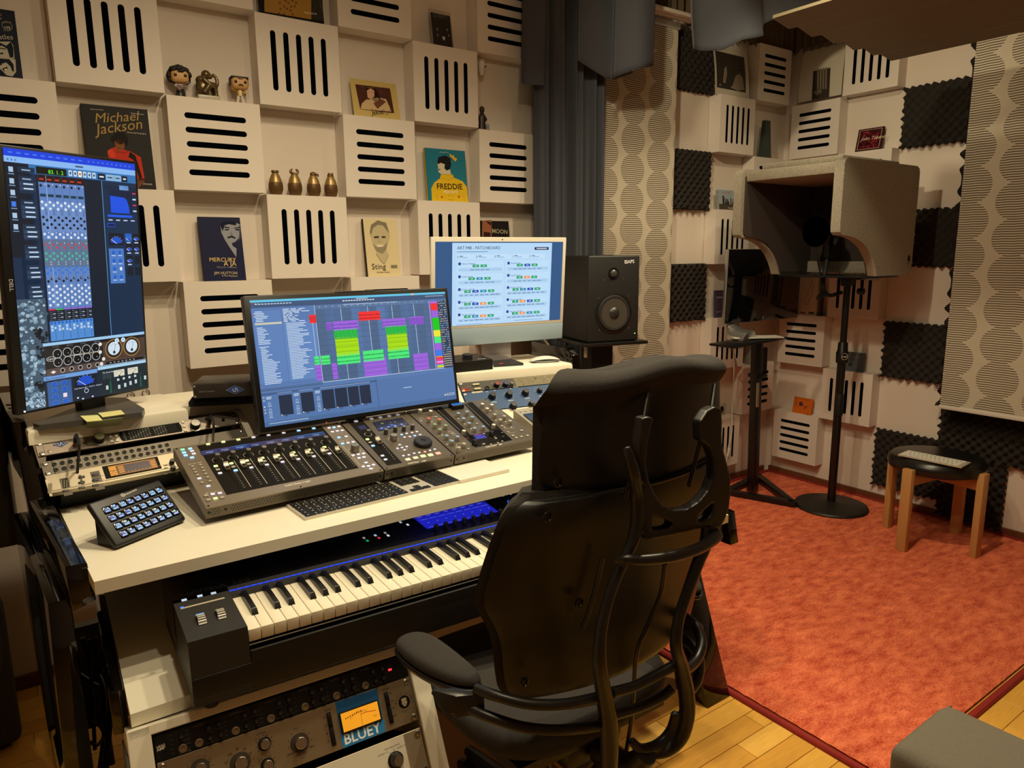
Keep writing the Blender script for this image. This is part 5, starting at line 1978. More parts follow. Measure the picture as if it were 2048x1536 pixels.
vu(a, .735, .30, .86, .35)
for u, v, b_ in ((.875, .30, '1e5fb8'), (.945, .30, None), (.875, .345, None), (.945, .345, None), (.875, .395, None)):
    vu(a, u, v, u + .058, v + .034, b_)
    a.L(4)
    R_(a, u + .012, v + .037, u + .046, v + .042, 'b8c8e0')
R_(a, .725, .365, .855, .515, '4a78c0')
for u, v in ((.945, .395), (.875, .445), (.945, .445)):
    R_(a, u, v, u + .058, v + .04, '1a3550')
    a.L(5)
    R_(a, u + .002, v + .001, u + .056, v + .039, '0a1828')
    a.L(4)
a.L(5)
for i in range(2):
    for k in range(4):
        p = U(.765 + i * .055, .382 + k * .035)
        if (i, k) == (1, 2):
            R_(a, .812, .445, .832, .459, 'e8f0f8')
            continue
        a.disc(p, .0048, '1560c8', True, n=12)
        R_(a, .748 + i * .055, .394 + k * .035, .782 + i * .055, .397 + k * .035, 'c8dcf4')
# rock wallpaper
a.L(2)
R_(a, 0, .56, .20, 1, '3f5568')
random.seed(9)
for i in range(260):
    u, v = random.uniform(.005, .19), random.uniform(.565, .99)
    dark = (.10 < u and .68 < v < .80) or (.06 < u and .86 < v < .93)
    c = random.choice(('0c141c', '15202a', '101a22')) if dark else random.choice(('7c98ac', '5c7a90', '9ab4c6', '3a5060', 'a9c2d2'))
    a.L(3 + i % 2)
    s_ = random.uniform(.003, .010)
    p = U(u, v)
    a.poly([(max(-hw, p[0] + math.cos(t_) * s_ * random.uniform(.5, 1)), p[1] + math.sin(t_) * s_ * random.uniform(.4, .8)) for t_ in [k * PI / 3 for k in range(6)]], c, True)
for i in range(160):
    p = U(random.uniform(.07, .17), random.uniform(.935, .995))
    a.L(5).disc(p, random.uniform(.0009, .0018), random.choice(('c8dcea', '8fb0c8', '1b2a36')), True, n=6)
# plug-in windows
a.L(6)
R_(a, .155, .74, 1, .752, '9cc8ec')
R_(a, .16, .752, 1, .872, '221f20')
R_(a, .62, .765, 1, .862, '5b483c')
R_(a, .165, .846, 1, .873, '6a5850')
a.L(7)
R_(a, .18, .756, .95, .763, '151418')
for k in range(4):
    R_(a, .22 + k * .11, .7575, .27 + k * .11, .7605, 'a9b8c8')
R_(a, .34, .800, .58, .806, '8a7a66')
a.text('TUBE COMPRESSOR', U(.36, .8055), .0042, 'f0e8d8', True)
for row in (0, 1):
    for k in range(5):
        p = U(.255 + k * .076, .788 + row * .035 - k * .001)
        a.L(7).ring(p, .0115, .0012, 'c8d4dc', True, n=20)
        a.disc(p, .0088, '0a0a0c', True, n=16)
        a.L(8).disc((p[0] + .002, p[1] - .002), .001, 'd8e0e8', True, n=6)
        a.L(7)
a.disc(U(.205, .806), .0115, 'e0dcd0', True, ry=.006)
a.L(8).disc(U(.205, .806), .0105, '2a2422', True, ry=.0052)
a.L(9).text('Capitol', U(.178, .809), .0062, 'f0ece0', True, shear=.3)
for u in (.715, .875):
    p = U(u, .800)
    a.L(7).disc(p, .0255, 'b8863e', True, n=26)
    a.L(8).disc(p, .0235, '2a2624', True, n=26)
    a.L(9).disc((p[0], p[1] + .001), .0175, 'cfe0ec', True, n=24)
    a.L(10).line([(p[0], p[1] - .008), (p[0] + .005, p[1] + .012)], .0009, '18202a', True).disc((p[0], p[1] - .009), .004, '26303a', True, n=10)
    for k in range(7):
        t_ = -.8 + k * .27
        a.line([(p[0] + math.sin(t_) * .012, p[1] + math.cos(t_) * .012), (p[0] + math.sin(t_) * .0145, p[1] + math.cos(t_) * .0145)], .0006, '36424e', True)
for u in (.745, .80):
    p = U(u, .765)
    a.L(9).disc(p, .0062, 'd8ecf8', True, n=14)
    a.L(10).disc(p, .003, '8fb8d8', True, n=10)
for u, v in ((.60, .772), (.595, .806), (.62, .838), (.60, .858)):
    a.L(8).disc(U(u, v), .0048, 'e8e0d8', True, n=12)
for k in range(5):
    p = U(.285 + k * .07, .859)
    a.L(8).ring(p, .0058, .001, 'd8d8d8', True, n=14)
    a.disc(p, .0035, '101010', True, n=10)
ua_c = U(.215, .861)
a.L(8).poly([(ua_c[0] - .007, ua_c[1]), (ua_c[0], ua_c[1] + .004), (ua_c[0] + .007, ua_c[1]), (ua_c[0], ua_c[1] - .004)], 'e8e4e0', True)
R_(a, .64, .853, .98, .866, '0e0c0c')
for k in range(7):
    a.L(9)
    R_(a, .67 + k * .035, .858, .685 + k * .035, .861, 'c8c8c8')
a.L(6)
R_(a, .14, .876, .56, .893, '6f9cd8')
R_(a, .14, .893, .56, 1, '1a2434')
R_(a, .16, .900, .345, 1, '3f66a4')
a.L(7).text('Bus Compressor', U(.155, .889), .007, '15243c', True)
vu(a, .37, .90, .545, .943, '10182a')
a.L(7).text('Solid State Logic - Oxford - England', U(.365, .950), .0052, 'c8d4e4', True)
for i in range(2):
    for k in range(4):
        p = U(.215 + i * .075, .912 + k * .026)
        if (i, k) == (1, 2):
            R_(a, .275, .955, .305, .972, 'f0d8e0')
            continue
        a.disc(p, .005, '1a5ad0', True, n=12)
        for j in range(5):
            t_ = -1.6 + j * .8
            a.disc((p[0] + math.sin(t_) * .0075, p[1] + math.cos(t_) * .0075), .0006, 'c8d8f0', True, n=6)
p = U(.46, .963)
a.ring(p, .006, .0014, 'c8d8e8', True, n=16)
for u, v in ((.42, .992), (.50, .99), (.38, .984)):
    R_(a, u, v, u + .015, v + .006, 'd0dcec')
a.L(6)
R_(a, .565, .866, 1, .884, 'a8d0ec')
R_(a, .565, .884, 1, 1, '1a2830')
a.L(7).text('The Rock Box', U(.60, .903), .0062, 'd0dce0', True, shear=.2)
R_(a, .60, .907, .68, .928, '2c3a42')
for u in (.70, .825):
    R_(a, u, .897, u + .095, .926, 'd8d4c0')
    p = U(u + .0475, .925)
    a.L(8).line([p, (p[0] + .009, p[1] + .012)], .0008, '201810', True).disc(p, .003, '201810', True, n=8).ring(p, .0145, .0007, '504434', True, n=12, a0=.6, a1=2.5)
    a.L(7)
for k, (u, v) in enumerate(((.625, .958), (.73, .965), (.785, .962), (.835, .958), (.885, .955), (.975, .945))):
    R_(a, u + .008, .925, u + .012, .99, '0a1014')
    R_(a, u, v, u + .02, v + .018, 'd0dce0')
for k in range(4):
    R_(a, .725 + k * .052, .936 - k * .001, .745 + k * .052, .946 - k * .001, 'd0dce0')
for u in (.66, .935):
    for k in range(8):
        R_(a, u, .928 + k * .0085, u + .012, .933 + k * .0085, '1f7a50' if k > 1 else '2a4a40')
a.done('screen_image', t, True)
a = Art(f, h=.0002)
a.text('DELL', (-hw - .0125, .012), .0125, 'a9a9ad', True, rot=-PI / 2, bold=.03)
a.done('maker_lettering', t)
G().ball((-hw - .004, -hh - .0, .0), .0022, u=8, v=6).obj('power_led', mat('led_white', 'dfe8ff', .4, emit=1.5), t)
# neck and base
neckw = f.m @ V((0, -.12, -.05))
bp = V((neckw.x + .02, neckw.y + .02, ZS))
iv = f.m.inverted()
g = G()
g.box((0, 0, .12), (.07, .03, .22), .006, T(bp) @ rotz(.56))
g.obj('stand_neck', mat('stand_grey', '3c3b3b', .4, .5), t, iv)
pts = [Zp(*zB(110, 455), ZS + .014), Zp(*zB(165, 470), ZS + .014), Zp(*zB(1040, 360), ZS + .014), Zp(*zB(1062, 330), ZS + .014), Zp(*zB(905, 235), ZS + .014), Zp(*zB(700, 232), ZS + .014)]
c_ = sum(pts, V()) / len(pts)
g = G().prism([(p.x, p.y) for p in pts], ZS + .0005, ZS + .014, bev=.003)
g.obj('stand_base', mat('base_grey', '5a5754', .4, .5), t, iv, sharp=30)

# sticky notes on the shelf edge
for pts, c, lb in (((((513, 395), (665, 387), (705, 432), (570, 444))), 'd9d78c', 'pale yellow sticky note, left one hanging on the monitor base edge'), (((665, 370), (860, 345), (895, 378), (705, 405)), 'd8d08a', 'pale yellow sticky note with a scribbled line, right one on the monitor base')):
    q = [Zp(*zB(*p), ZS + .0155) for p in pts]
    o = G().add([V(v) for v in q], [(0, 1, 2, 3)])
    ob = o.obj('sticky_note', mat('note_' + c, c, .8), None, flat=True)
    md = ob.modifiers.new('thick', 'SOLIDIFY')
    md.thickness = .0012
    tag(ob, lb, 'sticky note', 'sticky notes')
    a = Art(Frame(q[3], q[2] - q[3], q[0] - q[3]))
    L = (q[2] - q[3]).length
    for k in range(2):
        a.line([(L * .2, .018 - k * .008), (L * .35, .020 - k * .008), (L * .5, .017 - k * .008), (L * .7, .019 - k * .008)], .0008, '8a8a5c', True)
    a.done('handwriting', ob, M=a.f.m)
q = [Zp(*zB(*p), ZS + .004) for p in ((705, 405), (880, 385), (865, 470), (560, 485))]
o = G().add([Zp(*zB(570, 446), ZS + .013), Zp(*zB(880, 405), ZS + .013), Yp(*zB(862, 470), -.598), Yp(*zB(560, 500), -.628)], [(0, 1, 2, 3)])
ob = o.obj('clear_tag', mat('clear_note', 'b9bd90', .3, trans=.55), None, flat=True)
ob.modifiers.new('thick', 'SOLIDIFY').thickness = .0006
tag(ob, 'clear greenish film tag hanging over the left shelf edge', 'film tag')

# ------------------------------------------------------------------ foam pad with the small DSP box
pf = [Zp(*zB(1440, 318), ZS), Zp(*zB(2020, 288), ZS), Zp(*zB(1255, 215), ZS)]
ang = math.atan2(pf[1].y - pf[0].y, pf[1].x - pf[0].x)
wd = (pf[1] - pf[0]).length + .03
dp = .17
t = thing('foam_pad', 'black pyramid foam pad under the small grey box', 'foam pad', T(pf[0].x, pf[0].y, ZS + .001) @ rotz(ang))
g = G()
p_ = .018
nx, ny = int(wd / p_), int(dp / p_)
g.box((wd / 2, dp / 2, .006), (wd, dp, .012))
for i in range(nx):
    for j in range(ny):
        x, y = (i + .5) * wd / nx, (j + .5) * dp / ny
        hx, hy = wd / nx / 2, dp / ny / 2
        g.add([(x - hx, y - hy, .012), (x + hx, y - hy, .012), (x + hx, y + hy, .012), (x - hx, y + hy, .012), (x, y, .026)], [(0, 1, 4), (1, 2, 4), (2, 3, 4), (3, 0, 4)])
g.obj('pyramid_foam', mat('foam_black', '121212', .9), t, flat=True)
bz = ZS + .026
p0 = Zp(*zB(1480, 248), bz)
t = thing('dsp_box', 'small dark grey processor box with a blue diamond badge on foam', 'audio processor', T(p0.x, p0.y, bz) @ rotz(ang))
bw, bd, bh = .205, .135, .042
G().box((bw / 2, bd / 2, bh / 2), (bw, bd, bh), .004).obj('housing', mat('box_grey', '4a4541', .42, .5), t)
ff = Frame(V((p0.x, p0.y, bz)), (math.cos(ang), math.sin(ang), 0), (0, 0, 1))
G().box((bw / 2, -.002, bh / 2), (bw - .006, .004, bh - .004), .0015).obj('front_plate', mat('box_front', '423c39', .45, .5), t)
Mx = MB_
a = Art(Frame((0, 0, 0), (1, 0, 0), (0, 1, 0)))
cx = .108
a.poly([(cx - .024, .021), (cx, .033), (cx + .024, .021), (cx, .009)], '8fa8e0', True).L(1).poly([(cx - .0215, .021), (cx, .0315), (cx + .0215, .021), (cx, .0105)], '141c38', True).L(2)
a.poly([(cx - .018, .021), (cx, .0295), (cx + .018, .021), (cx, .0125)], '4a6ac8', True).L(3).line([(cx - .006, .024), (cx - .005, .017), (cx, .016), (cx + .001, .026), (cx + .004, .026), (cx + .007, .016)], .0017, 'e8f0ff', True)
a.L(0).text('UAD-2 Satellite', (.016, .018), .0062, '9a9086', True)
for x in (.006, bw - .006):
    for y in (.007, .035):
        a.disc((x, y), .0028, 'a9a298', True, n=10)
a.L(1).text('USB', (.150, .030), .004, '9a9086', True)
a.done('front_print', t, M=T(0, -.004, 0) @ MB_)
G().ball((.155, -.0045, .022), .0042, u=12, v=8).obj('power_led', mat('led_green', '8cf02a', .4, emit=1.8), t)
G().lathe([(.006, 0), (.0058, .008), (0, .008)], n=16).obj('power_button', STEEL, t, T(.175, -.004, .021) @ MB_)
# cable hooks on the wall behind
for x, y in ((262, 792), (292, 786)):
    p = Yp(x, y, YB - .006)
    tag(G().tube([p + V((math.sin(k) * .011, 0, math.cos(k) * .013)) for k in [i * .62 for i in range(10)]], .0016, 6).obj('wire_loop', GREYP), 'thin wire loop on the wall right of the upright monitor, ' + ('left one' if x < 280 else 'right one'), 'wire', 'wire loops')

# ------------------------------------------------------------------ wide centre monitor with the arrangement window
f = pose(.625, -.7153, 1.1231, .0203, -.161)
t = thing('monitor', 'wide black monitor showing coloured music tracks, behind the mixing consoles', 'monitor', f.m)
sw, sh = .597, .336
hw, hh = sw / 2, sh / 2
G().box((-.001, .0, -.012), (sw + .024, sh + .026, .022), .003).obj('bezel', BLACK, t)
G().box((-sw / 2 - .0135, .0, -.014), (.003, sh + .024, .028), .001).obj('edge_trim', mat('edge_grey', '3c3c3e', .4, .5), t)
G().box((0, -.02, -.035), (.40, .22, .03), .012).obj('rear_housing', DARK, t)
G().box((0, hh + .012, -.016), (.12, .006, .03), .002).obj('light_bar', BLACK, t)
zc = zoom(480, 560, .22461)
a = Art(f, zc, h=.0002)
a.rect(-hw, -hh, hw, hh, '5678ae')
a.L(1)
R_(a, 0, 0, 1, .018, '62c4e4')
R_(a, 0, .018, 1, .062, '3d5478')
a.L(2)
R_(a, .29, .062, .905, .70, '4c6588')
for k in range(14):
    u = .292 + .615 * k / 14
    if k % 3:
        R_(a, u, .10, u + .615 / 14, .70, '5f80b4' if k % 3 == 1 else '5876a4')
a.L(3)
R_(a, .29, .062, .905, .10, '56749c')
for k in range(12):
    v = .10 + k * .05
    R_(a, .29, v, .905, v + .0022, '3a5070')
for k in range(14):
    v = .565 + k * .009
    R_(a, .29, v, .905, v + .0016, '3a5070')
for u in (.288, .415, .553, .683, .805):
    R_(a, u, .062, u + .0022, .70, 'c8d8e4')
R_(a, .288, .698, .955, .702, 'c8d8e4')


def clip(p, q, col, pat=None):
    """p,q opposite corners in survey units of the zoom"""
    A, B = a.xy(p), a.xy(q)
    x0, x1, y0, y1 = min(A.x, B.x), max(A.x, B.x), min(A.y, B.y), max(A.y, B.y)
    a.L(4).rect(x0, y0, x1, y1, col[0])
    a.L(5)
    if pat == 'dots':
        n = max(3, int((x1 - x0) / .0036))
        for r in (.72, .45, .2):
            for k in range(n):
                a.rect(x0 + (k + .2) * (x1 - x0) / n, y0 + r * (y1 - y0), x0 + (k + .75) * (x1 - x0) / n, y0 + r * (y1 - y0) + .0016, col[1])
        a.rect(x0, y0 + .55 * (y1 - y0), x1, y0 + .55 * (y1 - y0) + .0006, col[1])
    if pat == 'bars':
        n = max(4, int((x1 - x0) / .0042))
        for k in range(n):
            a.rect(x0 + (k + .35) * (x1 - x0) / n, y0, x0 + (k + .75) * (x1 - x0) / n, y1 - .003, col[1])
    if pat == 'wave':
        n = max(4, int((x1 - x0) / .004))
        for r in (.62, .25):
            for k in range(n):
                hgt = (y1 - y0) * random.uniform(.06, .13)
                a.rect(x0 + k * (x1 - x0) / n, y0 + r * (y1 - y0) - hgt / 2, x0 + (k + .7) * (x1 - x0) / n, y0 + r * (y1 - y0) + hgt / 2, col[1])


RD, PU, GR, LG, YG = ('f03034', '7a1018'), ('9a62d8', '5a34a0'), ('28d850', '0a6a30'), ('4ae87a', '158a44'), ('a6dc10', '5a7a08')
clip((612, 312), (680, 382), RD, 'dots')
clip((1052, 285), (1252, 352), RD, 'wave')
clip((765, 378), (825, 445), PU, 'bars')
clip((825, 370), (1058, 437), PU, 'wave')
clip((1262, 350), (1478, 408), PU, 'wave')
clip((1502, 330), (1640, 392), PU, 'bars')
clip((833, 442), (1050, 515), GR, 'bars')
clip((1293, 410), (1488, 478), GR, 'bars')
clip((843, 512), (1066, 660), YG, 'dots')
clip((1303, 478), (1500, 615), YG, 'dots')
clip((858, 656), (1074, 735), LG, 'wave')
clip((1312, 612), (1510, 688), LG, 'wave')
clip((658, 682), (712, 752), LG, 'wave')
clip((718, 676), (806, 748), LG, 'wave')
clip((1092, 634), (1284, 712), LG, 'wave')
clip((667, 758), (736, 892), PU, 'dots')
clip((815, 742), (876, 878), PU, 'dots')
clip((1095, 705), (1316, 840), PU, 'dots')
clip((1540, 660), (1686, 792), PU, 'dots')
# track heads
tops = [.075, .11, .225, .325, .46, .535, .605, .67, .70]
R_(a, .895, .075, .90, .70, 'c88ae8')
for v0, v1, c in ((.08, .10, 'a86ae0'), (.10, .165, 'f03034'), (.167, .23, '9a62d8'), (.232, .345, '10c818'), (.347, .405, 'e8e830'), (.407, .465, '48e878'), (.467, .53, '9a62d8'), (.532, .585, '3a7ae8'), (.587, .595, 'f09a2a'), (.595, .612, 'f03034'), (.612, .63, 'e8389a'), (.632, .645, 'e89ae8'), (.645, .66, 'e8389a'), (.66, .668, '3a9ae8'), (.668, .68, 'a8d828'), (.68, .69, 'e8d030')):
    a.L(5)
    R_(a, .905, v0, .945, v1, c)
a.L(4)
R_(a, .945, .075, .998, .70, '33425c')
random.seed(12)
for k in range(30):
    v = .08 + k * .0205
    for j in range(6):
        a.L(5)
        R_(a, .95 + j * .008, v, .955 + j * .008, v + .007, random.choice(('c8d0dc', '1c2838', '58b0e0', 'e8c890', '8fa0b8')) if k < 24 else 'e8d0a0')
# browser columns
a.L(2)
R_(a, .005, .085, .13, .66, '5c80b8')
R_(a, .135, .185, .285, .66, '5f84bc')
a.L(3)
R_(a, .01, .18, .13, .196, 'c8c8b0')
random.seed(21)
for k in range(46):
    v = .09 + k * .0127
    if .175 < v < .2 or (k in (9, 21)):
        continue
    R_(a, .016 + (.006 if k > 22 else 0), v, .022 + random.uniform(.02, .05) + (.03 if k > 30 else 0), v + .0055, 'd0e0f0')
    if k < 6:
        R_(a, .01, v, .015, v + .0055, random.choice(('e04040', 'f0f0f0', '3060e0')))
for k in range(36):
    v = .195 + k * .0127
    R_(a, .148, v, .155 + random.uniform(.04, .10), v + .0055, 'd0e0f0')
    R_(a, .27, v, .274, v + .0055, 'd0e0f0')
for k in range(10):
    v = .085 + k * .011
    a.scribble(*(U(.14, v)[0], U(.14 + random.uniform(.03, .13), v)[0]), U(0, v)[1], .0019, 'd0e0f0', 3)
a.L(3)
for k in range(12):
    R_(a, .02 + k * .014, .03, .03 + k * .014, .037, 'c8d8e8')
    R_(a, .43 + k * .014, .034, .44 + k * .014, .042, 'e0e8f0')
    R_(a, .88 + k * .009, .03, .885 + k * .009, .037, 'c8d8e8')
R_(a, .50, .022, .56, .027, 'd8e0ea')
for k in range(18):
    R_(a, .31 + k * .032, .076, .317 + k * .032, .081, 'd0dcec')
R_(a, .43, .066, .72, .072, 'c0d0e0')
for k, c in enumerate(('e04a4a', 'e0a03a', '4ac04a')):
    a.disc(U(.012 + k * .011, .028), .0015, c, True, n=8)
R_(a, .80, .001, .815, .017, 'e8b898')
# bottom device strip
a.L(2)
R_(a, 0, .70, .288, .72, '4a668e')
R_(a, 0, .735, 1, .965, '5274a8')
a.L(3)
R_(a, .555, .715, .557, .965, '2c4060')
R_(a, .70, .83, .745, .836, 'b8ccE4')
R_(a, .0, .735, .555, .75, '3f5a84')
for u0, u1 in ((.075, .135), (.175, .235), (.275, .335), (.340, .40), (.405, .46), (.465, .52)):
    R_(a, u0, .765, u1, .925, '1f2c42')
    R_(a, u0 - .005, .742, u1 + .002, .747, 'a8bcd4')
    a.L(4)
    R_(a, u0 + .003, .918, u0 + .009, .926, 'e8d8a8')
    R_(a, u0 + .02, .93, u0 + .03, .936, '16202e')
    a.L(3)
for u in (.02, .145, .245):
    R_(a, u, .765, u + .024, .772, 'c8d8e8')
    R_(a, u, .778, u + .022, .784, 'c8d8e8')
    for v in (.82, .87, .91):
        a.ring(U(u + .012, v), .0038, .0009, 'c8d8e8', True, n=12)
        R_(a, u + .003, v + .018, u + .021, v + .022, 'c8d8e8')
for k in range(7):
    R_(a, .006, .765 + k * .024, .012, .773 + k * .024, ('e0c890', 'c8d8e8', '3060e0', 'e0e8f0')[k % 4])
R_(a, .945, .935, .99, .955, 'a8bcd4')
R_(a, .93, .94, .94, .952, 'e8d8a8')
a.L(4)
for k in range(4):
    R_(a, .952 + k * .009, .94, .957 + k * .009, .95, '16202e')
R_(a, 0, .965, 1, 1, '4a6a98')
R_(a, .02, .975, .20, .981, 'b8cce4')
a.done('screen_image', t, True)
iv = f.m.inverted()
G().box((.635, -.62, ZD + .13), (.06, .03, .25), .006).obj('stand_neck', DARK, t, iv)
G().box((.635, -.62, ZD + .006), (.24, .18, .012), .004).obj('stand_base', DARK, t, iv)
G().ball((-.13, -hh - .012, .0), .0018, u=8, v=6).obj('power_led', mat('led_small_red', 'e03a20', .4, emit=1.2), t)

# ------------------------------------------------------------------ white desktop computer
f = pose(1.2896, -.461, 1.2987, -.0932, .0666)
t = thing('desktop_computer', 'slim white all in one computer showing a patchboard page', 'computer', f.m)
sw, sh = .527, .296
hw, hh = sw / 2, sh / 2
SIL = mat('computer_silver', 'b9b5ac', .38, .3)
G().box((0, .002, -.0068), (sw + .030, sh + .028, .0125), .003).obj('front_glass', mat('computer_white', 'd6d0c2', .25), t)
G().box((0, -hh - .043, -.0068), (sw + .030, .064, .0125), .003).obj('chin', mat('computer_chin', 'a2b8c8', .35, .2), t)
G().box((0, -.03, -.0135), (sw + .024, sh + .08, .006), .003).obj('rear_shell', SIL, t)
ip = zoom(840, 440, .23438)
a = Art(f, ip, h=.0002)
a.rect(-hw, -hh, hw, hh, '2f5684')
pl, pr_ = .122, .905
a.L(1)
R_(a, pl, .014, pr_, 1, 'b6d8f6')
a.L(2)
W_ = pr_ - pl


def Q(u0, v0, u1, v1, c):
    R_(a, pl + W_ * u0, v0, pl + W_ * u1, v1, c)


def TX(s_, u, v, size, c, **k):
    p = U(pl + W_ * u, v)
    a.text(s_, p, size, c, True, **k)


TX('ART P48 - PATCHBOARD', .045, .09, .0155, '1f3350', bold=.004)
Q(.045, .115, .34, .122, '5d7fa8')
Q(.815, .066, .965, .10, '15284a')
a.L(3)
Q(.835, .078, .945, .088, 'e8f2fc')
for k, c in enumerate(('1f7a58', '2a4a7a', '1f7a58', '9a6a8a', '1f7a58')):
    a.L(2)
    Q(.04 + k * .18, .15, .21 + k * .18, .205, 'c2e0fa')
    a.L(3)
    Q(.05 + k * .18, .163, .055 + k * .18, .193, c)
    Q(.068 + k * .18, .165, .10 + k * .18, .173, '35507a')
    Q(.068 + k * .18, .182, .145 + k * .18, .188, '6f8fb4')
GRN, BLU, TEA, ORA = '18a068', '1a4ab4', '1a8ab0', 'f0924a'
rows = [((GRN, GRN), (GRN, BLU, GRN)), ((GRN, TEA, GRN), (GRN, ORA, GRN)), ((GRN, BLU, TEA, GRN), (GRN, TEA, BLU, GRN)), ((GRN, BLU, ORA, GRN), (GRN, ORA, BLU, GRN)), ((GRN, TEA, ORA, GRN), (GRN, ORA, TEA, GRN))]
heads = (('PEDÁL VÝPADEK', 'PULSE BLUEY'), ('PULSE WA-2B', 'PULSE WA-2A'), ('BLUEY + WA-2B', 'WA-2B + BLUEY'), ('BLUEY + WA-2A', 'WA-2A + BLUEY'), ('WA-2B + WA-2A', 'WA-2A + WA-2B'))
for r in range(5):
    for cidx in range(2):
        u0, v0 = (.045, .225 + r * .152) if cidx == 0 else (.525, .225 + r * .150)
        a.L(2)
        Q(u0, v0, u0 + .455, v0 + .138, 'bedef8')
        a.L(3)
        Q(u0 + .012, v0 + .085, u0 + .44, v0 + .125, 'a9cdee')
        Q(u0 + .012, v0 + .017, u0 + .036, v0 + .05, '1b3f9a')
        TX(heads[r][cidx], u0 + .045, v0 + .044, .0072, '2f4c78', bold=.01)
        n = len(rows[r][cidx])
        for k, c in enumerate(rows[r][cidx]):
            uu = u0 + .225 - n * .0385 + k * .077
            a.L(4)
            Q(uu, v0 + .045, uu + .062, v0 + .076, c)
            a.L(5)
            Q(uu + .02, v0 + .057, uu + .044, v0 + .064, 'e8f6ff')
        a.L(4)
        a.scribble(U(pl + W_ * (u0 + .225 - n * .05), 0)[0], U(pl + W_ * (u0 + .225 + n * .05), 0)[0], U(0, v0 + .11)[1], .0022, '4f6f98', n * 2)
Q(.04, .985, .30, .99, '6f8fb4')
Q(.62, .972, .92, .977, '6f8fb4')
a.done('screen_image', t, True)
G().cyl((0, hh + .008, -.0005), (0, hh + .008, .0002), .0022, n=12).obj('camera_lens', BLACK, t)
iv = f.m.inverted()
c_ = f.m @ V((0, -hh - .06, -.02))
M = T(c_.x, c_.y, 0) @ rotz(-.0932)
G().box((.0, .012, ZS + .07), (.125, .006, .15), .002, M).obj('stand_neck', mat('stand_lilac', 'a9a3a8', .35, .5), t, iv)
G().box((.0, .02, ZS + .003), (.135, .125, .006), .002, M).obj('stand_foot', MATS['stand_lilac'], t, iv)
p = f.m @ V((.12, -.17, -.03))
tag(G().tube([f.m @ V((.13, -.12, -.03)), Yp(1095, 688, -.40), Yp(1112, 700, -.40), Yp(1118, 712, -.38), Yp(1112, 722, -.33)], .0045, 8).obj('power_cable', mat('cable_beige', 'b3a48c', .5)), 'pale power cable curving behind the white computer', 'cable')
# monitor controller box, black case, mouse
zR = zoom(880, 680, .15625)
q = [Zp(*zR(200, 200), ZS + .035), Zp(*zR(660, 290), ZS + .035)]
fr = Zp(*zR(675, 375), ZS)
t = thing('monitor_controller', 'black volume controller box with a big round knob by the white computer', 'controller', T(fr.x, fr.y, ZS) @ rotz(-.10))
G().prism([(0, 0), (0, .036), (.12, .043), (.125, .0)], -.17, 0, Matrix(((0, 0, 1, 0), (1, 0, 0, 0), (0, 1, 0, 0), (0, 0, 0, 1))), bev=0).obj('housing', BLACK, t, sharp=20)
tm = T(-.075, .05, .0395) @ Matrix.Rotation(.058, 4, 'X')
G().lathe([(.019, 0), (.018, .014), (.016, .0155), (0, .0155)], n=28).obj('volume_knob', DARK, t, tm)
a = Art(Frame((0, 0, 0), (1, 0, 0), (0, 1, 0)))
for k in range(11):
    t_ = -2.3 + k * .46
    a.disc((math.sin(t_) * .024, math.cos(t_) * .024), .0009, 'c8c4b8', True, n=6)
for x, y in ((.025, .03), (.035, .022), (.045, .03), (.052, .02), (.035, .04), (-.05, .03)):
    a.text('o', (x, y), .006, 'c8c4b8', True)
a.scribble(.025, .06, -.033, .004, 'c8c4b8', 4)
a.done('top_print', t, M=tm)
q = [Zp(*zR(690, 350), ZS), Zp(*zR(1068, 325), ZS), Zp(*zR(905, 265), ZS), Zp(*zR(660, 285), ZS)]
g = G().prism([(v.x, v.y) for v in q], ZS + .0005, ZS + .009, bev=.001)
ob = tag(g.obj('black_case', mat('case_dark', '26282b', .5), None, sharp=30), 'flat dark grey case with a red mark under the computer stand', 'case')
p = Zp(*zR(785, 302), ZS + .0095)
G().lathe([(.010, 0), (.010, .0008), (0, .0008)], n=18, sy=.7).obj('red_mark', mat('mark_red', 'c23a34', .5), ob, T(p))
p = Zp(*zR(1365, 285), ZS)
t = thing('mouse', 'white flat computer mouse on the right shelf', 'mouse', T(p.x, p.y + .01, ZS) @ rotz(-.35))
g = G()
g.grid(lambda u, v: ((u - .5) * .115, (v - .5) * .058 * (1 - .25 * abs(2 * u - 1) ** 2.5), .0075 + .016 * (1 - (2 * u - 1) ** 2) ** .7 * (1 - .55 * (2 * v - 1) ** 2)), 20, 12)
g.obj('top_shell', mat('mouse_white', 'd9d5c8', .25), t, sharp=80)
G().lathe([(.050, .0005), (.056, .004), (.0565, .0075), (0, .0076)], n=32, sy=.5).obj('base_shell', mat('mouse_grey', '8e949a', .3, .6), t)

# ------------------------------------------------------------------ loudspeaker on its stand
k = .925
c0 = CAM + (V((1.9602, -.3462, 1.2069)) - CAM) * k
f = pose(c0.x, c0.y, c0.z, -.2455, 0)
W_, H_2, DP = .232, .345, .25
t = thing('loudspeaker', 'black two way studio loudspeaker beside the white computer', 'loudspeaker', f.m)
SPK = mat('speaker_black', '131315', .55, bump=.1, bscale=500)
G().box((0, 0, -DP / 2), (W_, H_2, DP), .008, seg=3).obj('cabinet', SPK, t)
wo = f.hit(1227, 626)
tw = f.hit(1227, 547)
G().lathe([(.082, 0), (.082, .003), (.074, .005), (.072, .002)], n=40).obj('woofer_ring', BLACK, t, T(wo.x, wo.y, .0))
G().lathe([(.073, .002), (.069, .009), (.061, .009), (.058, .004)], n=40).obj('woofer_surround', mat('surround', '1d1c1b', .6), t, T(wo.x, wo.y, .0))
G().lathe([(.059, .004), (.030, -.001), (.024, -.002)], n=40).obj('woofer_cone', mat('cone', '3a342e', .6), t, T(wo.x, wo.y, .004))
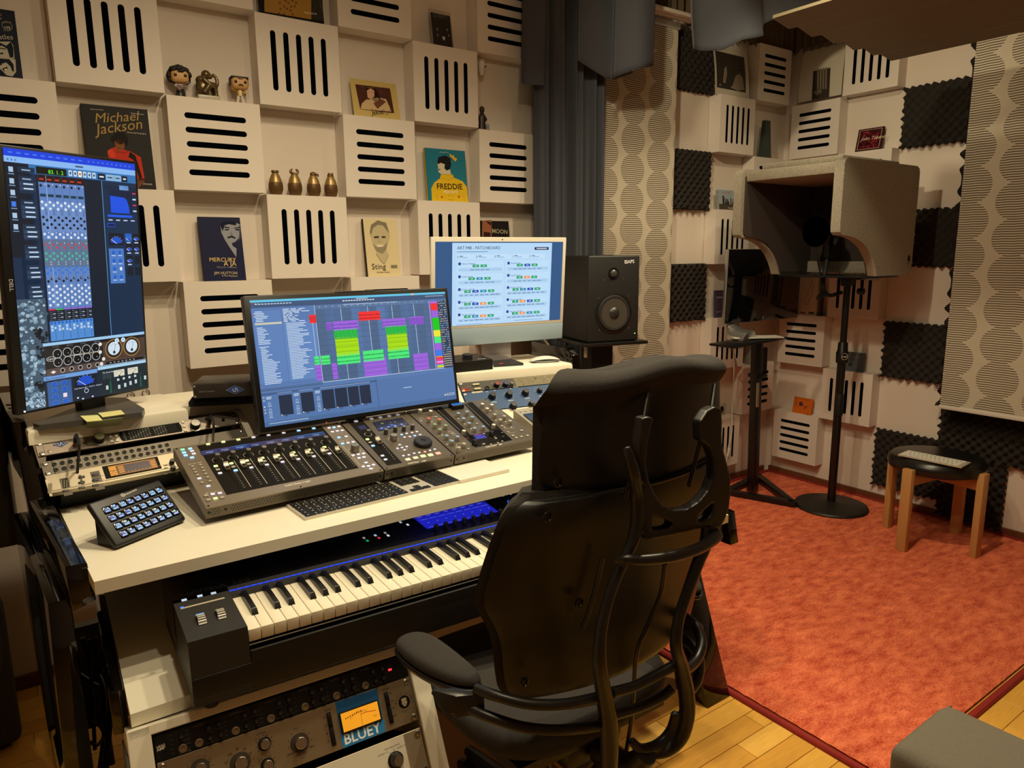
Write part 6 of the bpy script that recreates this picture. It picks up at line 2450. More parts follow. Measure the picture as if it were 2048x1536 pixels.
G().lathe([(.027, .0), (.021, .008), (.010, .013), (0, .0145)], n=32).obj('dust_cap', mat('dust_cap', '232120', .4), t, T(wo.x, wo.y, .003))
G().lathe([(.024, 0), (.024, .002), (.016, .001), (.0155, -.001 + .002), (.0155, .001)], n=32).obj('tweeter_plate', BLACK, t, T(tw.x, tw.y, .0))
G().lathe([(.0155, .001), (.0135, .007), (.008, .011), (0, .0125)], n=28).obj('tweeter_dome', mat('dome', '3a3937', .25), t, T(tw.x, tw.y, .0))
zk = zoom(840, 440, .23438)
a = Art(f, zk, h=.0006)
a.poly([(1745, 345), (1768, 344), (1770, 370), (1747, 372)], 'd8d8d8').L(1).poly([(1752, 352), (1762, 351), (1763, 363), (1753, 364)], '131315').L(0).fit('APS', (1772, 370), (1828, 366), 'd8d8d8', bold=.03)
a.done('maker_lettering', t)
g = G()
for p in ((1570, 513), (1735, 502), (1648, 360), (1525, 668), (1780, 650), (1530, 938), (1782, 920)):
    q = f.hit(*zk(*p))
    g.lathe([(.0032, 0), (.0032, .0012), (.0015, .0016), (0, .001)], T(q.x, q.y, 0), n=10)
g.obj('baffle_screws', STEEL, t)
q = f.hit(*zk(1832, 966))
G().ball((q.x, q.y, .0005), .0022, u=8, v=6).obj('power_led', mat('led_lime', 'b8e84a', .4, emit=1.6), t)
zb = f.m.translation.z - H_2 / 2
t = thing('speaker_stand', 'black speaker stand with a flat top plate and square column', 'speaker stand', T(f.m.translation.x, f.m.translation.y, 0) @ rotz(-.2455))
G().box((.01, .12, zb - .008), (.29, .27, .014), .003).obj('top_plate', BLACK, t)
G().box((0, .14, zb / 2), (.10, .10, zb - .02), .004).obj('column', BLACKM, t)
G().box((0, .14, .010), (.30, .30, .018), .004).obj('base_plate', BLACK, t)
G().box((-.125, .0, zb - .035), (.012, .012, .045), .002).obj('clamp_pin', STEEL, t)
# ------------------------------------------------------------------ mixing consoles
zM = zoom(340, 780, .24414)
zN = zoom(680, 740, .21484)
CF = pose(.326, -.8666, .8971, .0408, -1.2835)      # plane shared by the three consoles
C0 = CF.m @ V((-.2195, .14, 0))                        # rear left corner
BRUSH = mat('console_brushed', '8d8274', .42, .65, noise=.10, nscale=14, stretch=(4, 120, 4))
BRUSHD = mat('console_brushed_dark', '6a6257', .45, .6, noise=.10, nscale=14, stretch=(4, 120, 4))
LITW = mat('lit_white', 'cfd0ea', .4, emit=.3)
LITB = mat('lit_blue', '8fc4f4', .4, emit=.8)
LITG = mat('lit_green', '7cf0c0', .4, emit=.7)
LITY = mat('lit_lime', 'dcf0a8', .4, emit=.6)
LITR = mat('lit_red', 'f0a090', .4, emit=.55)
DIM = mat('button_dim', 'a39c8e', .5)
BM = {k: box_mesh('button', (.0095, .0075, .003), .001, m_) for k, m_ in (('w', LITW), ('b', LITB), ('g', LITG), ('y', LITY), ('r', LITR), ('d', DIM))}
BS = {k: box_mesh('button', (.007, .0058, .0025), .0008, m_) for k, m_ in (('w', LITW), ('b', LITB), ('g', LITG), ('y', LITY), ('r', LITR), ('d', DIM))}
BT = {k: box_mesh('transport_button', (.0145, .0115, .003), .0012, m_) for k, m_ in (('y', LITY), ('r', LITR), ('d', mat('button_cream', 'd8d2b8', .4, emit=.25)))}
FADER = None


def fader_mesh():
    g = G()
    g.grid(lambda u, v: ((u - .5) * .011, (v - .5) * .022, .008 + .006 * (2 * v - 1) ** 2 + (.001 if v == .5 else 0)), 2, 8)
    g.box((0, 0, .005), (.011, .022, .007), .001)
    g.box((0, 0, .0085), (.0112, .0012, .001))
    bmesh.ops.recalc_face_normals(g.b, faces=g.b.faces)
    me = D.meshes.new('fader_cap')
    g.b.to_mesh(me)
    g.b.free()
    me.materials.append(mat('fader_silver', 'bdb6a6', .3, .5))
    return me


FADER = fader_mesh()
ENC = knob_mesh('encoder_knob', .0062, .016, mat('encoder_grey', '4a4845', .4, .3), mat('encoder_cap', '8a857c', .35, .5), taper=.95)
BIGK = knob_mesh('big_knob', .0115, .02, mat('knob_steel', '8f887c', .3, .7), mat('knob_steel_cap', 'b5ac9c', .25, .8), taper=.95)


def console(name, label, x0, w, zm, txt, dark=None, top=BRUSH):
    f = Frame(C0 + CF.ex * x0 - CF.ey * .28, CF.ex, CF.ey, CF.n)      # origin front left
    t = thing(name, label, 'mixing console', f.m)
    G().box((w / 2, .14, -.0015), (w - .0015, .28, .003), .0008, seg=1).obj('top_plate', top, t, flat=True)
    G().prism([(.0012, .001), (w - .0012, .001), (w - .0012, .279), (.0012, .279)], -.030, -.003).obj('case', mat('console_case', '5f574d', .45, .5), t, flat=True)
    # perforated front
    g = G()
    n = int(w / .0062)
    for i in range(n):
        for k in range(3):
            x = (i + .5 + .5 * (k % 2)) * w / n
            if abs(x - w * .1) < .012 or x < .012 or x > w - .012:
                continue
            g.lathe([(.0016, 0), (0, .0002)], T(x, -.0001 + .001, -.009 - k * .0062) @ Matrix.Rotation(PI / 2, 4, 'X'), n=8)
    o = g.obj('vent_holes', BLACKM, t, flat=True)
    o['kind'] = 'stuff'
    g = G()
    for x in (.008, w * .1, w - .009):
        g.lathe([(.0035, 0), (.0035, .001), (.0015, .0014), (0, .0008)], T(x, .001, -.015) @ Matrix.Rotation(PI / 2, 4, 'X'), n=10)
    for x in (.008, w / 2, w - .008):
        for y in (.006, .274):
            g.lathe([(.0026, 0), (.0026, .0008), (.001, .001), (0, .0004)], T(x, y, 0), n=10)
    g.obj('case_screws', mat('screw_dark', '2a2622', .4, .6), t)
    for y, hgt in ((.05, .0), (.235, .0)):
        p = f.m @ V((w / 2, y, -.03))
        L = p.z - ZD
        G().box((w / 2, y, -.03 - L / 2), (w * .8, .022, L), .001).obj('foot_rail', BLACKM, t, flat=True)
    return t, f


def put(t, nm, me, f, p, zm, z=0, sc=1, rot=0):
    q = f.hit(*zm(*p))
    return link(nm, me, t, T(q.x, q.y, z) @ Matrix.Scale(sc, 4) @ rotz(rot))


# eight fader unit
t, f = console('fader_console', 'silver control surface with eight faders in front of the wide monitor', 0, .439, zM, None)
a = Art(f, zM, h=.0002)
p0, p1, p2, p3 = [f.hit(*zM(*p)) for p in ((215, 450), (1245, 300), (1545, 640), (465, 860))]
xl, xr, yb, yt = (p0.x + p3.x) / 2, (p1.x + p2.x) / 2, (p2.y + p3.y) / 2, (p0.y + p1.y) / 2
a.rect(xl, yb, xr, yt, '15120f')
for i in range(8):
    s_ = i / 7

    def lp(p, q, s_=s_):
        return (p[0] + (q[0] - p[0]) * s_, p[1] + (q[1] - p[1]) * s_)
    top, scr, kn = lp((313, 448), (1177, 318)), lp((335, 508), (1205, 366)), lp((390, 575), (1275, 428))
    q = f.hit(*zM(*scr))
    a.L(1).rect(q.x - .0235, q.y - .011, q.x + .0235, q.y + .011, '1c1d2e')
    put(t, 'top_button', BM['yyywwwbb'[i]], f, top, zM)
    put(t, 'encoder_knob', ENC, f, kn, zM, sc=1.1)
    q = f.hit(*zM(*kn))
    a.L(1).ring((q.x, q.y), .0125, .0008, 'b9b3a6', True, n=20, a0=-.6, a1=PI + .6)
    for k, (p, q_) in enumerate((((375, 628), (1265, 472)), ((392, 657), (1285, 498)), ((410, 686), (1306, 525)))):
        put(t, 'button', BM[('y', 'd', 'b' if i in (1, 8) else 'w')[k]], f, lp(p, q_), zM)
    cap = [(465, 645), (600, 625), (745, 610), (870, 580), (1005, 565), (1130, 540), (1258, 525), (1375, 512)][i]
    c_ = f.hit(*zM(*cap))
    a.L(1).rect(c_.x - .0012, yb + .012, c_.x + .0012, c_.y + .035, '040404')
    a.rect(c_.x + .0255, yb + .012, c_.x + .0265, c_.y + .03, 'c9c2b2')
    for k in range(9):
        a.rect(c_.x + .010, yb + .016 + k * .0095, c_.x + .015, yb + .0175 + k * .0095, '8f897c')
    link('fader_cap', FADER, t, T(c_.x, c_.y, 0))
a.L(1)
a.fit('Solid State Logic', (945, 792), (1155, 748), 'e8e2d4', bold=.02)
for u0, u1 in (((150, 612), (260, 590)), ((290, 850), (400, 828)), ((1290, 298), (1390, 285)), ((1385, 425), (1470, 412))):
    pa, pb = f.hit(*zM(*u0)), f.hit(*zM(*u1))
    a.scribble(pa.x, pb.x, pa.y, .0014, 'd0c8b8', 3)
a.L(1).ring(f.hit(*zM(1625, 625)), .0145, .0006, 'd0c8b8', True)
a.ring(f.hit(*zM(1513, 500)), .0165, .0008, 'd0c8b8', True, a0=-.6, a1=PI + .6)
for y in (.095, .2):
    a.rect(.012, y, xl - .008, y + .0006, '6b6356')
    a.rect(xr + .006, y, .43, y + .0006, '6b6356')
a.done('face_print', t)
a = Art(f, zM, h=.0005)
for i in range(8):
    s_ = i / 7
    q = f.hit(*zM(335 + (1205 - 335) * s_, 508 + (366 - 508) * s_))
    c = ('2a3060', '262b58', '1f3a78', '2a2c58', '34284a', '2a2a50', '1a2c60', '1a2c60')[i]
    a.L(0).rect(q.x - .022, q.y - .0095, q.x + .022, q.y + .0095, c).L(1)
    a.rect(q.x - .022, q.y + .0075, q.x + .022, q.y + .0095, '3a8ad0' if i in (2, 6, 7) else '4a4c80')
    a.rect(q.x - .012, q.y - .001, q.x + .006, q.y + .001, 'a8b8e0').rect(q.x - .005, q.y - .006, q.x + .003, q.y - .0045, '8090c0')
a.done('channel_screens', t, True)
for c, pts in (('g', [(103, 493)]), ('w', [(180, 505), (195, 527), (240, 730), (313, 793), (350, 858), (408, 850)]), ('b', [(165, 485), (180, 558), (115, 518), (128, 540)]), ('d', [(295, 870), (315, 905), (428, 885)]), ('y', [(372, 893)])):
    for p in pts:
        put(t, 'button', BM[c], f, p, zM)
for p in ((185, 630), (197, 653), (210, 677), (225, 700), (250, 617), (265, 640), (278, 665), (292, 690), (308, 718), (262, 762), (328, 750)):
    put(t, 'button', BS['d'], f, p, zM)
for c, pts in (('w', [(1303, 315), (1383, 303), (1330, 347), (1370, 340), (1410, 335), (1443, 385), (1458, 437), (1500, 430), (1500, 540), (1543, 532), (1585, 525), (1548, 562), (1588, 555), (1605, 600), (1583, 632), (1625, 628), (1667, 617), (1645, 650)]), ('b', [(1343, 310), (1383, 393), (1413, 443)])):
    for p in pts:
        put(t, 'button', BM[c], f, p, zM, sc=.95)
put(t, 'big_knob', BIGK, f, (1513, 500), zM)

# single fader unit with jog wheel
t, f = console('jog_console', 'grey control surface with a black jog wheel and one fader, middle of three', .4415, .2145, zN, None, top=BRUSHD)
a = Art(f, zN, h=.0002)
a.poly([(75, 485), (200, 460), (580, 865), (440, 890)], '15120f')
a.poly([(300, 488), (572, 443), (645, 510), (362, 572)], '14161f')
a.L(1).line([(330, 650), (490, 850)], .002, '040404').line([(330, 600), (345, 615)], .0006, '8f897c')
for k in range(8):
    a.box((395 + k * 15, 700 + k * 18), (408 + k * 15, 704 + k * 18), '8f897c')
a.fit('Solid State Logic', (636, 876), (805, 846), 'e8e2d4', bold=.02)
a.ring(f.hit(*zN(577, 728)), .0145, .0006, 'd0c8b8', True).ring(f.hit(*zN(497, 650)), .0145, .0008, 'd0c8b8', True, a0=-.8, a1=PI + .8).ring(f.hit(*zN(262, 600)), .0105, .0008, 'd0c8b8', True)
a.disc((985, 785), .008, '5a5349')
a.done('face_print', t)
a = Art(f, zN, h=.0006)
a.poly([(308, 490), (568, 448), (635, 508), (366, 566)], '141c34').poly([(160, 525), (225, 512), (255, 545), (190, 560)], '26264c')
a.L(1).poly([(345, 545), (620, 500), (634, 508), (366, 565)], '22386c').poly([(460, 510), (490, 505), (500, 515), (470, 520)], '3a6ad0')
a.L(2).text('03', (385, 505), .0085, 'd8d060', bold=.01).text('1', (468, 497), .0085, 'd8d060', bold=.01).text('2', (510, 490), .0085, 'd8d060', bold=.01)
for k in range(4):
    a.box((375 + k * 62, 540 - k * 12), (400 + k * 62, 545 - k * 12), '9ab4f0')
a.done('position_display', t, True)
put(t, 'top_button', BM['w'], f, (148, 482), zN, sc=1.2)
for p in ((293, 458), (375, 445), (457, 432), (537, 420)):
    put(t, 'top_button', BM['w'], f, p, zN, sc=1.1)
for p in ((425, 597), (513, 575), (592, 568), (672, 553)):
    put(t, 'encoder_knob', ENC, f, p, zN)
put(t, 'encoder_knob', ENC, f, (262, 605), zN)
put(t, 'big_knob', BIGK, f, (497, 655), zN, sc=.9)
put(t, 'fader_cap', FADER, f, (358, 680), zN, sc=1.1)
for p, c in (((255, 650), 'y'), ((280, 680), 'd'), ((307, 710), 'b'), ((395, 803), 'w'), ((423, 838), 'w'), ((573, 605), 'b'), ((620, 595), 'w'), ((670, 587), 'w'), ((715, 578), 'w'), ((600, 630), 'w'), ((650, 625), 'w'), ((695, 615), 'b'), ((745, 607), 'w'), ((555, 700), 'w'), ((535, 735), 'w'), ((577, 728), 'w'), ((620, 717), 'w'), ((600, 748), 'w'), ((590, 803), 'w'), ((640, 795), 'w'), ((690, 780), 'w'), ((738, 773), 'w'), ((790, 765), 'r'), ((837, 753), 'w'), ((882, 742), 'w')):
    put(t, 'button', BM[c] if p[0] < 450 else BS[c], f, p, zN)
for p, c in (((632, 838), 'd'), ((703, 822), 'd'), ((773, 806), 'y'), ((842, 795), 'y'), ((912, 780), 'r')):
    put(t, 'transport_button', BT[c], f, p, zN)
q = f.hit(*zN(770, 690))
G().lathe([(.0255, 0), (.0262, .004), (.0258, .011), (.0235, .0135), (.007, .0125), (.005, .010), (0, .0095)], n=40).obj('jog_wheel', DARK, t, T(q.x, q.y, 0))

# plug-in controller with rows of coloured knobs
t, f = console('knob_console', 'grey plug in controller with rows of coloured capped knobs, rightmost of three', .6585, .300, zN, None, top=BRUSHD)
a = Art(f, zN, h=.0002)
a.poly([(862, 355), (938, 340), (1255, 640), (1262, 722)], '15120f').poly([(1150, 313), (1228, 297), (1605, 652), (1500, 675)], '15120f').poly([(1190, 610), (1480, 555), (1605, 652), (1262, 722)], '15120f')
a.L(1)
for k in range(20):
    s_ = k / 19
    a.disc((905 + 205 * s_, 368 + 188 * s_), .0011, 'e8e4d4', n=6).disc((1185 + 200 * s_, 327 + 185 * s_), .0011, 'e8e4d4', n=6)
a.fit('INPUT', (885, 362), (912, 357), 'b9b3a4').fit('OUTPUT', (1155, 320), (1190, 313), 'b9b3a4')
a.fit('Solid State Logic', (1362, 724), (1512, 692), 'e8e2d4', bold=.02)
for pts in ([(730, 450), (775, 442)], [(740, 462), (775, 456)], [(850, 437), (892, 430)], [(915, 545), (960, 535)], [(855, 530), (875, 527)], [(1010, 575), (1030, 568), (1075, 600), (1050, 608), (1010, 575)], [(905, 620), (960, 610)], [(1085, 690), (1125, 682), (1150, 700)], [(1085, 690), (1080, 730), (1115, 740)], [(1445, 385), (1470, 378), (1520, 405), (1490, 412), (1445, 385)], [(1500, 470), (1530, 465)], [(1530, 550), (1625, 540)], [(1560, 590), (1630, 580)], [(1380, 615), (1400, 630), (1450, 620)], [(1500, 585), (1520, 580)], [(1510, 620), (1530, 615)]):
    a.line(pts, .0007, 'd8d2c0')
for x, y in ((745, 470), (845, 480), (1015, 650), (940, 600), (985, 690), (1090, 450), (1150, 500), (1210, 545), (1260, 600), (1330, 590), (1440, 465), (1530, 480), (1495, 515), (1585, 530), (1390, 375), (1320, 690), (1395, 688), (1460, 675), (1500, 660)):
    a.box((x, y), (x + 22, y + 4), 'b5ad9c')
a.done('face_print', t)
q = f.hit(*zN(1080, 352))
G().box((q.x, q.y, .007), (.042, .027, .014), .001).obj('display_block', BLACK, t)
a = Art(f, h=.0143)
a.rect(q.x - .018, q.y - .008, q.x + .018, q.y + .011, '2a8ae0').L(1)
for k in range(7):
    a.rect(q.x - .016 + k * .0048, q.y - .005, q.x - .0125 + k * .0048, q.y - .001 + .001 * (k * 5 % 7), '0a2a50')
a.L(1).rect(q.x - .016, q.y + .006, q.x + .012, q.y + .008, '0a2a50')
a.done('block_display', t, True)
a = Art(f, zN, h=.0006)
a.poly([(1235, 605), (1325, 592), (1370, 630), (1275, 648)], '2a2a9a').L(1).poly([(1235, 605), (1325, 592), (1333, 598), (1242, 612)], '8a2a5a')
a.text('0.12', (1172, 645), .0065, 'e03a3a')
a.done('status_display', t, True)
KC = {}
GB = mat('knob_body_grey', '8b8476', .4)
for k, c in (('w', 'd8d2c2'), ('r', 'd8563c'), ('g', '7f9a7c'), ('b', '7a9cc8'), ('s', 'a8a090'), ('k', '16151a')):
    KC[k] = knob_mesh('rotary_knob', .0066, .0145, GB if k != 'k' else BLACK, mat('knob_top_' + k, c, .4), taper=.93)
for c, pts in (('w', [(743, 402), (840, 412), (1148, 598), (1425, 540), (1320, 345), (1408, 353), (1365, 388)]), ('r', [(822, 482), (920, 492)]), ('g', [(878, 537), (978, 547), (925, 585)]), ('b', [(988, 643), (1088, 652), (1037, 693), (1097, 432), (1177, 417), (1145, 482), (1225, 467), (1197, 525), (1247, 572), (1328, 557)]), ('s', [(1148, 718), (1100, 755), (1435, 443), (1523, 458), (1487, 493), (1577, 503)]), ('k', [(1405, 612), (1250, 692)])):
    for p in pts:
        put(t, 'rotary_knob', KC[c], f, (p[0], p[1] + 6), zN, sc=1.0 if c != 'k' else 1.15, rot=random.uniform(-1, 1))
for p, c in (((1275, 503), 'd'), ((1640, 635), 'd'), ((1688, 625), 'd'), ((1745, 615), 'd'), ((1690, 567), 'd'), ((1610, 615), 'd'), ((1565, 580), 'd'), ((1530, 540), 'd'), ((895, 440), 'd'), ((1045, 595), 'd'), ((1195, 738), 'd'), ((1508, 525), 'd'), ((1340, 692), 'd'), ((1450, 640), 'd')):
    put(t, 'button', BM[c] if p[0] > 1600 else BS[c], f, p, zN)

# ------------------------------------------------------------------ button deck
kk = .952
c0 = CAM + (V((-.0037, -.8821, .8362)) - CAM) * kk
f = pose(c0.x, c0.y, c0.z, .5199, -.7345)
t = thing('button_deck', 'black tilted control pad with rows of glowing picture keys', 'control pad', f.m)
w_, h_ = .173, .112
G().box((0, 0, -.004), (w_, h_, .014), .0055, seg=3).obj('face_housing', mat('deck_black', '121214', .45), t)
zmin = (ZD - f.m.translation.z)
nloc = f.m.inverted().to_3x3() @ V((0, 0, 1))
g = G()
pts3 = [f.m @ V((x, y, -.008)) for x, y in ((-w_ / 2 + .008, -h_ / 2 + .012), (w_ / 2 - .008, -h_ / 2 + .012), (w_ / 2 - .008, h_ / 2 - .02), (-w_ / 2 + .008, h_ / 2 - .02))]
ex = f.ex
bk = V((-ex.y, ex.x, 0))
lo = [V((pts3[0].x, pts3[0].y, ZD)), V((pts3[1].x, pts3[1].y, ZD)), V((pts3[2].x, pts3[2].y, ZD)) - bk * .0, V((pts3[3].x, pts3[3].y, ZD)) - bk * .0]
g.add(pts3 + lo, [(0, 1, 2, 3), (4, 7, 6, 5), (0, 4, 5, 1), (1, 5, 6, 2), (2, 6, 7, 3), (3, 7, 4, 0)])
g.obj('stand_foot', BLACK, t, f.m.inverted(), flat=True)
a = Art(f, zB, h=.0031)
a.fit('STREAM DECK', (892, 1078), (995, 1030), 'd8d2c4', bold=.03).ring((872, 1074), .0042, .0011, 'd8d2c4')
a.disc((872, 1074), .0015, 'd8d2c4')
a.done('maker_lettering', t)
q00, q70, q03, q73 = [f.hit(*zB(*p)) for p in ((737, 1203), (1180, 1035), (880, 1405), (1318, 1220))]
GLK = G().box((0, 0, .001), (.0165, .0165, .002), .002).obj('picture_key', mat('key_glass', '07080c', .15))
GK = GLK.data
D.objects.remove(GLK)
for i in range(8):
    for j in range(4):
        u, v = i / 7, j / 3
        q = (q00 * (1 - u) + q70 * u) * (1 - v) + (q03 * (1 - u) + q73 * u) * v
        o = link('picture_key', GK, t, T(q.x, q.y, .003))
        a = Art(Frame((0, 0, 0), (1, 0, 0), (0, 1, 0)), h=.0022)
        c = random.choice(('4a8ac8', '3a6ab8', '5a9ad0', '3a5ab0'))
        a.rect(-.0062, -.0055, .0062, -.001, c).L(1)
        a.rect(-.005, -.0045, .003, -.002, '8ab8e0')
        if (i + j) % 2:
            a.rect(-.0055, .0005, .002, .0055, c)
        else:
            a.disc((-.001, .0025), .0034, c, True, n=10)
        c2 = '9ad86a' if (i, j) in ((7, 3), (6, 2)) else ('d8c87a' if (i, j) in ((5, 2), (4, 2), (2, 2), (1, 2)) else '9cc8e8')
        a.L(2).poly([(-.004, .001), (.002, .003), (.0, .006), (-.003, .005)] if i % 2 else [(0, .001), (.005, .002), (.003, .006)], c2, True)
        a.rect(.003, -.0008, .0058, .0012, 'b8d4ec')
        a.done('key_icon', o, True)

# ------------------------------------------------------------------ computer keyboard and trackpad
a0, b0 = Zp(610, 1035, ZD + .008), Zp(919.5, 961, ZD + .008)
ex = (b0 - a0).normalized()
f = Frame(V((a0.x, a0.y, ZD)), ex, V((-ex.y, ex.x, 0)))
t = thing('computer_keyboard', 'full size silver computer keyboard with black keys on the white desk', 'keyboard', f.m)
KW, KD = .4187, .1149
G().prism([(0, 0), (KW, 0), (KW, KD), (0, KD)], 0, .006, bev=.0015).obj('base', mat('kb_silver', 'd3cdbe', .35, .4), t)
KEYM = {}


def key(x, y, w, h, mt=None, parent=None):
    k = (round(w, 5), round(h, 5), mt)
    if k not in KEYM:
        KEYM[k] = box_mesh('key', (w, h, .0022), .0009, MATS[mt or 'kb_black'], seg=2)
    return link('key', KEYM[k], parent or t, T(x + w / 2, y + h / 2, .006))


mat('kb_black', '0b0b0c', .5)
mat('kb_white', 'd8d4c8', .5)
pt, gp = .01905, .0026
X0, Y0 = .0052, .0052


def keyrow(y, h, items, x=X0, parent=None, mt=None, p=pt):
    for w in items:
        if w > 0:
            key(x, y, w * p - gp, h, mt, parent)
        x += abs(w) * p


hh_ = pt - gp
rows_main = [(0, [1.5, 1.25, 1.25, 6.0, 1.25, 1.25, 1.5]), (1, [2.25] + [1] * 10 + [1.75]), (2, [1.75] + [1] * 11 + [1.25]), (3, [1.5] + [1] * 12 + [.5]), (4, [1] * 13 + [1])]
for r, it in rows_main:
    keyrow(Y0 + r * .0186, .0162, it)
keyrow(Y0 + 5 * .0186, .0105, [1] * 14)
xn = X0 + 14 * pt + .009
keyrow(Y0, .0162, [1, 1, 1], xn)
keyrow(Y0 + .0186, .0162, [-1, 1, -1], xn)
keyrow(Y0 + 3 * .0186, .0162, [1, 1, 1], xn)
keyrow(Y0 + 4 * .0186, .0162, [1, 1, 1], xn)
keyrow(Y0 + 5 * .0186, .0105, [1, 1, 1], xn)
xk = xn + 3 * pt + .009
keyrow(Y0, .0162, [2, 1], xk)
for r in (1, 2, 3, 4):
    keyrow(Y0 + r * .0186, .0162, [1, 1, 1, 1] if r != 1 else [1, 1, 1], xk)
key(xk + 3 * pt, Y0, pt - gp, .0162 + .0186)
keyrow(Y0 + 5 * .0186, .0105, [1] * 4, xk)
a = Art(Frame((0, 0, 0), (1, 0, 0), (0, 1, 0)), h=.0084)
for r in range(5):
    for i in range(14):
        a.rect(X0 + i * pt + .0065, Y0 + r * .0186 + .007, X0 + i * pt + .0095, Y0 + r * .0186 + .0098, 'c8c4b8')
a.done('key_legends', t)
c = [Zp(877.7, 935.5, ZD + .008), Zp(970, 914, ZD + .008), Zp(1019.5, 938.7, ZD + .008), Zp(920.6, 961.7, ZD + .008)]
ex = (c[2] - c[3]).normalized()
t = thing('trackpad', 'flat white trackpad to the right of the black keyed keyboard', 'trackpad', Frame(V((c[3].x, c[3].y, ZD)), ex, V((-ex.y, ex.x, 0))).m)
o = bmesh.new()
W_, H_2 = .160, .128
G().prism([(0, 0), (W_, 0), (W_, H_2), (0, H_2)], .001, .0095, bev=.0012).obj('touch_surface', mat('pad_white', 'e6e0d2', .3), t)
G().prism([(.002, .002), (W_ - .002, .002), (W_ - .002, H_2 - .002), (.002, H_2 - .002)], 0, .0012).obj('base', mat('pad_base', 'a8a498', .4, .4), t, flat=True)

# ------------------------------------------------------------------ 88 key controller on the pull-out shelf
ZKEY = .724
k0 = Zp(440 + 185 * .3027, 1020 + 795 * .3027, ZKEY)
k20 = Zp(440 + 1658 * .3027, 1020 + 385 * .3027, ZKEY)
ex = (k20 - k0).normalized()
PT = (k20 - k0).length / 20
f = Frame(V((k0.x, k0.y, ZKEY)), ex, V((-ex.y, ex.x, 0)))     # x along the keys, y towards the rear, z = 0 at the key tops
t = thing('piano_keyboard', 'long black piano keyboard controller with a blue light strip on the desk shelf', 'piano keyboard', f.m)
LK = .148
XL, XE = -.103, 52 * PT + .045
ZB_ = ZK + .008 - ZKEY
body = mat('piano_black', '0d0d0e', .5)
G().box(((XL + XE) / 2, .165, ZB_ + .028), (XE - XL, .352, .056), .004).obj('lower_case', body, t)
for x0, x1, nm in ((XL, -.001, 'left_block'), (52 * PT + .001, XE, 'right_block')):
    g = G()
    M = Matrix(((0, 0, 1, 0), (1, 0, 0, 0), (0, 1, 0, 0), (0, 0, 0, 1)))
    g.prism([(-.012, ZB_ + .002), (-.004, .010), (LK + .012, .013), (LK + .012, ZB_ + .002)], x0, x1, M)
    g.obj(nm, mat('piano_panel', '262524', .5), t, sharp=20)
G().box((26 * PT, -.006, -.062), (52 * PT, .008, .05), .002).obj('key_slip', body, t)
G().box((26 * PT, -.0025, -.0285), (52 * PT, .0015, .0015)).obj('slip_edge', mat('edge_light', '8a8478', .4), t, flat=True)
# rear panel behind the keys, rising
g = G()
M = Matrix(((0, 0, 1, 0), (1, 0, 0, 0), (0, 1, 0, 0), (0, 0, 0, 1)))
g.prism([(LK - .002, -.02), (LK - .002, .008), (LK + .028, .014), (LK + .028, -.02)], 0, XE, M)
g.obj('key_fallboard', mat('fallboard', '1c1c1d', .4), t, sharp=20)
g = G()
g.prism([(LK + .026, -.09), (LK + .026, .0135), (LK + .20, .028), (LK + .20, -.09)], XL, XE, M)
g.obj('control_panel', mat('piano_gloss', '070709', .12), t, sharp=20)
# white and black keys
WK = mat('key_white', 'e9e1cc', .25)
BK = mat('key_black', '101011', .3)
wk = G().box((0, LK / 2, -.012), (PT - .0011, LK, .024), .0012).obj('white_key', WK)
WKM = wk.data
D.objects.remove(wk)
g = G()
bw = .0125
v = [(-bw / 2, .052, 0), (bw / 2, .052, 0), (bw / 2, LK, 0), (-bw / 2, LK, 0), (-bw / 2 + .0014, .060, .0115), (bw / 2 - .0014, .060, .0115), (bw / 2 - .0014, LK, .0115), (-bw / 2 + .0014, LK, .0115)]
g.add(v, [(0, 3, 2, 1), (4, 5, 6, 7), (0, 1, 5, 4), (1, 2, 6, 5), (2, 3, 7, 6), (3, 0, 4, 7)])
bmesh.ops.bevel(g.b, geom=[e for e in g.b.edges if min(x.co.z for x in e.verts) > .005], offset=.0012, segments=2, profile=.5, affect='EDGES')
bk_ = g.obj('black_key', BK)
BKM = bk_.data
D.objects.remove(bk_)
for i in range(52):
    link('white_key', WKM, t, T((i + .5) * PT, 0, 0))
for i in range(51):
    n = (i + 5) % 7           # note index: A is first
    if n in (2, 6):
        continue
    off = {0: -.0018, 1: .0018, 3: -.0022, 4: 0, 5: .0022}[n]
    link('black_key', BKM, t, T((i + 1) * PT + off, 0, 0))
# light guide
LG_ = mat('light_guide', '1c3cf0', .3, emit=1.1)
lm = box_mesh('light_segment', (PT * 7 / 12 * .9, .0024, .0015), .0004, LG_, seg=1)
tilt = Matrix.Rotation(math.atan2(.006, .03), 4, 'X')
for i in range(89):
    link('light_segment', lm, t, T((i + .5) * PT * 52 / 89, LK + .012, .0106) @ tilt)
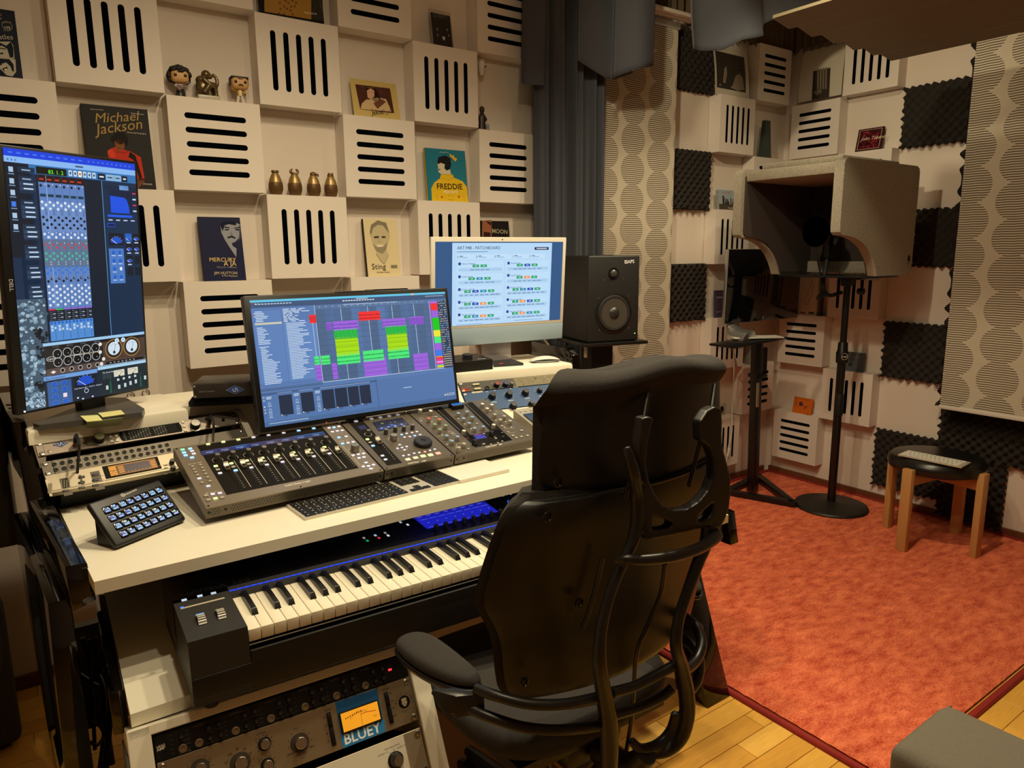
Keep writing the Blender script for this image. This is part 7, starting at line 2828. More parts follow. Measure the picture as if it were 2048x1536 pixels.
# display, encoders, lettering on the glossy panel
sl = math.atan2(.0145, .174)
PM = T(0, LK + .026, .0137) @ Matrix.Rotation(sl, 4, 'X')
pf = Frame((f.m @ PM).translation, (f.m @ PM).to_3x3() @ V((1, 0, 0)), (f.m @ PM).to_3x3() @ V((0, 1, 0)))
a = Art(pf, zN, h=.0003)
s0, s1, s2, s3 = [pf.hit(*zN(*p)) for p in ((680, 1375), (1340, 1222), (1478, 1320), (812, 1482))]
a.poly([s0, s1, s2, s3], '1a20b0', True)
a.L(1).poly([s0, s1, s1 + (s2 - s1) * .2, s0 + (s3 - s0) * .2], '161a9a', True)
for k in range(8):
    u = .04 + k * .12
    p = s0 + (s1 - s0) * u + (s3 - s0) * .1
    q = s0 + (s1 - s0) * u + (s3 - s0) * .32
    a.L(2).rect(p.x, p.y, p.x + .012, p.y + .0012, '9aa4f0').rect(q.x, q.y, q.x + .02, q.y + .001, '7a86e0')
    q = s0 + (s1 - s0) * u + (s3 - s0) * .92
    a.rect(q.x, q.y, q.x + .014, q.y + .001, '7a86e0')
    q = s0 + (s1 - s0) * (u + .05) + (s3 - s0) * .6
    a.rect(q.x, q.y, q.x + .002, q.y + .002, 'b8c0f8')
c_ = pf.hit(*zN(1620, 1228))
a.L(0).ring((c_.x, c_.y), .0185, .0024, '2a6af8', True, n=40)
zT = zoom(300, 1020, .27344)
a.zm = zT
for p, c in (((1590, 225), '1a9a5a'), ((1675, 205), 'c8303a'), ((1742, 187), 'd8d8d8'), ((1648, 186), '9ac0d8'), ((1565, 205), '8a8a8a'), ((1720, 168), '8a8a8a'), ((1510, 143), 'b8b8b8'), ((1583, 128), '8ab0d0'), ((1832, 90), '9ab8b8'), ((1885, 108), 'd8d8d8'), ((1815, 73), '8a8a8a')):
    a.box((p[0] - 14, p[1] - 4), (p[0] + 14, p[1] + 4), c)
for p in ((250, 662), (365, 632), (465, 612)):
    a.box((p[0] - 22, p[1] - 6), (p[0] + 22, p[1]), 'c8d8e8')
a.zm = zN
a.box((1575, 1152), (1597, 1160), 'd8d8d8').box((1500, 1170), (1530, 1174), '8a8a8a')
a.done('panel_display', t, True, M=PM)
a = Art(pf, zT, h=.0002)
a.fit('KONTROL', (215, 632), (570, 552), '2a2927').fit('S88', (598, 548), (735, 515), '211f1e').fit('mk3', (745, 508), (785, 495), '211f1e')
a.done('panel_lettering', t, M=PM)
G().lathe([(.0135, 0), (.0125, .014), (0, .014)], n=24).obj('main_encoder', BLACK, t, PM @ T(c_.x, c_.y, 0))
EK = knob_mesh('panel_encoder', .0062, .017, BLACK, BLACK, taper=.95)
for x, y in ((895, 1500), (985, 1478), (1072, 1457), (1158, 1436), (1243, 1416), (1327, 1395), (1410, 1375), (1492, 1355)):
    q = pf.hit(*zN(x, y))
    link('panel_encoder', EK, t, PM @ T(q.x, q.y, 0))
# wheels and touch strip on the left block
lf = Frame(f.m @ V((0, 0, .0115)), f.ex, f.ey)
for (x, y), c in (((375, 805), 'b'), ((517, 765), 'w')):
    q = lf.hit(*zT(x, y))
    g = G()
    for k in range(9):
        an = .55 + k * .23
        g.box((0, 0, 0), (.0135, .0024, .002), 0, T(q.x, q.y + math.cos(an) * .0243, -.004 + math.sin(an) * .0243) @ Matrix.Rotation(an - PI / 2, 4, 'X'))
    g.obj('wheel_ribs', mat('wheel_rib', 'c9c4b8', .35), t, flat=True)
    G().cyl((q.x - .0075, q.y, -.004), (q.x + .0075, q.y, -.004), .0236, n=36).obj('control_wheel', BLACK, t)
    if c == 'b':
        G().box((0, 0, 0), (.0138, .0055, .0022), 0, T(q.x, q.y + .0118, .0182) @ Matrix.Rotation(-.5, 4, 'X')).obj('wheel_light', mat('wheel_blue', '5aa0f0', .3, emit=.9), t, flat=True)
p0, p1 = lf.hit(*zT(222, 722)), lf.hit(*zT(548, 650))
G().box(((p0.x + p1.x) / 2, (p0.y + p1.y) / 2, .0122), ((p1.x - p0.x), .0055, .002), .0008).obj('touch_strip', mat('strip_cream', 'b9b09a', .3), t)
G().box((p0.x + .003, p0.y, .0133), (.006, .005, .001), .0004).obj('strip_light', mat('strip_blue', '3a6af8', .3, emit=1.2), t)
g = G()
for x in (XL + .03, XE - .03):
    for y in (.0, .2):
        g.lathe([(.012, ZB_ - .008), (.012, ZB_ + .002), (0, ZB_ + .002)], T(x, y, 0), n=14)
g.obj('rubber_feet', BLACKM, t)
# ------------------------------------------------------------------ task chair seen from behind
CX, CY = .707, -1.45
RT = V((CX, CY, 0))
chair = thing('office_chair', 'black ergonomic office chair with headrest seen from behind at the desk', 'office chair', T(RT))
PLA = mat('chair_plastic', '141314', .42, bump=.03, bscale=700)
PLA2 = mat('chair_frame', '1c1a19', .36)
FAB = mat('chair_fabric', '2e2a28', .9, noise=.35, nscale=420, bump=.6, bscale=520)


def cp(px, py, y):
    return Yp(px, py, y) - RT


def loft(rows, name, mt, front, back, bulge, p=3.0, n=28, xo=0, zr=None):
    """closed pad: rows (z, half width, y of the rim); front/back thickness either side of a curved middle surface"""
    g = G()
    rings = []
    N = len(rows)
    for i, (z, hw, y0) in enumerate(rows):
        e = min(i, N - 1 - i)
        k = 1.0 if e > 1 else (.78 if e == 1 else .25)
        ring = []
        for sgn in (-1, 1):
            for j in range(n + 1):
                s_ = -1 + 2 * j / n
                s_ = s_ * sgn * -1
                th = (1 - abs(s_) ** p) ** (1 / p) if abs(s_) < 1 else 0
                y = y0 - bulge * (1 - s_ * s_) + (th * front * k if sgn > 0 else -th * back * k)
                if j in (0,) and sgn > 0:
                    continue
                if j == n and sgn > 0:
                    continue
                ring.append((xo + s_ * hw, y, z + (zr(s_) if zr else 0)))
        rings.append(ring)
    L = len(rings[0])
    pts = [q for r in rings for q in r]
    f = [(i * L + j, i * L + (j + 1) % L, (i + 1) * L + (j + 1) % L, (i + 1) * L + j) for i in range(N - 1) for j in range(L)]
    f += [tuple(range(L))[::-1], tuple(range((N - 1) * L, N * L))]
    g.add(pts, f)
    return g.obj(name, mt, chair, sharp=70)


def resample(rows, k=4):
    out = []
    for i in range(len(rows) - 1):
        for j in range(k):
            t = j / k
            p0, p1, p2, p3 = rows[max(i - 1, 0)], rows[i], rows[i + 1], rows[min(i + 2, len(rows) - 1)]
            out.append(tuple(.5 * (2 * b + (c - a_) * t + (2 * a_ - 5 * b + 4 * c - d) * t * t + (3 * b - a_ - 3 * c + d) * t ** 3) for a_, b, c, d in zip(p0, p1, p2, p3)))
    out.append(rows[-1])
    return out


# headrest
hp = [(1150, 762), (1112, 772), (1094, 800), (1087, 850), (1084, 905), (1086, 955), (1094, 978), (1120, 990)]
hy = -1.715
HX = .026
rows = [(cp(x, y, hy).z, HX - cp(x, y, hy).x, hy - CY + .010 * i / 8) for i, (x, y) in enumerate(hp)]
rows = resample(rows)
loft(rows[::-1], 'headrest_shell', PLA, .004, .012, .045, p=6, xo=HX)
top = [(rows[0][0] + .030, rows[0][1] * 1.0, rows[0][2] + .012), (rows[0][0] + .026, rows[2][1] * 1.08, rows[0][2] + .012)]
rw = [(z, hw + .008, y + .012) for z, hw, y in rows[1:-2]]
z0, h0, y0_ = rows[0][0], max(r[1] for r in rows) + .006, rows[0][2]
rw = [(z0 + .022, h0 * .70, y0_ + .012), (z0 + .019, h0 * .82, y0_ + .002), (z0 + .009, h0 * .915, y0_ - .008), (z0 - .006, h0 * .97, y0_ - .009), (z0 - .018, h0 * .99, y0_ - .001), (z0 - .034, h0, y0_ + .012)] + [(z, max(hw + .004, h0), y + .014) for z, hw, y in rows[9:]]
loft(resample(rw, 3)[::-1], 'headrest_cushion', FAB, .042, .016, .045, p=3.0, xo=HX, zr=lambda s_: .007 * math.cos(s_ * 4.2 - .4))
# back
BX = .012
bp_ = [(1085, 1000), (1050, 1004), (1025, 1030), (1008, 1065), (985, 1130), (970, 1185), (969, 1215), (985, 1245), (998, 1275), (1004, 1310), (1008, 1350), (1016, 1382), (1040, 1398)]
by = [-1.715, -1.712, -1.71, -1.705, -1.69, -1.68, -1.675, -1.668, -1.663, -1.66, -1.655, -1.652, -1.65]
rows = [(cp(x, y, b_).z, BX - cp(x, y, b_).x, b_ - CY) for (x, y), b_ in zip(bp_, by)]
rows = resample(rows, 3)
BROWS = rows
loft(rows[::-1], 'back_shell', PLA, .004, .012, .050, p=6, xo=BX)
rw = [(z + (.012 if i < 3 else 0), hw + .010, y + .014) for i, (z, hw, y) in enumerate(rows)]
loft(rw[::-1], 'back_cushion', FAB, .045, .006, .050, p=3.5, xo=BX)
g = G()
for x, y, yy in ((1097, 1035, -1.755), (1160, 1207, -1.745), (1050, 1366, -1.70), (1118, 966, -1.745)):
    p = cp(x, y, yy)
    g.lathe([(.009, .0), (.009, .003), (.0065, .004), (.005, .001), (0, .001)], T(p + V((0, .004, 0))) @ MB_, n=18)
g.obj('shell_plugs', mat('plug_black', '0a0a0a', .3), chair)
# recessed centre strip ridge lines
for pts in (((1205, 1115), (1193, 1170), (1175, 1230), (1165, 1255)), ((1330, 1128), (1322, 1185), (1300, 1240), (1275, 1300), (1268, 1370), (1263, 1440), (1252, 1508))):
    G().tube([cp(x, y, -1.765 + .0006 * (y - 1120) * .3) for x, y in pts], .0045, 8).obj('shell_ridge', PLA2, chair)

# yoke frame
YY = -1.835
PX = .00088


def tb(name, pts, rad, y=YY, mt=None, flat=None, n=12, rem=False):
    q = []
    for p in pts:
        q.append(cp(p[0], p[1], p[2] if len(p) > 2 else y))
    r = [k * PX for k in rad] if isinstance(rad, (list, tuple)) else rad * PX
    return G().tube(q, r, n, flat=flat).obj(name, mt or PLA2, chair)


def tube_g(g, pts, rad, y=YY, flat=None):
    q = [cp(p[0], p[1], p[2] if len(p) > 2 else y) for p in pts]
    r = [k * PX for k in rad] if isinstance(rad, (list, tuple)) else rad * PX
    g.tube(q, r, 12, flat=flat)


zc4 = zoom(1160, 780, .26042)
OUT = [(448, 205), (490, 196), (528, 205), (505, 300), (482, 420), (472, 560), (495, 680), (535, 775), (600, 868), (690, 912), (790, 905), (880, 850), (950, 765), (995, 640), (997, 520), (965, 440), (930, 400), (895, 380), (888, 235), (945, 150), (1000, 120), (1050, 135), (1056, 260), (1052, 400), (1085, 520), (1118, 650), (1122, 780), (1108, 900), (1075, 990), (1030, 1060), (960, 1038), (880, 1052), (820, 1070), (700, 1098), (600, 1118), (480, 1142), (470, 1080), (478, 900), (470, 740), (452, 600), (425, 480), (422, 400), (436, 300)]
HOLES = [[(868, 960), (905, 925), (955, 880), (985, 852), (990, 885), (978, 930), (955, 972), (910, 990), (874, 1003)], [(520, 955), (600, 975), (676, 1002), (672, 1036), (620, 1052), (520, 1064)]]


def plate(g, out, holes, yf, th):
    """flat casting with holes standing in the xz plane, bulging gently to the rear"""
    o = bmesh.new()
    es = []
    for lp in [out] + holes:
        vs = []
        for p in lp:
            q = cp(*zc4(*p), YY)
            vs.append(o.verts.new((q.x, yf(q.x, q.z), q.z)))
        es += [o.edges.new((vs[i], vs[(i + 1) % len(vs)])) for i in range(len(vs))]
    bmesh.ops.triangle_fill(o, edges=es, use_beauty=True, normal=(0, -1, 0))
    r = bmesh.ops.extrude_face_region(o, geom=o.faces[:])
    bmesh.ops.translate(o, verts=[v for v in r['geom'] if isinstance(v, bmesh.types.BMVert)], vec=(0, th, 0))
    bmesh.ops.recalc_face_normals(o, faces=o.faces)
    g.merge(o)


g = G()
fl = ((0, 1, 0), .8)
plate(g, OUT, HOLES, lambda x, z: YY - CY - .012, .022)
tube_g(g, [(1253, 893, -1.845), (1260, 918, -1.85), (1268, 950, -1.85), (1273, 985), (1275, 1020), (1271, 1060), (1262, 1090), (1248, 1120), (1228, 1165), (1212, 1215), (1201, 1270), (1199, 1330), (1208, 1390, -1.82), (1216, 1440, -1.81), (1219, 1500, -1.80), (1216, 1560, -1.79)], [7, 10, 12, 13, 13, 13, 12, 11, 11, 11, 12, 14, 17, 19, 19, 17])
tube_g(g, [(1418, 1050), (1412, 1085), (1396, 1125), (1376, 1180), (1357, 1240), (1352, 1290), (1362, 1330, -1.82), (1372, 1380, -1.81), (1374, 1430, -1.805), (1362, 1475, -1.80), (1335, 1503, -1.79), (1300, 1512, -1.77)], [16, 14, 13, 12, 12, 13, 16, 18, 18, 16, 12, 8])
tube_g(g, [(1262, 1480, -1.76), (1282, 1498, -1.77), (1315, 1490, -1.775), (1340, 1462, -1.78), (1350, 1425, -1.79)], [9, 12, 13, 11, 8])
o = g.obj('back_frame', PLA2, chair, sharp=180)
md = o.modifiers.new('fuse', 'REMESH')
md.mode = 'VOXEL'
md.voxel_size = .0026
md.use_smooth_shade = True
sm = o.modifiers.new('soft', 'SMOOTH')
sm.iterations = 5
tb('crescent_handle', [(1232, 1122, -1.84), (1252, 1118, -1.855), (1275, 1120, -1.865), (1310, 1118, -1.875), (1350, 1112, -1.878), (1395, 1098, -1.874), (1425, 1080, -1.862), (1434, 1070, -1.85), (1428, 1062, -1.835)], [7, 9, 10, 10.5, 11, 11.5, 12, 12, 8])
for pts in (((1297, 786, -1.775), (1288, 836, -1.80)), ((1430, 770, -1.775), (1424, 815, -1.80))):
    tb('headrest_rod', pts, 5.5, mt=BLACK)
for pts in (((1401, 882, -1.81), (1378, 972, -1.785)), ((1262, 950, -1.80), (1249, 1000, -1.785))):
    tb('tilt_rod', pts, 4.5, mt=BLACK)
# support tubes
for pts in (((1195, 1396, -1.81), (1130, 1408, -1.80), (1060, 1408, -1.775), (1000, 1394, -1.74), (952, 1378, -1.695)),
            ((1195, 1452, -1.80), (1120, 1460, -1.79), (1050, 1455, -1.765), (985, 1436, -1.73), (938, 1416, -1.69)),
            ((1222, 1386, -1.815), (1268, 1373, -1.81), (1310, 1352, -1.805), (1348, 1331, -1.81)),
            ((1222, 1432, -1.805), (1280, 1414, -1.80), (1325, 1392, -1.80), (1345, 1376, -1.805)),
            ((1370, 1340, -1.805), (1392, 1320, -1.79), (1403, 1285, -1.77), (1390, 1252, -1.74), (1366, 1232, -1.70)),
            ((1374, 1385, -1.80), (1394, 1360, -1.79), (1398, 1318, -1.765), (1384, 1292, -1.73), (1360, 1276, -1.69))):
    n_ = len(pts)
    tb('support_tube', pts, [11.5] + [10.5] * (n_ - 2) + [11] if pts[0][0] < 1365 else [12.5] * n_)
# armrests
for sgn in (-1, 1):
    zt_ = .665
    out = [Zp(*p, zt_) - RT for p in ((786, 1277), (800, 1264), (830, 1256), (862, 1263), (908, 1296), (950, 1330), (967, 1348), (957, 1361), (905, 1357), (842, 1330), (797, 1297))]
    out = [(p.x * -sgn if False else (p.x if sgn < 0 else -p.x), p.y) for p in out]
    cx_ = sum(p[0] for p in out) / len(out)
    cy_ = sum(p[1] for p in out) / len(out)

    def ring(k, z):
        return [(cx_ + (p[0] - cx_) * k, cy_ + (p[1] - cy_) * k, z) for p in out]
    n_ = len(out)
    for nm, mt_, prof in (('arm_pad', FAB, ((.97, zt_ - .022), (1.0, zt_ - .012), (.95, zt_ - .002), (.80, zt_ + .004), (.4, zt_ + .007))), ('arm_tray', PLA2, ((.70, zt_ - .042), (.98, zt_ - .034), (1.04, zt_ - .024), (1.02, zt_ - .018)))):
        g = G()
        pts = [q for k, z in prof for q in ring(k, z)]
        f = [(i * n_ + j, i * n_ + (j + 1) % n_, (i + 1) * n_ + (j + 1) % n_, (i + 1) * n_ + j) for i in range(len(prof) - 1) for j in range(n_)]
        f += [tuple(range(n_))[::-1], tuple(range((len(prof) - 1) * n_, len(prof) * n_))]
        o = g.add(pts, f).obj(nm, mt_, chair, sharp=180)
        o.modifiers.new('round', 'SUBSURF').levels = 2
        o.modifiers['round'].render_levels = 2
    q = [cp(*p) for p in ((880, 1374, -1.65), (942, 1390, -1.70), (944, 1428, -1.70), (922, 1434, -1.69))]
    if sgn > 0:
        q = [V((.245, -.25, .60)), V((.25, -.12, .625)), V((.25, -.12, .58)), V((.245, -.25, .545))]
    g = G()
    d = V((.022 * sgn, .012, 0))
    g.add([p - d for p in q] + [p + d for p in q], [(0, 1, 2, 3), (4, 7, 6, 5), (0, 4, 5, 1), (1, 5, 6, 2), (2, 6, 7, 3), (3, 7, 4, 0)])
    bmesh.ops.bevel(g.b, geom=g.b.edges[:], offset=.006, segments=2, profile=.5, affect='EDGES')
    g.obj('arm_bracket', PLA2, chair)
# seat
g = G()
NS = 40
rings = []
for z, k in ((.425, .80), (.435, .96), (.455, 1.0), (.475, 1.0), (.490, .97), (.497, .88), (.495, .6), (.490, .3)):
    r_ = []
    for j in range(NS):
        a_ = 2 * PI * j / NS
        c_, s_ = math.cos(a_), math.sin(a_)
        x = .255 * k * math.copysign(abs(c_) ** .55, c_)
        y = .245 * k * math.copysign(abs(s_) ** .55, s_)
        r_.append((x, y + .02, z - .012 * (x / .25) ** 2 * 0 + .01 * (abs(x) / .25) ** 2 - (.02 * ((y - .1) / .14) ** 2 if y > .1 else 0)))
    rings.append(r_)
pts = [q for r in rings for q in r]
f = [(i * NS + j, i * NS + (j + 1) % NS, (i + 1) * NS + (j + 1) % NS, (i + 1) * NS + j) for i in range(len(rings) - 1) for j in range(NS)]
f += [tuple(range(NS))[::-1], tuple(range((len(rings) - 1) * NS, len(rings) * NS))]
g.add(pts, f).obj('seat_cushion', FAB, chair, sharp=80)
G().prism([(-.20, -.19), (.20, -.19), (.21, .18), (-.21, .18)], .405, .43, bev=.0).obj('seat_pan', PLA, chair)
# mechanism, gas lift, star base with castors
G().box((0, -.04, .385), (.16, .30, .06), .02).obj('tilt_mechanism', PLA2, chair)
G().tube([(0, -.20, .39), (0, -.28, .40), (0, -.33, .46)], [.03, .028, .02], 12, flat=((1, 0, 0), 1)).obj('back_carrier', PLA2, chair)
G().cyl((0, 0, .10), (0, 0, .37), .026, .024, 20).obj('gas_lift', mat('lift_black', '0c0c0c', .25, .5), chair)
G().lathe([(.04, .07), (.05, .085), (.045, .11), (.03, .12)], n=24).obj('base_hub', PLA2, chair)
for k in range(5):
    a_ = 2 * PI * k / 5 + .35
    d = V((math.cos(a_), math.sin(a_), 0))
    G().tube([d * .03 + V((0, 0, .10)), d * .16 + V((0, 0, .095)), d * .31 + V((0, 0, .075))], [.026, .021, .015], 10).obj('base_leg', PLA2, chair)
    g = G()
    sd = V((-d.y, d.x, 0))
    c_ = d * .31 + V((0, 0, .027))
    for s_ in (-1, 1):
        g.cyl(c_ + sd * s_ * .008, c_ + sd * s_ * .022, .026, n=18)
    g.cyl(c_ - sd * .01, c_ + sd * .01, .006, n=8)
    g.cyl(c_ + V((0, 0, .01)), c_ + V((0, 0, .045)), .007, n=8)
    g.obj('castor', BLACK, chair)

# ------------------------------------------------------------------ ottoman in the lower right corner
t = thing('ottoman', 'grey woven fabric ottoman corner at the lower right in front of the rug', 'ottoman', T(1.455, -1.99, 0) @ rotz(.03))
OT = mat('ottoman_cloth', '6f685c', .95, noise=.25, nscale=350, bump=.7, bscale=450)
g = G()
g.box((-.14, -.32, .25), (.27, .64, .31), .035, seg=5)
for v in g.b.verts:
    if v.co.z > .2:
        v.co.z += .004 * math.sin(v.co.x * 40 + v.co.y * 23)
        v.co.x += .003 * math.sin(v.co.z * 60 + v.co.y * 9)
g.obj('padded_body', OT, t, sharp=80)
g = G()
g.tube([(-.262, -.02, .11), (-.262, -.02, .39)], .003, 6)
g.tube([(-.262, -.018, .388), (-.01, -.018, .388)], .003, 6)
g.obj('seam', OT, t)
for x in (-.25, -.03):
    for y in (-.03, -.61):
        G().cyl((x, y, 0), (x, y, .10), .012, .018, 12).obj('leg', mat('leg_dark', '1a1410', .4), t)
# ------------------------------------------------------------------ vocal booth, microphone and stand
FELTG = mat('booth_felt', '958d7e', .95, noise=.4, nscale=130, bump=.5, bscale=600)
FELTD = mat('booth_felt_dark', '5c5147', .95, noise=.22, nscale=220, bump=.5, bscale=600)
BFOAM = mat('booth_lining', '3a302c', .95, noise=.2, nscale=200)
y0, y1, x0, x1 = -.86, -.29, 2.81, 3.47
zb_, zt2 = 1.285, 1.80
t = thing('vocal_booth', 'grey felt vocal booth hood on the black microphone stand', 'vocal booth', T(0, 0, 0))


def plate_poly(n=10):
    pts = [(x0, zt2 - .03), (x0 + .008, zt2 - .01), (x0 + .03, zt2), (x1 - .03, zt2), (x1 - .008, zt2 - .01), (x1, zt2 - .03), (x1, zb_ + .03), (x1 - .01, zb_ + .008), (x1 - .035, zb_)]
    a, b, c = (x0 + .34, zb_), (x0 + .27, zb_ + .17), (x0 + .06, zb_ + .185)
    for k in range(n + 1):
        s_ = k / n
        p = [(1 - s_) ** 2 * a[i] + 2 * s_ * (1 - s_) * b[i] + s_ * s_ * c[i] for i in (0, 1)]
        pts.append(tuple(p))
    pts += [(x0 + .02, zb_ + .188), (x0 + .004, zb_ + .20), (x0, zb_ + .22)]
    return pts


PXZ = Matrix(((1, 0, 0, 0), (0, 0, 1, 0), (0, 1, 0, 0), (0, 0, 0, 1)))
for ya, yb_ in ((y0, y0 + .045), (y1 - .045, y1)):
    g = G()
    g.prism(plate_poly(), ya, yb_, PXZ)
    g.obj('side_panel', FELTG, t, sharp=30)
for ya in (y0 + .047, y1 - .055):
    g = G()
    g.prism([(p[0] * .94 + .06 * 3.2, p[1] * .96 + .04 * 1.58) for p in plate_poly()], ya, ya + .008, PXZ)
    g.obj('lining', BFOAM, t, flat=True)
ym, yw = (y0 + y1) / 2, y1 - y0 - .09
G().box(((x0 + x1) / 2, ym, zt2 - .035), (x1 - x0 - .05, yw, .05), .006).obj('top_panel', FELTG, t)
G().box(((x0 + x1) / 2 + .03, ym, zt2 + .012), (x1 - x0 - .16, yw - .06, .03), .006).obj('top_cap', FELTG, t)
G().box((x1 - .03, ym, (zb_ + zt2) / 2 + .01), (.05, yw, zt2 - zb_ - .04), .006).obj('back_panel', BFOAM, t)
G().box((x1 - .06, ym, zb_ + .035), (.03, yw, .06), .004).obj('bottom_rail', FELTG, t)
G().box((x1 - .18, ym, zb_ - .006), (.30, yw, .012), .003).obj('support_plate', BLACK, t)
G().box((x0 + .035, y1 + .003, (zb_ + zt2) / 2 + .08), (.012, .006, .3), .001).obj('edge_gap', BLACKM, t)
a = Art(Frame((x1 - .05, y0, zb_ + .05), (1, 0, 0), (0, 0, 1)))
a.poly([(.004, .016), (.026, .016), (.026, .034), (.015, .05), (.004, .034)], '15110f', True).rect(.0, .0, .030, .012, '8f877a').L(1).scribble(.003, .027, .005, .003, '2a2520', 3)
a.done('badge', t, M=a.f.m)

t = thing('microphone_stand', 'tall black microphone stand with a heavy round base on the rug', 'microphone stand', T(3.405, -.575, .012))
bx = t.matrix_world.translation
G().lathe([(.185, 0), (.19, .008), (.185, .016), (.13, .026), (.03, .032), (.02, .036)], n=56).obj('round_base', mat('stand_iron', '15140f', .5, bump=.15, bscale=300), t, T(0, 0, 0))
G().cyl((0, 0, .03), (0, 0, .90), .0215, n=24).obj('lower_tube', mat('stand_black', '0d0c0b', .35), t)
G().cyl((0, 0, .88), (0, 0, zb_ - .03), .0165, n=24).obj('upper_tube', mat('stand_black', '0d0c0b', .35), t)
G().lathe([(.022, 0), (.030, .008), (.031, .06), (.026, .07), (.024, .11), (.0215, .115)], n=24).obj('clutch', BLACK, t, T(0, 0, .80))
G().box((-.012, -.012, .58), (.04, .03, .12), .006).obj('cable_clip', BLACKM, t)
fr = Frame(bx + V((-.021, -.0235, .843)), V((.815, -.579, 0)), (0, 0, 1))
a = Art(fr, h=.004)
a.disc((0, 0), .020, '0a0a0a', True).L(1).ring((0, 0), .018, .002, 'c8bfae', True).text('K&M', (-.0135, -.005), .0125, 'c8bfae', True, bold=.03)
ia = t.matrix_world.inverted() @ fr.m
a.done('round_badge', t, M=ia)
G().lathe([(.021, 0), (.021, .004), (0, .004)], n=24).obj('badge_disc', BLACK, t, ia @ T(0, 0, -.001))
G().box((0, 0, zb_ - .045), (.06, .05, .06), .008).obj('top_clamp', BLACK, t)
G().box((.06, -.04, zb_ - .036), (.02, .18, .016), .002).obj('slide_rail', STEEL, t)
G().lathe([(.016, 0), (.016, .03), (.008, .034), (0, .034)], n=18).obj('clamp_knob', BLACK, t, T(.0, -.06, zb_ - .10) @ Matrix.Rotation(PI / 2, 4, 'X'))
# microphone with pop filter on its own arm
t = thing('microphone', 'dark microphone with a round pop filter hanging inside the vocal booth', 'microphone', T(3.16, -.55, 1.47))
G().lathe([(.0, -.10), (.02, -.10), (.024, -.09), (.025, .02), (.023, .06), (.012, .078), (0, .08)], n=24).obj('body', BLACK, t, T(.08, 0, 0))
g = G()
g.lathe([(.075, -.004), (.078, 0), (.075, .004), (.072, .0), (.075, -.004)], Matrix.Rotation(PI / 2, 4, 'Y'), n=40)
g.obj('filter_ring', BLACK, t, T(-.03, 0, .03))
g = G()
g.lathe([(.073, 0), (0, .001)], Matrix.Rotation(PI / 2, 4, 'Y'), n=40)
g.obj('filter_mesh', mat('pop_mesh', '0a0a0b', .8), t, T(-.03, 0, .03))
pts = [V((.08, 0, -.10)), V((.07, -.0, -.17)), V((.05, -.005, -.235)), V((.10, -.01, -.29)), V((.20, -.02, -.28))]
G().tube(pts, .010, 10).obj('goose_arm', BLACKM, t)
G().tube([V((-.03, 0, -.045)), V((-.01, 0, -.10)), V((.04, 0, -.20)), V((.05, -.005, -.235))], .004, 8).obj('filter_arm', BLACKM, t)
G().lathe([(.012, -.03), (.014, -.02), (.014, .03), (.010, .034)], n=16).obj('joint_knob', BLACK, t, T(.02, -.02, -.29) @ Matrix.Rotation(1.2, 4, 'Y'))

# ------------------------------------------------------------------ black stand with the dark computer in the corner
zq = zoom(1380, 620, .3262)
PB = Zp(1505, 984, .02)
t = thing('screen_stand', 'black column stand with a triangular foot in the corner behind the booth', 'stand', T(PB.x, PB.y, .012) @ Matrix.Rotation(-.035, 4, 'Y'))
loc = lambda p: V((p.x - PB.x, p.y - PB.y, 0))
A3, B3, C3 = loc(Zp(1455, 986, .02)), loc(Zp(1584, 1010, .02)), loc(Zp(1515, 958, .02))
for a_, b_ in ((A3, B3), (B3, C3), (C3, A3)):
    d = (b_ - a_)
    ln = d.length
    G().box((ln / 2, 0, .018), (ln + .04, .042, .032), .003).obj('foot_bar', BLACK, t, T(a_) @ rotz(math.atan2(d.y, d.x)))
ZPL = .925
G().box((0, 0, ZPL / 2), (.048, .048, ZPL - .03), .004).obj('column', BLACK, t)
G().box((.02, .005, .70), (.06, .09, .022), .003).obj('cross_bracket', BLACK, t)
G().box((.10, .03, .78), (.014, .05, .14), .003).obj('side_hook', BLACK, t)
G().box((-.03, -.035, .60), (.012, .012, .14), .002).obj('lock_handle', STEEL, t)
p0, p1 = Zp(*zq(210, 185), ZPL + .012), Zp(*zq(588, 178), ZPL + .012)
G().box(((p0.x + p1.x) / 2 - PB.x + .02, (p0.y + p1.y) / 2 - PB.y + .03, ZPL - .004), (.46, .16, .012), .002).obj('shelf_plate', BLACK, t)
PZ = ZPL + .012 + .003
f = pose(3.3179, -.1409, 1.2164, -.0232, .0183)
t = thing('computer_display', 'large dark switched off display with silver edges under the booth', 'display', f.m)
W_, H_2 = .65, .403
G().box((0, 0, -.002), (W_ - .004, H_2 - .004, .004), .001).obj('front_glass', mat('glass_black', '06070a', .07, coat=.6), t)
G().box((0, 0, -.016), (W_, H_2, .024), .008).obj('rear_shell', ALU, t)
a = Art(f, h=.0003)
a.disc((0, -H_2 / 2 + .02), .006, '8f8c88', True).L(1).disc((.004, -H_2 / 2 + .022), .003, '06070a', True)
a.done('maker_mark', t)
iv = f.m.inverted()
g = G()
fx = -.17 + 3.3179 - .1
p = V((3.05, -.16, PZ))
g.tube([V((3.12, -.10, f.m.translation.z - .10)), V((3.10, -.10, PZ + .08)), V((3.08, -.12, PZ + .02)), V((3.07, -.16, PZ + .004)), V((3.06, -.24, PZ + .002))], [.06, .06, .058, .055, .05], 12, flat=((0, 1, .35), .12))
g.obj('stand_foot', ALU, t, iv)
k0, k1 = Zp(*zq(270, 172), PZ + .006), Zp(*zq(585, 166), PZ + .006)
ex = (k1 - k0).normalized()
t = thing('computer_keyboard', 'slim white keyboard lying on the black corner stand plate', 'keyboard', Frame(V((k0.x, k0.y, PZ)), ex, V((-ex.y, ex.x, 0))).m)
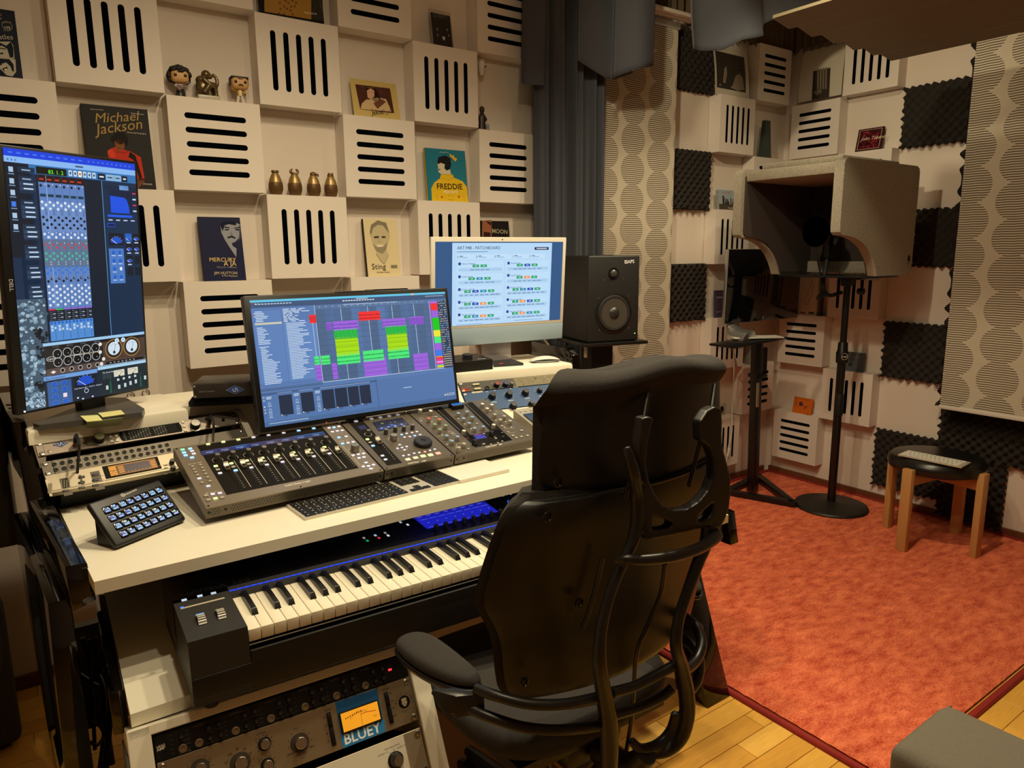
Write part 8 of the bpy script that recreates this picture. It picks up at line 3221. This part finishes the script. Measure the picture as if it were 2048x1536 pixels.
G().box((.14, .05, .004), (.28, .11, .007), .002).obj('base', mat('kb_white2', 'c9c4b8', .4), t)
for r in range(4):
    keyrow(.004 + r * .019, .016, [1] * 14, .008, t, 'kb_white')

# ------------------------------------------------------------------ stool with a small keyboard
t = thing('stool', 'round stool with a black cushion and four square beech legs on the rug', 'stool', T(3.34, -1.12, 0))
BEECH = mat('beech', 'b98a52', .5, noise=.12, nscale=8, stretch=(14, 14, 2))
LEGS = [V((3.121, -1.10, 0)), V((3.318, -1.333, 0)), V((3.362, -.91, 0)), V((3.56, -1.148, 0))]
for i, p in enumerate(LEGS):
    d = p - V((3.34, -1.12, 0))
    G().box((d.x, d.y, .211), (.045, .03, .398), .002, T(0, 0, 0)).obj('leg', BEECH, t) if False else G().box((0, 0, .211), (.030, .046, .398), .002).obj('leg', BEECH, t, T(d.x, d.y, 0) @ rotz(math.atan2(d.y, d.x)))
for a_, b_ in ((0, 3), (1, 2)):
    d0, d1 = LEGS[a_] - V((3.34, -1.12, 0)), LEGS[b_] - V((3.34, -1.12, 0))
    v = d1 - d0
    G().box((v.length / 2, 0, .352), (v.length - .03, .022, .05), .002).obj('cross_rail', BEECH, t, T(d0.x, d0.y, 0) @ rotz(math.atan2(v.y, v.x)))
G().lathe([(0, .378), (.185, .378), (.203, .386), (.208, .405), (.205, .425), (.192, .440), (.16, .446), (0, .448)], n=56).obj('cushion', mat('black_leather', '12110f', .32, bump=.12, bscale=160), t)
k = [Zp(*zq(*p), .455) for p in ((1275, 885), (1325, 850), (1712, 915), (1665, 963))]
ex = (k[3] - k[0]).normalized()
t = thing('computer_keyboard', 'small white keyboard lying on the round black stool', 'keyboard', Frame(V((k[0].x, k[0].y, .449)), ex, V((-ex.y, ex.x, 0))).m)
KW2 = (k[3] - k[0]).length
KD2 = .113
G().prism([(0, 0), (KW2, 0), (KW2, KD2), (0, KD2)], 0, .006, bev=.0015).obj('base', mat('kb_silver', 'd3cdbe', .35, .4), t)
p2 = (KW2 - .01) / 14.5
for r, it in rows_main:
    keyrow(.005 + r * .0186, .0162, it, .005, t, 'kb_white', p2)
keyrow(.005 + 5 * .0186, .0095, [1] * 14, .005, t, 'kb_white', p2)

# ------------------------------------------------------------------ dark corner on the left
t = thing('bass_trap', 'dark grey padded block on the floor at the far left edge', 'bass trap', T(-.49, -.13, 0) @ rotz(.12))
G().box((0, 0, .235), (.36, .32, .45), .025, seg=3).obj('padded_body', mat('trap_cloth', '3b3a37', .95, bump=.3, bscale=400), t)
G().box((0, 0, .006), (.30, .28, .012)).obj('foot_plate', BLACKM, t, flat=True)
t = thing('subwoofer', 'large black loudspeaker cabinet in the dark left of the desk', 'loudspeaker', T(-.435, -.36, 0))
G().box((0, .05, .85), (.40, .30, .36), .01).obj('cabinet', SPK, t)
G().box((-.10, -.03, .33), (.12, .10, .66), .01).obj('pedestal', BLACKM, t)
G().box((-.10, -.05, .01), (.28, .16, .02), .004).obj('base_plate', BLACK, t)
G().lathe([(.12, 0), (.12, .006), (.11, .008), (.03, .002), (0, .006)], n=32).obj('cone', BLACK, t, T(0, -.10, .85) @ MB_)
for i, pts in enumerate((((200, 1225, -.9), (212, 1290, -.88), (222, 1380, -.9), (218, 1470, -.95), (210, 1560, -1.0)),
                         ((165, 1275, -.8), (185, 1330, -.8), (205, 1372, -.85), (212, 1440, -.9), (225, 1530, -.95)),
                         ((160, 1350, -.75), (185, 1368, -.78), (205, 1385, -.8), (210, 1450, -.85), (200, 1540, -.9)),
                         ((180, 1278, -.9), (182, 1340, -.9), (186, 1420, -.92), (190, 1500, -.95)),
                         ((180, 1445, -.95), (198, 1450, -.93), (208, 1470, -.95), (195, 1490, -.98), (182, 1485, -1.0)),
                         ((192, 1275, -.86), (190, 1300, -.86), (198, 1345, -.87), (206, 1330, -.88)))):
    q = [Yp(*p) for p in pts]
    for p in q:
        p.z = max(p.z, .012)
    tag(G().tube(q, .006 if i < 3 else .004, 8).obj('cable', BLACK), ('thick black cable nearest the shelf arm, behind the left desk leg', 'black cable curving down from the left leg to the shelf arm', 'black cable slanting across the gap behind the left desk leg', 'thin black cable hanging straight down beside the left desk leg', 'thin black cable coiled low behind the left desk leg', 'short thin black cable hooked high behind the left desk leg')[i], 'cable', 'tangled cables')
